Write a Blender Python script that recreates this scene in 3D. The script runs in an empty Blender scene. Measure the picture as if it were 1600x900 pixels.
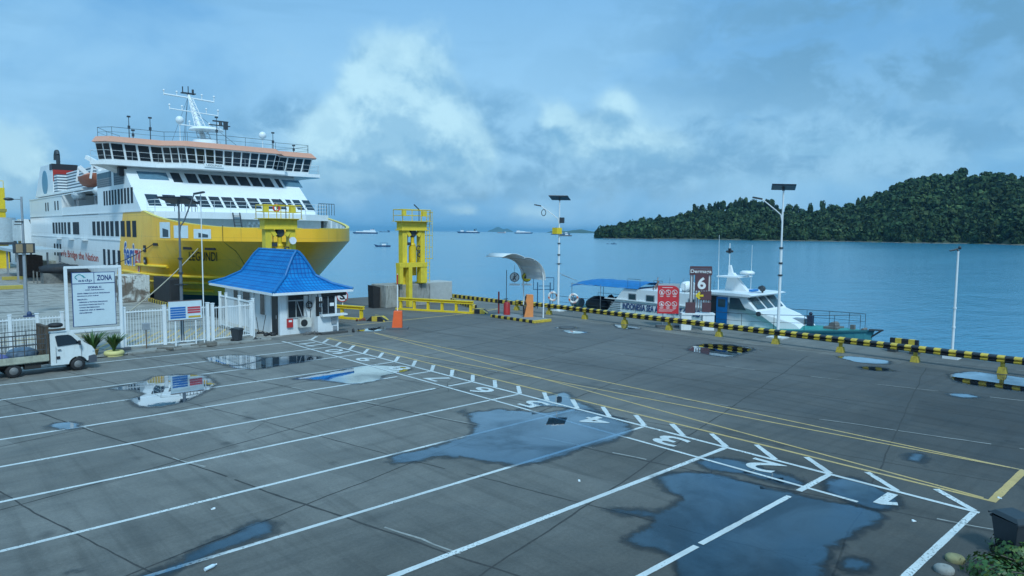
import bpy, math, random
import numpy as np
from mathutils import Vector, Matrix, noise
random.seed(7)
R = math.radians
PI = math.pi
scn = bpy.context.scene
COL = scn.collection

# ---------------------------------------------------------------- camera
F_PX, PITCH, YAW, ROLL, EYE = 1085.0, 0.0809, 0.7453, 0.0088, 6.4
cam_d = bpy.data.cameras.new("camera")
cam_d.sensor_width = 36.0
cam_d.lens = 36.0 * F_PX / 1600.0
cam_d.clip_start, cam_d.clip_end = 0.1, 60000.0
cam = bpy.data.objects.new("camera", cam_d)
COL.objects.link(cam)
cam.matrix_world = (Matrix.Translation((0, 0, EYE)) @ Matrix.Rotation(-YAW, 4, 'Z')
                    @ Matrix.Rotation(PI / 2 - PITCH, 4, 'X') @ Matrix.Rotation(ROLL, 4, 'Z'))
scn.camera = cam

# ---------------------------------------------------------------- view, sun
scn.view_settings.view_transform = 'Standard'
scn.view_settings.look = 'None'
scn.view_settings.gamma = 1.0
scn.view_settings.exposure = 0.37
scn.cycles.use_denoising = True
scn.cycles.max_bounces = 8
scn.cycles.transparent_max_bounces = 16
SUN_EL, SUN_AZ = R(48), R(208)      # azimuth clockwise from +Y
sd = bpy.data.lights.new("sun", 'SUN')
sd.energy = 2.0
sd.angle = R(11)
sd.color = (0.78, 0.95, 1.0)
sun = bpy.data.objects.new("sun", sd)
COL.objects.link(sun)
sv = Vector((math.sin(SUN_AZ) * math.cos(SUN_EL), math.cos(SUN_AZ) * math.cos(SUN_EL), math.sin(SUN_EL)))
sun.rotation_euler = sv.to_track_quat('Z', 'Y').to_euler()

# ---------------------------------------------------------------- world
world = bpy.data.worlds.new("World")
scn.world = world
world.use_nodes = True


class NT:
    """small node-tree writer"""
    def __init__(s, tree):
        s.t = tree
        s.n = tree.nodes
        s.l = tree.links

    def node(s, typ, ins=None, **props):
        n = s.n.new(typ)
        for k, v in props.items():
            setattr(n, k, v)
        for k, v in (ins or {}).items():
            s.put(n.inputs[k], v)
        return n

    def put(s, sock, v):
        if isinstance(v, bpy.types.NodeSocket):
            s.l.new(v, sock)
        else:
            if sock.type == 'RGBA' and len(v) == 3:
                v = (*v, 1.0)
            sock.default_value = v

    def math(s, op, a, b=0.0, c=0.0, clamp=False):
        n = s.node('ShaderNodeMath', {0: a, 1: b, 2: c}, operation=op)
        n.use_clamp = clamp
        return n.outputs[0]

    def mix(s, f, a, b, blend='MIX'):
        n = s.n.new('ShaderNodeMix')
        n.data_type = 'RGBA'
        n.blend_type = blend
        s.put(n.inputs[0], f)
        s.put(n.inputs[6], a)
        s.put(n.inputs[7], b)
        return n.outputs[2]

    def ramp(s, f, stops, interp='LINEAR'):
        n = s.n.new('ShaderNodeValToRGB')
        s.put(n.inputs[0], f)
        cr = n.color_ramp
        cr.interpolation = interp
        while len(cr.elements) < len(stops):
            cr.elements.new(0.5)
        for e, (p, c) in zip(cr.elements, stops):
            e.position = p
            e.color = (c, c, c, 1) if isinstance(c, (int, float)) else (*c, 1)
        return n.outputs[0]

    def noise(s, vec, scale, detail=4, rough=0.55, dist=0.0):
        n = s.node('ShaderNodeTexNoise', {'Vector': vec, 'Scale': scale, 'Detail': detail,
                                          'Roughness': rough, 'Distortion': dist})
        return n.outputs[0]

    def comb(s, x, y, z=0.0):
        return s.node('ShaderNodeCombineXYZ', {0: x, 1: y, 2: z}).outputs[0]

    def smooth(s, v, a, b, c=0.0, d=1.0):
        n = s.node('ShaderNodeMapRange', {0: v, 1: a, 2: b, 3: c, 4: d})
        n.interpolation_type = 'SMOOTHSTEP'
        return n.outputs[0]


w = NT(world.node_tree)
w.n.clear()
tc = w.node('ShaderNodeTexCoord')
sep = w.node('ShaderNodeSeparateXYZ', {0: tc.outputs['Generated']})
dx, dy, dz = sep.outputs
az = w.math('ARCTAN2', dx, dy)
el = w.math('MAXIMUM', dz, 0.0)
sky = w.node('ShaderNodeTexSky')
sky.sky_type = 'NISHITA'
sky.sun_disc = False
sky.sun_elevation = SUN_EL
sky.sun_rotation = SUN_AZ
sky.air_density = 1.2
sky.dust_density = 1.5
# stratus veil, by elevation (values are radiance x10; the Background runs at 0.1)
veil = w.ramp(w.math('MULTIPLY', el, 1.0), [(0.0, (1.0, 3.4, 6.1)), (0.05, (1.05, 3.4, 6.1)), (0.16, (1.5, 3.75, 6.2)),
                                             (0.33, (0.85, 3.0, 6.0)), (0.50, (1.4, 4.0, 6.8)), (0.75, (2.1, 5.4, 8.6))])


def blob(a0, e0, sa, se):
    u = w.math('DIVIDE', w.math('SUBTRACT', az, a0), sa)
    v = w.math('DIVIDE', w.math('SUBTRACT', el, e0), se)
    d = w.math('ADD', w.math('MULTIPLY', u, u), w.math('MULTIPLY', v, v))
    return w.math('POWER', 2.718, w.math('MULTIPLY', d, -1.0))


def azof(px):
    return YAW + math.atan((px - 800) / F_PX)


def elof(py):
    return math.sin(math.atan((362 - py) / F_PX))


def skyvec(e, k, seed):
    return w.comb(az, w.math('MULTIPLY', e, k), seed)


n_big = w.noise(skyvec(el, 1.5, 0.3), 4.2, 7, 0.55, 0.5)
n_mid = w.noise(skyvec(el, 1.6, 7.7), 9.5, 8, 0.56, 0.4)
n_streak = w.noise(skyvec(el, 6.0, 1.7), 4.5, 5, 0.5, 0.4)
# broad pale and dim patches of the veil
pale = w.math('ADD', w.math('MULTIPLY', blob(azof(700), elof(30), 0.34, 0.13), 0.50), w.math('MULTIPLY', n_big, 0.75))
pale = w.math('ADD', pale, w.math('MULTIPLY', n_mid, 0.25))
low = w.smooth(el, 0.10, 0.40, 1.0, 0.35)
col = w.mix(w.math('MULTIPLY', w.smooth(pale, 0.42, 0.72), low), veil, (2.45, 5.0, 7.4))
col = w.mix(w.math('MULTIPLY', w.smooth(n_streak, 0.48, 0.72), 0.30), col, (1.15, 3.1, 5.2))
# dim rain cloud upper right, the low grey bank over the horizon, soft shade left of centre
dark = w.math('ADD', blob(azof(1420), elof(90), 0.33, 0.12), w.math('MULTIPLY', blob(azof(800), elof(297), 0.24, 0.020), 0.9))
dark = w.math('ADD', dark, w.math('MULTIPLY', blob(azof(1080), elof(240), 0.16, 0.035), 0.6))
dark = w.math('ADD', dark, w.math('MULTIPLY', blob(azof(330), elof(230), 0.16, 0.06), 0.35))
dk_n = w.math('ADD', w.math('MULTIPLY', n_mid, 0.8), w.math('MULTIPLY', w.noise(skyvec(el, 1.4, 3.1), 22.0, 6, 0.6, 0.3), 0.25))
dark = w.math('MULTIPLY', dark, w.smooth(dk_n, 0.44, 0.60, 0.10, 1.15), clamp=True)
col = w.mix(w.math('MULTIPLY', dark, 0.92), col, (1.0, 2.75, 4.55))
# cumulus: gathered puffs (px, py, half widths in px, weight), crisp sunlit tops and soft grey bases
PUFFS = [(585, 165, 62, 55, 0.8), (540, 225, 60, 42, 0.85), (625, 130, 62, 48, 0.75), (665, 205, 70, 46, 0.85), (725, 232, 45, 32, 0.8), (655, 85, 90, 38, 0.25), (508, 248, 40, 40, 0.5),
         (640, 268, 150, 26, 0.65), (868, 190, 32, 26, 0.85), (900, 232, 60, 28, 0.6), (958, 166, 27, 22, 0.8), (975, 215, 50, 30, 0.5), (1030, 240, 60, 24, 0.5), (705, 332, 22, 14, 0.42), (735, 330, 16, 12, 0.4),
         (812, 332, 24, 16, 0.42), (850, 336, 18, 12, 0.36), (-5, 290, 66, 62, 1.0), (45, 300, 30, 30, 0.5)]


def field(e):
    f = None
    for (bx_, by_, sx_, sy_, wt_) in PUFFS:
        u = w.math('DIVIDE', w.math('SUBTRACT', az, azof(bx_)), sx_ * 1.12 / F_PX)
        v = w.math('DIVIDE', w.math('SUBTRACT', e, elof(by_)), sy_ * 1.12 / F_PX)
        g_ = w.math('MULTIPLY', w.math('POWER', 2.718, w.math('MULTIPLY', w.math('ADD', w.math('MULTIPLY', u, u), w.math('MULTIPLY', v, v)), -1.0)), wt_)
        f = g_ if f is None else w.math('ADD', f, g_)
    nz = w.noise(skyvec(e, 1.1, 5.1), 13.0, 12, 0.56, 0.2)
    return f, w.math('MULTIPLY', w.math('SUBTRACT', nz, 0.5), 1.15)


B0, Z0 = field(el)
B1, Z1 = field(w.math('ADD', el, 0.016))
F0 = w.math('ADD', B0, Z0)
cm = w.smooth(F0, 0.16, 0.66)
# light from above: each lump is pale on its upper side and greyer beneath
n_fin = w.noise(skyvec(el, 1.2, 2.6), 30.0, 8, 0.6, 0.4)
tex = w.smooth(w.math('ADD', w.math('MULTIPLY', n_mid, 0.62), w.math('MULTIPLY', n_fin, 0.38)), 0.40, 0.60)
# the long lumpy bank low over the strait
bank = w.math('ADD', w.math('MULTIPLY', blob(azof(930), elof(240), 0.55, 0.060), 1.15), w.math('MULTIPLY', blob(azof(600), elof(200), 0.18, 0.09), 0.6))
bank = w.smooth(w.math('ADD', bank, Z0), 0.30, 0.72)
bankcol = w.mix(tex, (1.05, 2.95, 5.0), (2.35, 4.75, 6.9))
col = w.mix(w.math('MULTIPLY', bank, 0.80), col, bankcol)
lump = w.math('ADD', w.math('MULTIPLY', w.math('SUBTRACT', Z0, Z1), 1.5), w.math('MULTIPLY', w.math('SUBTRACT', B0, B1), 1.3))
top = w.math('ADD', w.math('MULTIPLY', w.smooth(lump, -0.25, 0.34), 0.72), w.math('MULTIPLY', tex, 0.30), clamp=True)
cucol = w.mix(top, (1.35, 3.5, 5.6), (4.1, 6.6, 7.8))
body = w.math('MULTIPLY', cm, w.smooth(B0, 0.15, 0.9, 0.5, 0.95))
col = w.mix(body, col, cucol)
# thin light streaks to the right
st = w.math('MULTIPLY', blob(azof(1430), elof(262), 0.3, 0.03), w.smooth(n_streak, 0.40, 0.55, 1.0, 0.0))
col = w.mix(w.math('MULTIPLY', st, 0.6), col, (2.2, 4.7, 6.8))
# a little of the real sky behind the veil, and nothing bright below the horizon
col = w.mix(0.12, col, sky.outputs[0])
col = w.mix(w.smooth(dz, -0.02, 0.0), (0.9, 2.2, 3.2), col)
bg = w.node('ShaderNodeBackground', {'Color': col, 'Strength': 0.1})
wo = w.node('ShaderNodeOutputWorld', {'Surface': bg.outputs[0]})

# ---------------------------------------------------------------- helpers


def ray(px, py):
    x, y = px - 800, 450 - py
    c, s = math.cos(ROLL), math.sin(ROLL)
    x, y = c * x - s * y, s * x + c * y
    d = (x, F_PX * math.cos(PITCH) + y * math.sin(PITCH), -F_PX * math.sin(PITCH) + y * math.cos(PITCH))
    c, s = math.cos(YAW), math.sin(YAW)
    return Vector((c * d[0] + s * d[1], -s * d[0] + c * d[1], d[2]))


def at(px, py, val=0.0, ax=2):
    """survey: point where the sight line of a photo pixel meets the plane axis = val"""
    d = ray(px, py)
    o = Vector((0, 0, EYE))
    return o + d * ((val - o[ax]) / d[ax])


def polar(px, dist, z=0.0):
    d = ray(px, 362)
    a = math.atan2(d.x, d.y)
    return Vector((math.sin(a) * dist, math.cos(a) * dist, z))


MATS = {}


def mat(name, rgb, rough=0.6, metal=0.0, var=0.12, vs=3.0, bump=0.0, bs=20.0, dirt=0.0, dirtcol=(0.09, 0.07, 0.05), spec=0.5, coat=0.0):
    if name in MATS:
        return MATS[name]
    m = bpy.data.materials.new(name)
    m.use_nodes = True
    t = NT(m.node_tree)
    t.n.clear()
    pos = t.node('ShaderNodeNewGeometry').outputs['Position']
    n1 = t.noise(pos, vs, 5, 0.6)
    c = t.mix(1.0, rgb, t.ramp(n1, [(0.25, 1.0 - var), (0.75, 1.0 + var * 0.6)]), 'MULTIPLY')
    if dirt > 0:
        sp = t.node('ShaderNodeSeparateXYZ', {0: pos})
        st_ = t.comb(t.math('MULTIPLY', sp.outputs[0], 6.0), t.math('MULTIPLY', sp.outputs[1], 6.0), t.math('MULTIPLY', sp.outputs[2], 0.7))
        n2 = t.noise(st_, 1.3, 6, 0.65)
        c = t.mix(t.math('MULTIPLY', t.smooth(n2, 0.50, 0.78), dirt), c, dirtcol)
    b = t.node('ShaderNodeBsdfPrincipled', {'Base Color': c, 'Metallic': metal, 'Roughness': rough, 'Specular IOR Level': spec, 'Coat Weight': coat})
    if bump > 0:
        bn = t.node('ShaderNodeBump', {'Height': t.noise(pos, bs, 4, 0.6), 'Strength': bump, 'Distance': 0.02})
        t.l.new(bn.outputs[0], b.inputs['Normal'])
    t.node('ShaderNodeOutputMaterial', {'Surface': b.outputs[0]})
    MATS[name] = m
    return m


def custom(name):
    m = bpy.data.materials.new(name)
    m.use_nodes = True
    t = NT(m.node_tree)
    t.n.clear()
    MATS[name] = m
    return m, t


def finish(t, bsdf):
    t.node('ShaderNodeOutputMaterial', {'Surface': bsdf})


class MB:
    """collects shapes into one mesh"""
    def __init__(s):
        s.v, s.f, s.sm = [], [], []

    def add(s, vs, fs, smooth=False):
        b = len(s.v)
        s.v += [tuple(p) for p in vs]
        s.f += [tuple(i + b for i in f) for f in fs]
        s.sm += [smooth] * len(fs)
        return s

    def box(s, c, d, rz=0.0, M=None):
        hx, hy, hz = d[0] / 2, d[1] / 2, d[2] / 2
        vs = [Vector((x, y, z)) for x in (-hx, hx) for y in (-hy, hy) for z in (-hz, hz)]
        if rz:
            rm = Matrix.Rotation(rz, 3, 'Z')
            vs = [rm @ p for p in vs]
        if M:
            vs = [M @ p for p in vs]
        vs = [p + Vector(c) for p in vs]
        return s.add(vs, [(0, 1, 3, 2), (4, 6, 7, 5), (0, 4, 5, 1), (2, 3, 7, 6), (0, 2, 6, 4), (1, 5, 7, 3)])

    def box2(s, a, b):
        a, b = Vector(a), Vector(b)
        return s.box((a + b) / 2, tuple(abs(x) for x in (b - a)))

    def bar(s, p, q, w_=0.05, h=0.05):
        p, q = Vector(p), Vector(q)
        d = q - p
        L = d.length
        z = d.normalized()
        up = Vector((0, 0, 1)) if abs(z.z) < 0.95 else Vector((0, 1, 0))
        x = z.cross(up).normalized()
        y = x.cross(z).normalized()
        vs = []
        for k in (0, L):
            for (a, b) in ((-1, -1), (1, -1), (1, 1), (-1, 1)):
                vs.append(p + z * k + x * a * w_ / 2 + y * b * h / 2)
        return s.add(vs, [(0, 3, 2, 1), (4, 5, 6, 7), (0, 1, 5, 4), (1, 2, 6, 5), (2, 3, 7, 6), (3, 0, 4, 7)])

    def tube(s, p, q, r, r2=None, n=8, cap=True):
        p, q = Vector(p), Vector(q)
        r2 = r if r2 is None else r2
        z = (q - p).normalized()
        up = Vector((0, 0, 1)) if abs(z.z) < 0.95 else Vector((0, 1, 0))
        x = z.cross(up).normalized()
        y = z.cross(x).normalized()
        vs = []
        for (c, rr) in ((p, r), (q, r2)):
            for i in range(n):
                a = 2 * PI * i / n
                vs.append(c + x * math.cos(a) * rr + y * math.sin(a) * rr)
        s.add(vs, [(i, (i + 1) % n, n + (i + 1) % n, n + i) for i in range(n)], True)
        if cap:
            s.add(vs[:n], [tuple(range(n))[::-1]])
            s.add(vs[n:], [tuple(range(n))])
        return s

    def path(s, pts, r, n=6):
        for a, b in zip(pts[:-1], pts[1:]):
            s.tube(a, b, r, n=n)
        return s

    def prism(s, prof, ax, a, b, smooth=False):
        """2-D profile extruded along axis ax from a to b"""
        def P(u, v, k):
            return {0: (k, u, v), 1: (u, k, v), 2: (u, v, k)}[ax]
        n = len(prof)
        vs = [P(u, v, a) for u, v in prof] + [P(u, v, b) for u, v in prof]
        s.add(vs, [tuple(range(n)), tuple(range(2 * n - 1, n - 1, -1))])
        s.add(vs, [(i, n + i, n + (i + 1) % n, (i + 1) % n) for i in range(n)], smooth)
        return s

    def lathe(s, c, prof, n=16, ax=2):
        """profile (radius, height) turned about an axis through c"""
        def P(r, a, h):
            u, v = r * math.cos(a), r * math.sin(a)
            return Vector(c) + Vector({2: (u, v, h), 0: (h, u, v), 1: (u, h, v)}[ax])
        vs = [P(r, 2 * PI * i / n, h) for r, h in prof for i in range(n)]
        fs = [(k * n + i, k * n + (i + 1) % n, (k + 1) * n + (i + 1) % n, (k + 1) * n + i) for k in range(len(prof) - 1) for i in range(n)]
        s.add(vs, fs, True)
        s.add([P(prof[0][0], 2 * PI * i / n, prof[0][1]) for i in range(n)], [tuple(range(n))[::-1]])
        s.add([P(prof[-1][0], 2 * PI * i / n, prof[-1][1]) for i in range(n)], [tuple(range(n))])
        return s

    def torus(s, c, R_, r, ax=1, n=20, k=8):
        vs = []
        for i in range(n):
            a = 2 * PI * i / n
            for j in range(k):
                b = 2 * PI * j / k
                u, v, h = (R_ + r * math.cos(b)) * math.cos(a), (R_ + r * math.cos(b)) * math.sin(a), r * math.sin(b)
                vs.append(Vector(c) + Vector({2: (u, v, h), 0: (h, u, v), 1: (u, h, v)}[ax]))
        return s.add(vs, [(i * k + j, ((i + 1) % n) * k + j, ((i + 1) % n) * k + (j + 1) % k, i * k + (j + 1) % k) for i in range(n) for j in range(k)], True)

    def ball(s, c, r, n=10, m=7, jit=0.0):
        r = r if isinstance(r, (tuple, list)) else (r, r, r)
        vs, fs = [], []
        for i in range(m + 1):
            t_ = PI * i / m
            for j in range(n):
                a = 2 * PI * j / n
                k = 1 + random.uniform(-jit, jit)
                vs.append((c[0] + r[0] * k * math.sin(t_) * math.cos(a), c[1] + r[1] * k * math.sin(t_) * math.sin(a), c[2] + r[2] * k * math.cos(t_)))
        fs = [(i * n + j, i * n + (j + 1) % n, (i + 1) * n + (j + 1) % n, (i + 1) * n + j) for i in range(m) for j in range(n)]
        return s.add(vs, fs, True)

    def sheet(s, pts):
        return s.add(pts, [tuple(range(len(pts)))])

    def build(s, name, m, parent=None, bevel=0.0, loc=None):
        me = bpy.data.meshes.new(name)
        me.from_pydata(s.v, [], s.f)
        me.polygons.foreach_set('use_smooth', s.sm)
        for x in (m if isinstance(m, (list, tuple)) else [m]):
            me.materials.append(x)
        me.update()
        o = bpy.data.objects.new(name, me)
        COL.objects.link(o)
        if parent:
            o.parent = parent
        if loc is not None:
            o.location = loc
        if bevel:
            b = o.modifiers.new('bevel', 'BEVEL')
            b.width = bevel
            b.segments = 2
            b.limit_method = 'ANGLE'
            b.angle_limit = R(40)
        return o


def tag(o, label=None, cat=None, group=None, kind=None):
    for k, v in (('label', label), ('category', cat), ('group', group), ('kind', kind)):
        if v:
            o[k] = v
    return o


def thing(name, label, cat, loc=(0, 0, 0), rz=0.0, group=None):
    o = bpy.data.objects.new(name, None)
    o.empty_display_size = 0.3
    COL.objects.link(o)
    o.location = loc
    o.rotation_euler = (0, 0, rz)
    return tag(o, label, cat, group)


def struct(o):
    o['kind'] = 'structure'
    return o


def dup(root, loc, rz=None, label=None, group=None):
    r = root.copy()
    COL.objects.link(r)
    r.location = loc
    if rz is not None:
        r.rotation_euler = (0, 0, rz)
    if label:
        r['label'] = label
    if group:
        r['group'] = group
    for ch in list(root.children):
        c = ch.copy()
        COL.objects.link(c)
        c.parent = r
        for g in ch.children:
            d = g.copy()
            COL.objects.link(d)
            d.parent = c
    return r


def textmesh(txt, size, align='CENTER', off=0.0, ext=0.0, space=1.0, shear=0.0):
    """writing as plain mesh data: (verts, faces) in its own x, y plane"""
    cu_ = bpy.data.curves.new('lettering', 'FONT')
    cu_.body = txt
    cu_.size = size
    cu_.align_x = align
    cu_.align_y = 'CENTER'
    cu_.offset = off
    cu_.extrude = ext
    cu_.space_character = space
    cu_.shear = shear
    cu_.resolution_u = 4
    o = bpy.data.objects.new('lettering', cu_)
    COL.objects.link(o)
    dg = bpy.context.evaluated_depsgraph_get()
    me = bpy.data.meshes.new_from_object(o.evaluated_get(dg))
    vs = [v.co.copy() for v in me.vertices]
    fs = [tuple(p.vertices) for p in me.polygons]
    bpy.data.objects.remove(o)
    bpy.data.curves.remove(cu_)
    bpy.data.meshes.remove(me)
    return vs, fs


def write(mb, txt, size, place, fit=None, **kw):
    """add lettering to mb; place maps (x, y) of the text plane to 3-D; fit=(width,height) stretches it"""
    vs, fs = textmesh(txt, size, **kw)
    if fit and vs:
        x0, x1 = min(v.x for v in vs), max(v.x for v in vs)
        y0, y1 = min(v.y for v in vs), max(v.y for v in vs)
        vs = [Vector(((v.x - (x0 + x1) / 2) * fit[0] / (x1 - x0), (v.y - (y0 + y1) / 2) * fit[1] / (y1 - y0), 0)) for v in vs]
    mb.add([place(v.x, v.y) for v in vs], fs)
    return mb


# ---------------------------------------------------------------- shared materials
white_paint = mat('white paint', (0.74, 0.77, 0.78), 0.4, var=0.06, dirt=0.25, dirtcol=(0.30, 0.28, 0.25))
ship_white = mat('ship white', (0.78, 0.80, 0.80), 0.35, var=0.05, vs=0.6, dirt=0.22, dirtcol=(0.42, 0.36, 0.28))
yellow_paint = mat('yellow paint', (0.80, 0.55, 0.02), 0.45, var=0.12, dirt=0.35, dirtcol=(0.30, 0.22, 0.06))
black_rubber = mat('black rubber', (0.02, 0.02, 0.022), 0.7, var=0.3)
dark_glass = mat('dark glass', (0.012, 0.018, 0.025), 0.08, var=0.1, spec=0.6)
steel = mat('galvanised steel', (0.42, 0.44, 0.46), 0.45, 0.6, var=0.15)
dark_steel = mat('dark steel', (0.06, 0.07, 0.08), 0.5, 0.4, var=0.2)
grey_conc = mat('grey concrete', (0.27, 0.27, 0.25), 0.85, var=0.35, vs=1.4, bump=0.3, dirt=0.6, dirtcol=(0.09, 0.08, 0.07))


def worn(name, rgb, rough=0.6):
    """road paint: scuffed, grimy, chipped through to the concrete in places"""
    m, t = custom(name)
    pos = t.node('ShaderNodeNewGeometry').outputs['Position']
    n1, n2, n3 = t.noise(pos, 1.1, 7, 0.65, 0.3), t.noise(pos, 16.0, 5, 0.7), t.noise(pos, 0.35, 3, 0.5)
    c = t.mix(1.0, rgb, t.ramp(n1, [(0.30, 0.70), (0.65, 1.05)]), 'MULTIPLY')
    chip = t.smooth(t.math('ADD', t.math('MULTIPLY', n2, 0.55), t.math('MULTIPLY', n1, 0.45)), 0.535, 0.60)
    c = t.mix(t.math('MULTIPLY', chip, 0.8), c, (0.13, 0.13, 0.12))
    c = t.mix(t.math('MULTIPLY', t.smooth(n3, 0.5, 0.7), 0.25), c, (0.2, 0.2, 0.19))
    b = t.node('ShaderNodeBsdfPrincipled', {'Base Color': c, 'Roughness': rough})
    finish(t, b.outputs[0])
    return m


marking_white = worn('road marking white', (0.64, 0.67, 0.66))
marking_yellow = worn('road marking yellow', (0.60, 0.41, 0.15))
red_paint = mat('red paint', (0.45, 0.03, 0.03), 0.45, var=0.12)
orange_paint = mat('orange paint', (0.88, 0.13, 0.03), 0.5, var=0.1)
blue_paint = mat('blue paint', (0.01, 0.10, 0.42), 0.4, var=0.1)
dark_blue = mat('dark blue lettering', (0.015, 0.05, 0.18), 0.5, var=0.05)
black_paint = mat('black paint', (0.02, 0.02, 0.025), 0.5, var=0.1)

# ================================================================ GROUND
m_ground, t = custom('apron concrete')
pos = t.node('ShaderNodeNewGeometry').outputs['Position']
mp = t.node('ShaderNodeMapping', {'Vector': pos, 'Rotation': (0, 0, R(-13.1))})
s3 = t.node('ShaderNodeSeparateXYZ', {0: mp.outputs[0]})
ix = t.math('FLOOR', t.math('DIVIDE', t.math('ADD', s3.outputs[0], 100.35), 3.75))
iy = t.math('FLOOR', t.math('DIVIDE', t.math('ADD', s3.outputs[1], 100.0), 5.36))
wn = t.node('ShaderNodeTexWhiteNoise', {'Vector': t.comb(ix, iy)}).outputs[0]
nb = t.noise(pos, 0.16, 6, 0.6, 0.4)
nm = t.noise(pos, 0.9, 7, 0.65, 0.2)
nf = t.noise(pos, 14.0, 6, 0.7)
stc = t.comb(t.math('MULTIPLY', t.node('ShaderNodeSeparateXYZ', {0: pos}).outputs[0], 0.35), t.node('ShaderNodeSeparateXYZ', {0: pos}).outputs[1], 0.0)
nst = t.noise(stc, 1.6, 6, 0.65)
base = t.mix(t.ramp(nb, [(0.30, 0.0), (0.70, 1.0)]), (0.155, 0.15, 0.135), (0.215, 0.208, 0.19))
base = t.mix(1.0, base, t.ramp(wn, [(0.0, 0.86), (1.0, 1.10)]), 'MULTIPLY')
base = t.mix(1.0, base, t.ramp(nm, [(0.28, 0.82), (0.5, 0.98), (0.72, 1.12)]), 'MULTIPLY')
base = t.mix(1.0, base, t.ramp(nf, [(0.25, 0.80), (0.75, 1.18)]), 'MULTIPLY')
base = t.mix(1.0, base, t.ramp(nst, [(0.30, 0.88), (0.55, 1.01), (0.75, 1.06)]), 'MULTIPLY')
# old oil drips
vor = t.node('ShaderNodeTexVoronoi', {'Vector': t.comb(*[t.node('ShaderNodeSeparateXYZ', {0: pos}).outputs[k] for k in (0, 1)]), 'Scale': 0.55}, feature='F1')
oil = t.smooth(t.math('ADD', vor.outputs['Distance'], t.math('MULTIPLY', nm, 0.35)), 0.20, 0.33, 0.55, 0.0)
base = t.mix(oil, base, (0.05, 0.05, 0.05))
# driving lane on the sea side is darker, the yard behind the fence paler
gx = t.node('ShaderNodeSeparateXYZ', {0: pos})
sea = t.smooth(gx.outputs[0], 19.0, 25.0, 0.0, 1.0)
edge = t.smooth(t.math('ADD', gx.outputs[0], t.math('MULTIPLY', nm, 0.8)), 37.7, 37.9, 1.0, 0.0)
base = t.mix(t.math('MULTIPLY', t.math('MULTIPLY', sea, edge), 0.50), base, (0.080, 0.080, 0.082))
yard = t.smooth(gx.outputs[1], 39.6, 40.0, 0.0, 1.0)
yardx = t.smooth(gx.outputs[0], 17.8, 18.2, 1.0, 0.0)
base = t.mix(t.math('MULTIPLY', t.math('MULTIPLY', yard, yardx), 0.75), base, t.mix(t.smooth(t.noise(stc, 0.8, 10, 0.70, 1.2), 0.38, 0.52), (0.13, 0.125, 0.115), (0.42, 0.40, 0.36)))
trk = t.noise(t.comb(t.math('MULTIPLY', gx.outputs[0], 2.2), t.math('MULTIPLY', gx.outputs[1], 0.10), 3.0), 1.0, 5, 0.6, 0.4)
trk2 = t.noise(t.comb(t.math('MULTIPLY', gx.outputs[0], 0.10), t.math('MULTIPLY', gx.outputs[1], 2.6), 8.0), 1.0, 5, 0.6, 0.4)
base = t.mix(1.0, base, t.ramp(trk, [(0.34, 0.80), (0.48, 1.0)]), 'MULTIPLY')
base = t.mix(1.0, base, t.ramp(trk2, [(0.34, 0.86), (0.48, 1.0)]), 'MULTIPLY')
grit = t.noise(pos, 60.0, 3, 0.8)
base = t.mix(1.0, base, t.ramp(grit, [(0.30, 0.82), (0.70, 1.16)]), 'MULTIPLY')
vignette = t.smooth(t.math('ADD', gx.outputs[1], t.math('MULTIPLY', nb, 10.0)), 4.0, 31.0, 0.34, 1.0)  # window-pane vignette painted into the concrete, darker towards the camera
base = t.mix(1.0, base, t.comb(vignette, vignette, vignette), 'MULTIPLY')
rg = t.ramp(nm, [(0.3, 0.62), (0.7, 0.85)])
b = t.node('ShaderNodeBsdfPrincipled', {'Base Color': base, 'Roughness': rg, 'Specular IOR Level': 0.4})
bn = t.node('ShaderNodeBump', {'Height': t.math('ADD', t.math('MULTIPLY', nf, 0.4), nm), 'Strength': 0.25, 'Distance': 0.01})
t.l.new(bn.outputs[0], b.inputs['Normal'])
finish(t, b.outputs[0])

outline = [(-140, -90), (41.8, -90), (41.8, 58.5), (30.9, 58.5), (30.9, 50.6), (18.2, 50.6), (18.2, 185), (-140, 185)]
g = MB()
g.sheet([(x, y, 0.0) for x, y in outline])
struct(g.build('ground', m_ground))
qw = MB()
for (x0, y0), (x1, y1) in zip(outline, outline[1:] + outline[:1]):
    qw.sheet([(x0, y0, -0.002), (x0, y0, -9), (x1, y1, -9), (x1, y1, -0.002)])
struct(qw.build('quay_wall', grey_conc))

# water
m_water, t = custom('sea water')
pos = t.node('ShaderNodeNewGeometry').outputs['Position']
mpw = t.node('ShaderNodeMapping', {'Vector': pos, 'Rotation': (0, 0, YAW), 'Scale': (0.55, 1.0, 1.0)})
h1 = t.noise(mpw.outputs[0], 0.9, 5, 0.6, 0.3)
h2 = t.noise(mpw.outputs[0], 0.11, 5, 0.55, 0.6)
h3 = t.noise(mpw.outputs[0], 4.0, 3, 0.5)
patch = t.noise(t.node('ShaderNodeMapping', {'Vector': pos, 'Rotation': (0, 0, YAW), 'Scale': (0.25, 1.0, 1.0)}).outputs[0], 0.012, 5, 0.6, 0.8)
ht = t.math('ADD', t.math('MULTIPLY', h1, 0.5), t.math('ADD', t.math('MULTIPLY', h2, 1.6), t.math('MULTIPLY', h3, 0.10)))
bn = t.node('ShaderNodeBump', {'Height': ht, 'Strength': t.ramp(patch, [(0.35, 0.30), (0.65, 0.75)]), 'Distance': 0.35})
wc = t.mix(t.ramp(patch, [(0.35, 0.0), (0.65, 1.0)]), (0.025, 0.19, 0.31), (0.04, 0.24, 0.36))
b = t.node('ShaderNodeBsdfPrincipled', {'Base Color': wc, 'Roughness': 0.16, 'IOR': 1.33, 'Specular IOR Level': 0.5, 'Normal': bn.outputs[0]})
finish(t, b.outputs[0])
wt = MB()
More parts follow.
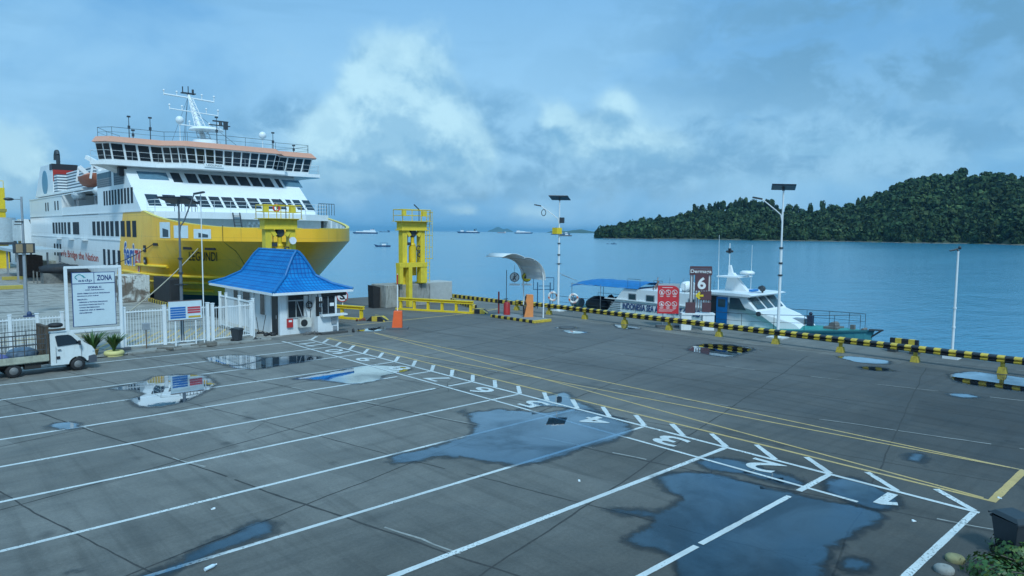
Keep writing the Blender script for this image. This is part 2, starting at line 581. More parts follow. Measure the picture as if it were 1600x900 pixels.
wt.sheet([(-27000, -27000, -2.2), (27000, -27000, -2.2), (27000, 27000, -2.2), (-27000, 27000, -2.2)])
struct(wt.build('water', m_water))

# joints between the concrete slabs
m_joint = mat('joint filler', (0.045, 0.043, 0.04), 0.8, var=0.4, vs=8.0)
m_jpale = mat('joint mortar', (0.30, 0.30, 0.28), 0.9, var=0.4, vs=4.0)
TH = R(13.1)
ju = Vector((math.cos(TH), math.sin(TH), 0))
jv = Vector((-math.sin(TH), math.cos(TH), 0))


def strip(mb, p, q, w0, jit=0.02, z=0.003, gaps=0.0, step=0.35):
    p, q = Vector(p), Vector(q)
    L = (q - p).length
    d = (q - p).normalized()
    nrm = Vector((-d.y, d.x, 0))
    n = max(2, int(L / step))
    prev = None
    for i in range(n + 1):
        s_ = L * i / n
        c = p + d * s_
        off = (noise.noise(Vector((c.x * 0.5, c.y * 0.5, w0 * 50))) * jit * 2 + random.uniform(-jit, jit) * 0.35)
        ww = w0 * (0.65 + 0.7 * abs(noise.noise(Vector((c.x * 1.3, c.y * 1.3, 4.1))))) / 2
        a, b_ = c + nrm * (off + ww), c + nrm * (off - ww)
        cur = ((a.x, a.y, z), (b_.x, b_.y, z))
        if prev and not (gaps and noise.noise(Vector((c.x * 0.4, c.y * 0.4, 9.0))) > gaps):
            mb.add([prev[0], prev[1], cur[1], cur[0]], [(0, 1, 2, 3)])
        prev = cur
    return mb


jm, jp = MB(), MB()
o0 = Vector((14.95, 15.0, 0))
for k in range(-7, 8):
    c = o0 + ju * (3.80 * k)
    lim = 30 if k <= 1 else 34
    strip(jm, c - jv * 30, c + jv * lim, 0.05 if k % 2 else 0.075, 0.035, 0.002, 0.55)
    if k % 2 == 0:
        strip(jp, c - jv * 30 + ju * 0.10, c + jv * 14 + ju * 0.08, 0.07, 0.07, 0.0012, -0.02)
o1 = Vector((12.5, 5.05, 0))
for k in range(-2, 8):
    c = o1 + jv * (5.36 * k)
    strip(jm, c - ju * 34, c + ju * 25.5, 0.055, 0.035, 0.0023, 0.5)
struct(jp.build('pavement_joint', m_jpale))
struct(jm.build('pavement_joint', m_joint))
ck = MB()
for k in range(9):
    x, y = random.uniform(-2, 34), random.uniform(2, 38)
    a = random.uniform(0, PI)
    for j in range(random.randint(2, 4)):
        nx, ny = x + math.cos(a) * 1.6, y + math.sin(a) * 1.6
        strip(ck, (x, y, 0), (nx, ny, 0), 0.02, 0.04, 0.0026)
        x, y = nx, ny
        a += random.uniform(-0.6, 0.6)
struct(ck.build('pavement_crack', m_joint))

# lane markings
LANES = [37.4, 34.5, 31.5, 28.55, 25.55, 22.6, 19.65, 16.6, 13.6, 10.6, 7.52, 4.2]
XI, XO = 17.12, 18.57
lm = MB()
ZL = 0.0035


def line(mb, p, q, w_, z=ZL):
    strip(mb, (p[0], p[1], 0), (q[0], q[1], 0), w_, 0.006, z, 0.0, 0.5)


def cleanline(mb, p, q, w_, z=ZL, brk=0.0):
    p, q = Vector((p[0], p[1], 0)), Vector((q[0], q[1], 0))
    d = (q - p).normalized()
    L = (q - p).length
    nn = Vector((-d.y, d.x, 0)) * w_ / 2
    n = max(1, int(L / 0.3))
    for i in range(n):
        a, b_ = p + d * (L * i / n), p + d * (L * (i + 1) / n)
        if brk and noise.noise(Vector((a.x * 0.8, a.y * 0.8, 2.0))) > brk:
            continue
        e = 1 + 0.16 * noise.noise(Vector((a.x * 2, a.y * 2, 7.0)))
        mb.add([(a.x + nn.x * e, a.y + nn.y * e, z), (a.x - nn.x * e, a.y - nn.y * e, z), (b_.x - nn.x * e, b_.y - nn.y * e, z), (b_.x + nn.x * e, b_.y + nn.y * e, z)], [(0, 3, 2, 1)])


for i, y in enumerate(LANES):
    xe = XO
    if i in (4, 5):      # two lines stop short of the number band
        cleanline(lm, (-9, y), (16.75 if i == 4 else 16.65, y), 0.13)
        cleanline(lm, (XI + 0.2, y), (XO, y), 0.13)
    elif i == 10:
        cleanline(lm, (-9, y), (12.15, y), 0.14, 0.0105)
        cleanline(lm, (12.3, y), (16.25, y), 0.14, 0.0105)
        cleanline(lm, (16.75, y), (XO, y), 0.16, 0.0105)
    elif i == 3:
        cleanline(lm, (-9, y), (xe, y), 0.12, brk=0.75)
    else:
        cleanline(lm, (-9, y), (xe, y), 0.15 if i > 8 else 0.12)
ll = MB()
cleanline(ll, (XI, 38.0), (XI, 17.6), 0.11, 0.0115)
cleanline(ll, (XI, 17.6), (XI, 13.2), 0.11, ZL + 0.0007)
cleanline(ll, (XI, 13.2), (XI, 6.25), 0.11, 0.0115)
cleanline(ll, (XO, 37.6), (XO, 4.1), 0.13, 0.0115)
tk = MB()
for i in range(len(LANES)):
    ys = [LANES[i]] + ([(LANES[i] + LANES[i + 1]) / 2] if i + 1 < len(LANES) else [])
    for y in ys:
        cleanline(tk, (XO + 0.06, y + 0.02), (XO + 0.93, y + 1.06), 0.17, 0.0128)
struct(lm.build('lane_line', marking_white))
struct(ll.build('lane_line', marking_white))
struct(tk.build('lane_line', marking_white))
ym = MB()
cleanline(ym, (19.66, 37.5), (19.66, 4.1), 0.11)
cleanline(ym, (22.95, 37.6), (22.95, 4.1), 0.09, ZL + 0.0004)
cleanline(ym, (19.75, 37.4), (22.95, 4.3), 0.09, ZL + 0.0008)
cleanline(ym, (22.9, 37.4), (19.75, 4.3), 0.09, ZL + 0.0012)
cleanline(ym, (19.6, 4.1), (23.0, 4.1), 0.19, ZL + 0.0016)
cleanline(ym, (19.66, 37.5), (23.0, 37.6), 0.06, ZL + 0.0016, brk=0.2)
# hatched ground and lines by the ramp
cleanline(ym, (24.0, 41.5), (35.2, 42.0), 0.16)
cleanline(ym, (35.2, 42.0), (38.2, 43.0), 0.16, ZL + 0.0004)
cleanline(ym, (33.9, 43.9), (38.2, 43.0), 0.14, ZL + 0.0008)
for k in range(13):
    x = 8.2 + k * 0.62
    cleanline(ym, (x, 41.2), (x + 3.0, 46.6), 0.17, ZL)
for k in range(3):
    cleanline(ym, (2.0, 46.6 + k * 0.8), (9.6, 46.6 + k * 0.8), 0.2)
struct(ym.build('yellow_marking', marking_yellow))
dg_ = MB()
for txt, i in (('11', 0), ('10', 1), ('9', 2), ('8', 3), ('7', 4), ('6', 5), ('5', 6), ('4', 7), ('3', 8), ('2', 9), ('1', 10)):
    yc = (LANES[i] + LANES[i + 1]) / 2
    wd = 0.95 if len(txt) == 1 else 1.5
    if txt == '1':
        wd = 0.5
    for q_, ch in enumerate(txt):
        if ch == '1':       # a stem with a slanted flag
            xo = 0.0 if len(txt) == 1 else (-0.42 + 0.84 * q_ if txt == '11' else -0.52)
            one = [(-0.10, -0.48), (0.14, -0.48), (0.14, 0.48), (-0.04, 0.48), (-0.34, 0.24), (-0.26, 0.06), (-0.10, 0.18)]
            dg_.sheet([(17.86 - y, yc + xo + x, 0.0122) for x, y in one])
    txt = txt.replace('1', '')
    if not txt:
        continue
    if i == 1:
        yc, wd = yc + 0.28, 0.85
    write(dg_, txt, 1.4, lambda x, y, yc=yc: (17.86 - y, yc + x * 1.0, 0.0122), fit=(wd, 0.96), off=0.022)
struct(dg_.build('lane_number', marking_white))

# ---------------------------------------------------------------- puddles
m_pud, t = custom('rain water film')
pos = t.node('ShaderNodeNewGeometry').outputs['Position']
dep = t.node('ShaderNodeAttribute', attribute_name='depth').outputs['Fac']
na = t.noise(pos, 1.3, 8, 0.62, 0.5)
nb_ = t.noise(pos, 6.0, 5, 0.6)
d_ = t.math('ADD', dep, t.math('MULTIPLY', t.math('SUBTRACT', na, 0.5), 0.75))
d_ = t.math('ADD', d_, t.math('MULTIPLY', t.math('SUBTRACT', nb_, 0.5), 0.10))
water_m = t.smooth(d_, 0.0, 0.22)
damp_m = t.smooth(t.math('ADD', d_, t.math('MULTIPLY', t.math('SUBTRACT', t.noise(pos, 2.3, 6, 0.65), 0.5), 0.35)), -0.16, 0.03)
bn = t.node('ShaderNodeBump', {'Height': t.noise(pos, 2.5, 3, 0.5), 'Strength': 0.02, 'Distance': 0.02})
gl = t.node('ShaderNodeBsdfGlossy', {'Color': (0.95, 0.98, 1, 1), 'Roughness': t.math('ADD', 0.012, t.math('MULTIPLY', t.math('SUBTRACT', 1.0, water_m), 0.25)), 'Normal': bn.outputs[0]})
tcol = t.mix(damp_m, (1, 1, 1), t.mix(water_m, (0.66, 0.68, 0.70), (0.36, 0.53, 0.68)))
tr = t.node('ShaderNodeBsdfTransparent', {'Color': tcol})
fr = t.node('ShaderNodeFresnel', {'IOR': 1.33}).outputs[0]
vary = t.smooth(t.noise(pos, 0.45, 6, 0.6, 0.8), 0.30, 0.62, 1.35, 2.4)
fac = t.math('MULTIPLY', t.math('MULTIPLY', fr, vary), t.mix(water_m, (0.0, 0.0, 0.0), (1, 1, 1)), clamp=True)
fac = t.math('MAXIMUM', fac, t.math('MULTIPLY', t.math('MULTIPLY', fr, damp_m), 0.35))
ms = t.node('ShaderNodeMixShader', {0: t.math('MINIMUM', fac, 0.85), 1: tr.outputs[0], 2: gl.outputs[0]})
finish(t, ms.outputs[0])


def pool(pts, z, name, shift=0.0):
    """a rain pool: a fine sheet carrying its depth (signed distance to the shore, m)"""
    P_ = [Vector(p[:2]) for p in pts]
    out = []
    n_ = len(P_)
    for i in range(n_):
        p0, p1, p2, p3 = P_[i - 1], P_[i], P_[(i + 1) % n_], P_[(i + 2) % n_]
        for k in range(5):
            s_ = k / 5
            out.append(0.5 * ((2 * p1) + (p2 - p0) * s_ + (2 * p0 - 5 * p1 + 4 * p2 - p3) * s_ ** 2 + (3 * p1 - p0 - 3 * p2 + p3) * s_ ** 3))
    A = np.array([(p.x, p.y) for p in out])
    B_ = np.roll(A, -1, 0)
    lo_, hi_ = A.min(0) - 0.9, A.max(0) + 0.9
    st = 0.12 if (hi_ - lo_).max() < 14 else 0.16
    xs, ys = np.arange(lo_[0], hi_[0], st), np.arange(lo_[1], hi_[1], st)
    X, Y = np.meshgrid(xs, ys, indexing='ij')
    Q = np.stack([X.ravel(), Y.ravel()], 1)
    best = np.full(len(Q), 1e9)
    ins = np.zeros(len(Q), bool)
    for a, b_ in zip(A, B_):
        d = b_ - a
        t_ = np.clip(((Q - a) @ d) / max(1e-9, d @ d), 0, 1)
        best = np.minimum(best, np.hypot(*(Q - (a + t_[:, None] * d)).T))
        cond = (a[1] > Q[:, 1]) != (b_[1] > Q[:, 1])
        with np.errstate(divide='ignore', invalid='ignore'):
            xi = a[0] + (Q[:, 1] - a[1]) * (b_[0] - a[0]) / (b_[1] - a[1])
        ins ^= cond & (Q[:, 0] < xi)
    dep = np.where(ins, best, -best) + shift
    nx, ny = X.shape
    idx = np.arange(nx * ny).reshape(nx, ny)
    F_ = np.stack([idx[:-1, :-1], idx[1:, :-1], idx[1:, 1:], idx[:-1, 1:]], -1).reshape(-1, 4)
    F_ = F_[dep[F_].max(1) > -0.45]
    used, inv = np.unique(F_, return_inverse=True)
    V = np.concatenate([Q[used], np.full((len(used), 1), z)], 1)
    o = np_mesh(name, V, inv.reshape(-1, 4), m_pud)
    at_ = o.data.attributes.new('depth', 'FLOAT', 'POINT')
    at_.data.foreach_set('value', dep[used].astype(np.float32))
    return struct(o)


def np_mesh(name, V, Fq, m):
    """quads from numpy arrays as one mesh object"""
    me = bpy.data.meshes.new(name)
    me.vertices.add(len(V))
    me.vertices.foreach_set('co', V.astype(np.float32).ravel())
    me.loops.add(Fq.size)
    me.loops.foreach_set('vertex_index', Fq.astype(np.int32).ravel())
    me.polygons.add(len(Fq))
    me.polygons.foreach_set('loop_start', np.arange(0, Fq.size, Fq.shape[1], dtype=np.int32))
    me.materials.append(m)
    me.update(calc_edges=True)
    o = bpy.data.objects.new(name, me)
    COL.objects.link(o)
    return o


PUD = [
    ([(735, 648), (765, 641), (800, 641), (850, 645), (880, 640), (905, 636), (950, 648), (984, 668), (966, 685), (905, 702), (862, 716), (822, 727), (780, 724), (742, 719), (690, 713), (655, 720), (618, 724), (612, 713), (660, 702), (700, 692), (742, 673)], 0.14, 0.30),
    ([(1028, 745), (1060, 739), (1115, 741), (1165, 752), (1225, 768), (1300, 784), (1372, 800), (1362, 822), (1312, 845), (1290, 880), (1270, 925), (1080, 925), (1056, 880), (1030, 862), (990, 852), (985, 838), (1015, 822), (1005, 808), (955, 800), (975, 795), (1040, 798), (1066, 778), (1040, 764)], 0.10, 0.22),
    ([(1088, 722), (1125, 716), (1200, 733), (1262, 756), (1235, 760), (1160, 742), (1105, 733)], 0.05, 0.25),
    ([(1292, 752), (1330, 746), (1372, 764), (1405, 778), (1402, 792), (1370, 796), (1325, 782), (1290, 766)], 0.05, 0.18),
    ([(508, 583), (560, 573), (598, 571), (640, 575), (622, 583), (600, 587), (586, 596), (545, 600), (500, 594), (462, 592)], 0.10, 0.35),
    ([(172, 607), (215, 599), (245, 588), (300, 585), (325, 590), (338, 601), (318, 613), (290, 627), (245, 637), (214, 634), (200, 626), (222, 616), (205, 610)], 0.12, 0.35),
    ([(78, 664), (98, 660), (122, 662), (124, 668), (100, 672), (80, 669)], 0.02, 0.10),
    ([(150, 925), (235, 897), (300, 866), (395, 818), (425, 816), (424, 832), (375, 850), (320, 872), (250, 905), (210, 925)], 0.08, 0.12),
    ([(352, 571), (400, 561), (468, 556), (502, 559), (455, 569), (395, 577)], 0.15, 0.4),
    ([(1308, 557), (1345, 558), (1388, 564), (1385, 569), (1340, 566)], 0.04, 0.25),
    ([(1486, 586), (1520, 581), (1600, 591), (1625, 600), (1610, 612), (1550, 606), (1500, 598)], 0.06, 0.25),
    ([(1097, 542), (1130, 538), (1180, 545), (1150, 551), (1112, 549)], 0.06, 0.5),
    ([(958, 507), (985, 509), (1000, 513), (972, 514)], 0.04, 0.3),
    ([(882, 517), (905, 517), (918, 520), (892, 521)], 0.03, 0.15),
    ([(556, 517), (585, 512), (604, 511), (602, 516), (575, 518)], 0.05, 0.2),
    ([(1342, 574), (1370, 573), (1396, 579), (1365, 580)], 0.04, 0.2),
    ([(1480, 616), (1510, 616), (1532, 621), (1500, 621)], 0.04, 0.2),
    ([(1310, 878), (1340, 872), (1362, 882), (1340, 890), (1315, 888)], 0.03, 0.08),
    ([(868, 512), (888, 510), (902, 512), (886, 514)], 0.03, 0.25),
]
for i, (pp, am, gr) in enumerate(PUD):
    pool([at(x, y, 0.0) for x, y in pp], 0.0052 + 0.0001 * i, 'puddle', 0.06)
DAMP = [[(825, 622), (865, 610), (900, 612), (925, 628), (968, 645), (988, 662), (950, 655), (900, 645), (850, 640), (815, 645), (790, 640)],
        [(505, 772), (530, 763), (552, 764), (548, 771), (520, 777)], [(1398, 705), (1430, 700), (1470, 712), (1462, 740), (1425, 728), (1380, 722)],
        [(700, 640), (735, 633), (745, 645), (725, 650), (698, 647)], [(300, 560), (380, 552), (430, 560), (360, 575)], [(420, 872), (438, 866), (450, 870), (432, 878)],
        [(1045, 722), (1068, 714), (1090, 722), (1070, 732)], [(60, 895), (120, 878), (180, 882), (140, 905), (60, 915)], [(1060, 545), (1100, 535), (1190, 545), (1150, 560), (1100, 556)]]
for i, pp in enumerate(DAMP):
    pool([at(x, y, 0.0) for x, y in pp], 0.0078 + 0.0001 * i, 'damp_patch', -0.42)

# ================================================================ HILLS AND FOREST
m_leaf, t = custom('forest foliage')
pos = t.node('ShaderNodeNewGeometry').outputs['Position']
rp = t.node('ShaderNodeNewGeometry').outputs['Random Per Island']
c = t.ramp(rp, [(0.0, (0.014, 0.034, 0.016)), (0.5, (0.025, 0.055, 0.022)), (0.85, (0.04, 0.08, 0.03)), (1.0, (0.07, 0.10, 0.04))])
sp_n = t.noise(pos, 0.11, 3, 0.6)
c = t.mix(t.smooth(sp_n, 0.52, 0.68), c, (0.050, 0.070, 0.024))
c = t.mix(1.0, c, t.ramp(sp_n, [(0.32, 0.45), (0.62, 1.35)]), 'MULTIPLY')
c = t.mix(1.0, c, t.ramp(t.noise(pos, 0.03, 4, 0.6), [(0.3, 0.55), (0.7, 1.5)]), 'MULTIPLY')
c = t.mix(1.0, c, t.ramp(t.noise(pos, 0.7, 3, 0.6), [(0.3, 0.6), (0.7, 1.3)]), 'MULTIPLY')
b = t.node('ShaderNodeBsdfPrincipled', {'Base Color': c, 'Roughness': 0.85, 'Specular IOR Level': 0.15})
finish(t, b.outputs[0])
m_hill = mat('hill soil', (0.035, 0.055, 0.025), 0.95, var=0.4, vs=0.05)
m_beach = mat('shore rock', (0.17, 0.155, 0.13), 0.9, var=0.4, vs=0.2)

# ridge line (photo px, py) -> hill heights by bearing
RIDGE = [(935, 369), (945, 356), (965, 352), (985, 348), (1010, 345), (1040, 340), (1070, 334), (1090, 327), (1120, 322), (1150, 320), (1180, 322), (1210, 324), (1250, 327), (1290, 326),
         (1320, 320), (1350, 308), (1380, 296), (1400, 284), (1430, 276), (1470, 271), (1500, 272), (1530, 270), (1560, 266), (1590, 274), (1640, 300), (1750, 330), (1900, 350), (2100, 366)]


def ridge_y(px):
    for (a, ya), (b_, yb) in zip(RIDGE, RIDGE[1:]):
        if a <= px <= b_:
            s_ = (px - a) / (b_ - a)
            return ya + (yb - ya) * s_
    return 369


def hor_y(px):
    return 362 + (px - 800) * 0.0088


def shore_d(px):
    return 1040 - (px - 935) * 0.31 + 18 * math.sin(px * 0.03) + 9 * math.sin(px * 0.11)


DEPTH = 320.0


def hill(px, u):
    """point of the hill surface: px = bearing, u = 0 at the shore .. 1 at the ridge .. 2 behind"""
    ds = shore_d(px)
    dr = ds + DEPTH * (0.35 + 0.65 * min(1, max(0, (px - 935) / 260.0)))
    d = ds + (dr - ds) * u
    hr = (hor_y(px) - ridge_y(px)) / F_PX * dr * math.cos(math.atan((px - 800) / F_PX)) + EYE - 10.0 - 7.0 * min(1.0, max(0.0, (px - 990) / 150.0))
    hr = max(hr, 0.0)
    prof = math.sin(min(u, 1.0) * PI / 2) ** 1.15 if u <= 1 else max(0.0, math.cos((u - 1) * PI / 2)) ** 0.8
    z = -2.6 + 2.2 * min(1, u * 12) + hr * prof
    p = polar(px, d)
    z += 3.5 * noise.noise(Vector((p.x * 0.02, p.y * 0.02, 3.3))) * min(1, u * 3) * (1 if hr > 8 else 0.2)
    return Vector((p.x, p.y, z))


hm = MB()
NPX, NU = 100, 26
pxs = [928 + (2110 - 928) * i / (NPX - 1) for i in range(NPX)]
vs = [hill(px, 2.0 * j / (NU - 1)) for px in pxs for j in range(NU)]
hm.add(vs, [(i * NU + j, (i + 1) * NU + j, (i + 1) * NU + j + 1, i * NU + j + 1) for i in range(NPX - 1) for j in range(NU - 1)], True)
struct(hm.build('hills', m_hill))
bm_ = MB()
for i in range(260):
    px = 940 + i * 4.4
    if noise.noise(Vector((px * 0.02, 0, 0))) < -0.25:
        continue
    p = polar(px, shore_d(px) - 2)
    bm_.ball((p.x, p.y, -2.1), (random.uniform(2, 5), random.uniform(2, 5), random.uniform(0.3, 0.8)), 6, 4, 0.2)
struct(bm_.build('shore', m_beach))


def crown_data(n, seed, shape=(1, 1, 1), lo=0.9, leafs=120, leaf=0.23):
    """a crown as many small leaf clumps on an uneven shell, unit size; returns numpy verts, tri list"""
    rnd = random.Random(seed)
    V, Fc = [], []
    lobes = [(Vector((rnd.uniform(-.55, .55), rnd.uniform(-.55, .55), rnd.uniform(-.35, .5))), rnd.uniform(.35, .6)) for _ in range(n)]
    for k in range(leafs):
        c, r = lobes[k % n]
        d = Vector((rnd.gauss(0, 1), rnd.gauss(0, 1), rnd.gauss(0, 1) + 0.2)).normalized()
        p = c + d * r * rnd.uniform(0.55, 1.22)
        a = d.cross(Vector((rnd.gauss(0, 1), rnd.gauss(0, 1), rnd.gauss(0, 1)))).normalized()
        b_ = d.cross(a)
        s_ = leaf * rnd.uniform(0.6, 1.4)
        i0 = len(V)
        for (x, y) in ((-1, -1), (1, -0.8), (0.9, 1), (-0.8, 0.9)):
            q = p + a * x * s_ + b_ * y * s_ + d * rnd.uniform(-.25, .25) * s_
            V.append((q.x * shape[0], q.y * shape[1], q.z * shape[2]))
        Fc.append((i0, i0 + 1, i0 + 2, i0 + 3))
    return V, Fc


protos = [crown_data(5, 100 + k, leafs=70, leaf=0.22) for k in range(6)]
protos = [(np.array(v), np.array(f)) for v, f in protos]
AV, AF, base_i = [], [], 0
rs = random.Random(5)
count = 0
while count < 6800:
    px = rs.uniform(934, 1760)
    u = rs.random() ** 1.15 * 1.06
    p = hill(px, u)
    if p.z < -1.2:
        continue
    sz = rs.choice((rs.uniform(2.6, 4.5), rs.uniform(3.5, 6.5), rs.uniform(5.0, 8.0))) * (0.7 if u < 0.06 else 1.0)
    V, Fq = protos[rs.randrange(6)]
    a = rs.uniform(0, 2 * PI)
    ca, sa = math.cos(a), math.sin(a)
    hz_ = sz * rs.uniform(0.7, 1.6)
    W = np.stack([(V[:, 0] * ca - V[:, 1] * sa) * sz + p.x, (V[:, 0] * sa + V[:, 1] * ca) * sz + p.y, V[:, 2] * hz_ + p.z + hz_ * 0.45], 1)
    AV.append(W)
    AF.append(Fq + base_i)
    base_i += len(V)
    count += 1
fo = np_mesh('forest', np.concatenate(AV), np.concatenate(AF), m_leaf)
tag(fo, 'dense dark green forest covering the headland across the water', 'forest', kind='stuff')

# single trees that stand out on the ridge
m_bark = mat('tree bark', (0.09, 0.075, 0.06), 0.9, var=0.3)


def ridge_tree(px, hgt, wid, kind, label, u=1.0):
    p = hill(px, u)
    T = thing('tree', label, 'tree', (p.x, p.y, p.z - 1.0), rs.uniform(0, 6), 'single trees on the headland ridge')
    H_ = hgt * 1.2
    tb = MB()
    tb.tube((0, 0, 0), (wid * 0.06, 0, H_ * 0.75), 0.03 * H_, 0.012 * H_, 6)
    for k in range(4):
        a = k * 1.7
        tb.tube((wid * 0.03, 0, H_ * 0.45), (math.cos(a) * wid * 0.3, math.sin(a) * wid * 0.3, H_ * (0.62 + 0.07 * k)), 0.012 * H_, 0.005 * H_, 5)
    tb.build('trunk', m_bark, T)
    V, Fq = crown_data(8, int(px * 7), leafs=320, leaf=0.17)
    cb = MB()
    cz = 0.55
    hz_ = {'tall': 0.50, 'round': 0.42, 'wide': 0.36}[kind] * H_
    cb.add([(x * wid * 0.62, y * wid * 0.62, z * hz_ + cz * H_) for x, y, z in V], Fq)
    cb.build('crown', m_leaf, T)


TREES = [(958, 10, 8, 'round'), (975, 12, 9, 'wide'), (990, 13, 8, 'round'), (1003, 16, 9, 'round'), (1015, 14, 9, 'wide'), (1030, 16, 8, 'tall'), (1047, 15, 10, 'wide'), (1063, 18, 9, 'wide'), (1076, 17, 9, 'round'), (1086, 21, 10, 'tall'), (1097, 19, 10, 'round'), (1110, 20, 11, 'wide'), (1118, 20, 8, 'tall'), (1128, 24, 11, 'round'), (1140, 22, 12, 'wide'), (1148, 23, 9, 'round'), (1156, 26, 9, 'tall'), (1163, 25, 9, 'tall'), (1170, 23, 11, 'round'), (1178, 25, 10, 'tall'), (1187, 26, 11, 'wide'), (1196, 27, 11, 'round'), (1204, 26, 10, 'tall'), (1213, 20, 9, 'wide'), (1231, 21, 11, 'wide'), (1242, 20, 10, 'round'), (1251, 17, 9, 'wide'), (1265, 21, 7, 'tall'), (1283, 25, 8, 'tall'), (1295, 19, 11, 'round'), (1308, 17, 10, 'wide'), (1324, 17, 11, 'wide'), (1338, 18, 6, 'tall'), (1347, 18, 6, 'tall'), (1358, 16, 9, 'round'), (1369, 17, 13, 'round'), (1382, 16, 10, 'wide'), (1394, 18, 14, 'wide'), (1420, 16, 12, 'wide'), (1438, 14, 10, 'round'), (1455, 15, 12, 'round'), (1478, 13, 9, 'wide'), (1497, 22, 15, 'round'), (1515, 13, 9, 'wide'), (1541, 16, 16, 'wide'), (1556, 13, 10, 'round'), (1575, 15, 10, 'round'), (1592, 13, 9, 'wide')]
SIDE = {'tall': 'tall narrow', 'round': 'round crowned', 'wide': 'broad spreading'}
for i, (px, h_, wd, kd) in enumerate(TREES):
    q = ['on the headland tip', 'on the headland lower slope', 'on the headland middle hump', 'in the headland saddle', 'on the headland summit'][0 if px < 1050 else 1 if px < 1120 else 2 if px < 1215 else 3 if px < 1350 else 4]
    peers = [j for j, r_ in enumerate(TREES) if r_[3] == kd and (0 if r_[0] < 1050 else 1 if r_[0] < 1120 else 2 if r_[0] < 1215 else 3 if r_[0] < 1350 else 4) == (0 if px < 1050 else 1 if px < 1120 else 2 if px < 1215 else 3 if px < 1350 else 4)]
    od = ['first', 'second', 'third', 'fourth', 'fifth', 'sixth', 'seventh', 'eighth', 'ninth', 'tenth'][peers.index(i)]
    lab = f'{SIDE[kd]} tree {q}' + (f', {od} such tree from left' if len(peers) > 1 else '')
    ridge_tree(px, h_, wd, kd, lab, 0.97)

# far islands
m_isle = mat('island forest', (0.05, 0.09, 0.06), 0.9, var=0.3, vs=0.004)


def island(pxa, pxb, dist, hpx, seed):
    mb = MB()
    n, k = 40, 8
    pts = []
    for i in range(n + 1):
        s_ = i / n
        px = pxa + (pxb - pxa) * s_
        env = math.sin(PI * s_) ** 0.6
        hh = hpx * env * (0.75 + 0.5 * noise.noise(Vector((s_ * 4, seed, 0)))) * dist / F_PX
        for j in range(k + 1):
            v = j / k
            p = polar(px, dist * (1 + 0.05 * v))
            pts.append((p.x, p.y, -2.4 + hh * math.sin(PI * v)))
    mb.add(pts, [(i * (k + 1) + j, (i + 1) * (k + 1) + j, (i + 1) * (k + 1) + j + 1, i * (k + 1) + j + 1) for i in range(n) for j in range(k)], True)
    return struct(mb.build('island', m_isle))


island(854, 940, 7000, 6.5, 1.0)
island(762, 802, 16000, 9.0, 2.0)

# ================================================================ FERRY
# ship frame: centre line X = 27.25, bow towards -Y
CX, HB = 27.25, 8.75


def half(Y, z):
    """half breadth of the hull at station Y and height z"""
    t_ = min(1.0, max(0.0, (5.4 - z) / 7.6))
    Yf = 54.0 + 9.3 * t_
    Y0 = 69.0 + 10 * t_
    p = 2.2 - 0.5 * t_
    q_ = 0.667 + 0.5 * t_
    u = (Y0 - Y) / (Y0 - Yf)
    if u <= 0:
        return HB
    if u >= 1:
        return 0.0
    return HB * (1 - u ** p) ** q_


def yfront(z):
    return 54.0 + 9.3 * min(1.0, max(0.0, (5.4 - z) / 7.6))


def ztop(Y):
    if Y >= 70:
        return 8.0
    s_ = max(0.0, min(1.0, (Y - 57.0) / 13.0))
    return 6.5 + 1.5 * (s_ ** 1.5)


m_hull, t = custom('ferry hull paint')
pos = t.node('ShaderNodeNewGeometry').outputs['Position']
sp = t.node('ShaderNodeSeparateXYZ', {0: pos})
X_, Y_, Z_ = sp.outputs
ng = t.noise(t.comb(t.math('MULTIPLY', X_, 1.5), t.math('MULTIPLY', Y_, 1.5), t.math('MULTIPLY', Z_, 0.3)), 1.5, 6, 0.65)
nl = t.noise(pos, 0.35, 4, 0.5)
yel = t.mix(t.smooth(nl, 0.3, 0.7), (0.92, 0.47, 0.022), (0.97, 0.55, 0.04))
yel = t.mix(t.math('MULTIPLY', t.smooth(ng, 0.52, 0.8), 0.35), yel, (0.24, 0.16, 0.03))
whi = t.mix(t.math('MULTIPLY', t.smooth(ng, 0.52, 0.80), 0.45), (0.76, 0.78, 0.78), (0.40, 0.32, 0.24))
sy = t.math('ABSOLUTE', t.math('SUBTRACT', t.math('FRACT', t.math('DIVIDE', Y_, 2.6)), 0.5))
sz_ = t.math('ABSOLUTE', t.math('SUBTRACT', t.math('FRACT', t.math('DIVIDE', Z_, 1.9)), 0.5))
seam = t.math('MAXIMUM', t.smooth(sy, 0.485, 0.499), t.smooth(sz_, 0.480, 0.499))
nr = t.noise(t.comb(t.math('MULTIPLY', X_, 3.0), t.math('MULTIPLY', Y_, 3.0), t.math('MULTIPLY', Z_, 0.22)), 1.0, 6, 0.7)
bd = t.math('SUBTRACT', Y_, t.math('SUBTRACT', 80.9, t.math('MULTIPLY', Z_, 0.5)))
cc = t.mix(t.math('GREATER_THAN', bd, 0.0), yel, whi)
cc = t.mix(t.math('MULTIPLY', seam, 0.22), cc, (0.16, 0.13, 0.08))
cc = t.mix(t.math('MULTIPLY', t.smooth(nr, 0.60, 0.78), 0.55), cc, (0.22, 0.11, 0.05))
low = t.math('LESS_THAN', Z_, 0.35)
cc = t.mix(low, cc, (0.008, 0.010, 0.016))
b = t.node('ShaderNodeBsdfPrincipled', {'Base Color': cc, 'Roughness': 0.38})
finish(t, b.outputs[0])

ferry = thing('ferry', 'large white car ferry with yellow bow docked behind the blue roofed hut', 'ferry', (CX, 90, 0))
FO = Vector((CX, 90, 0))


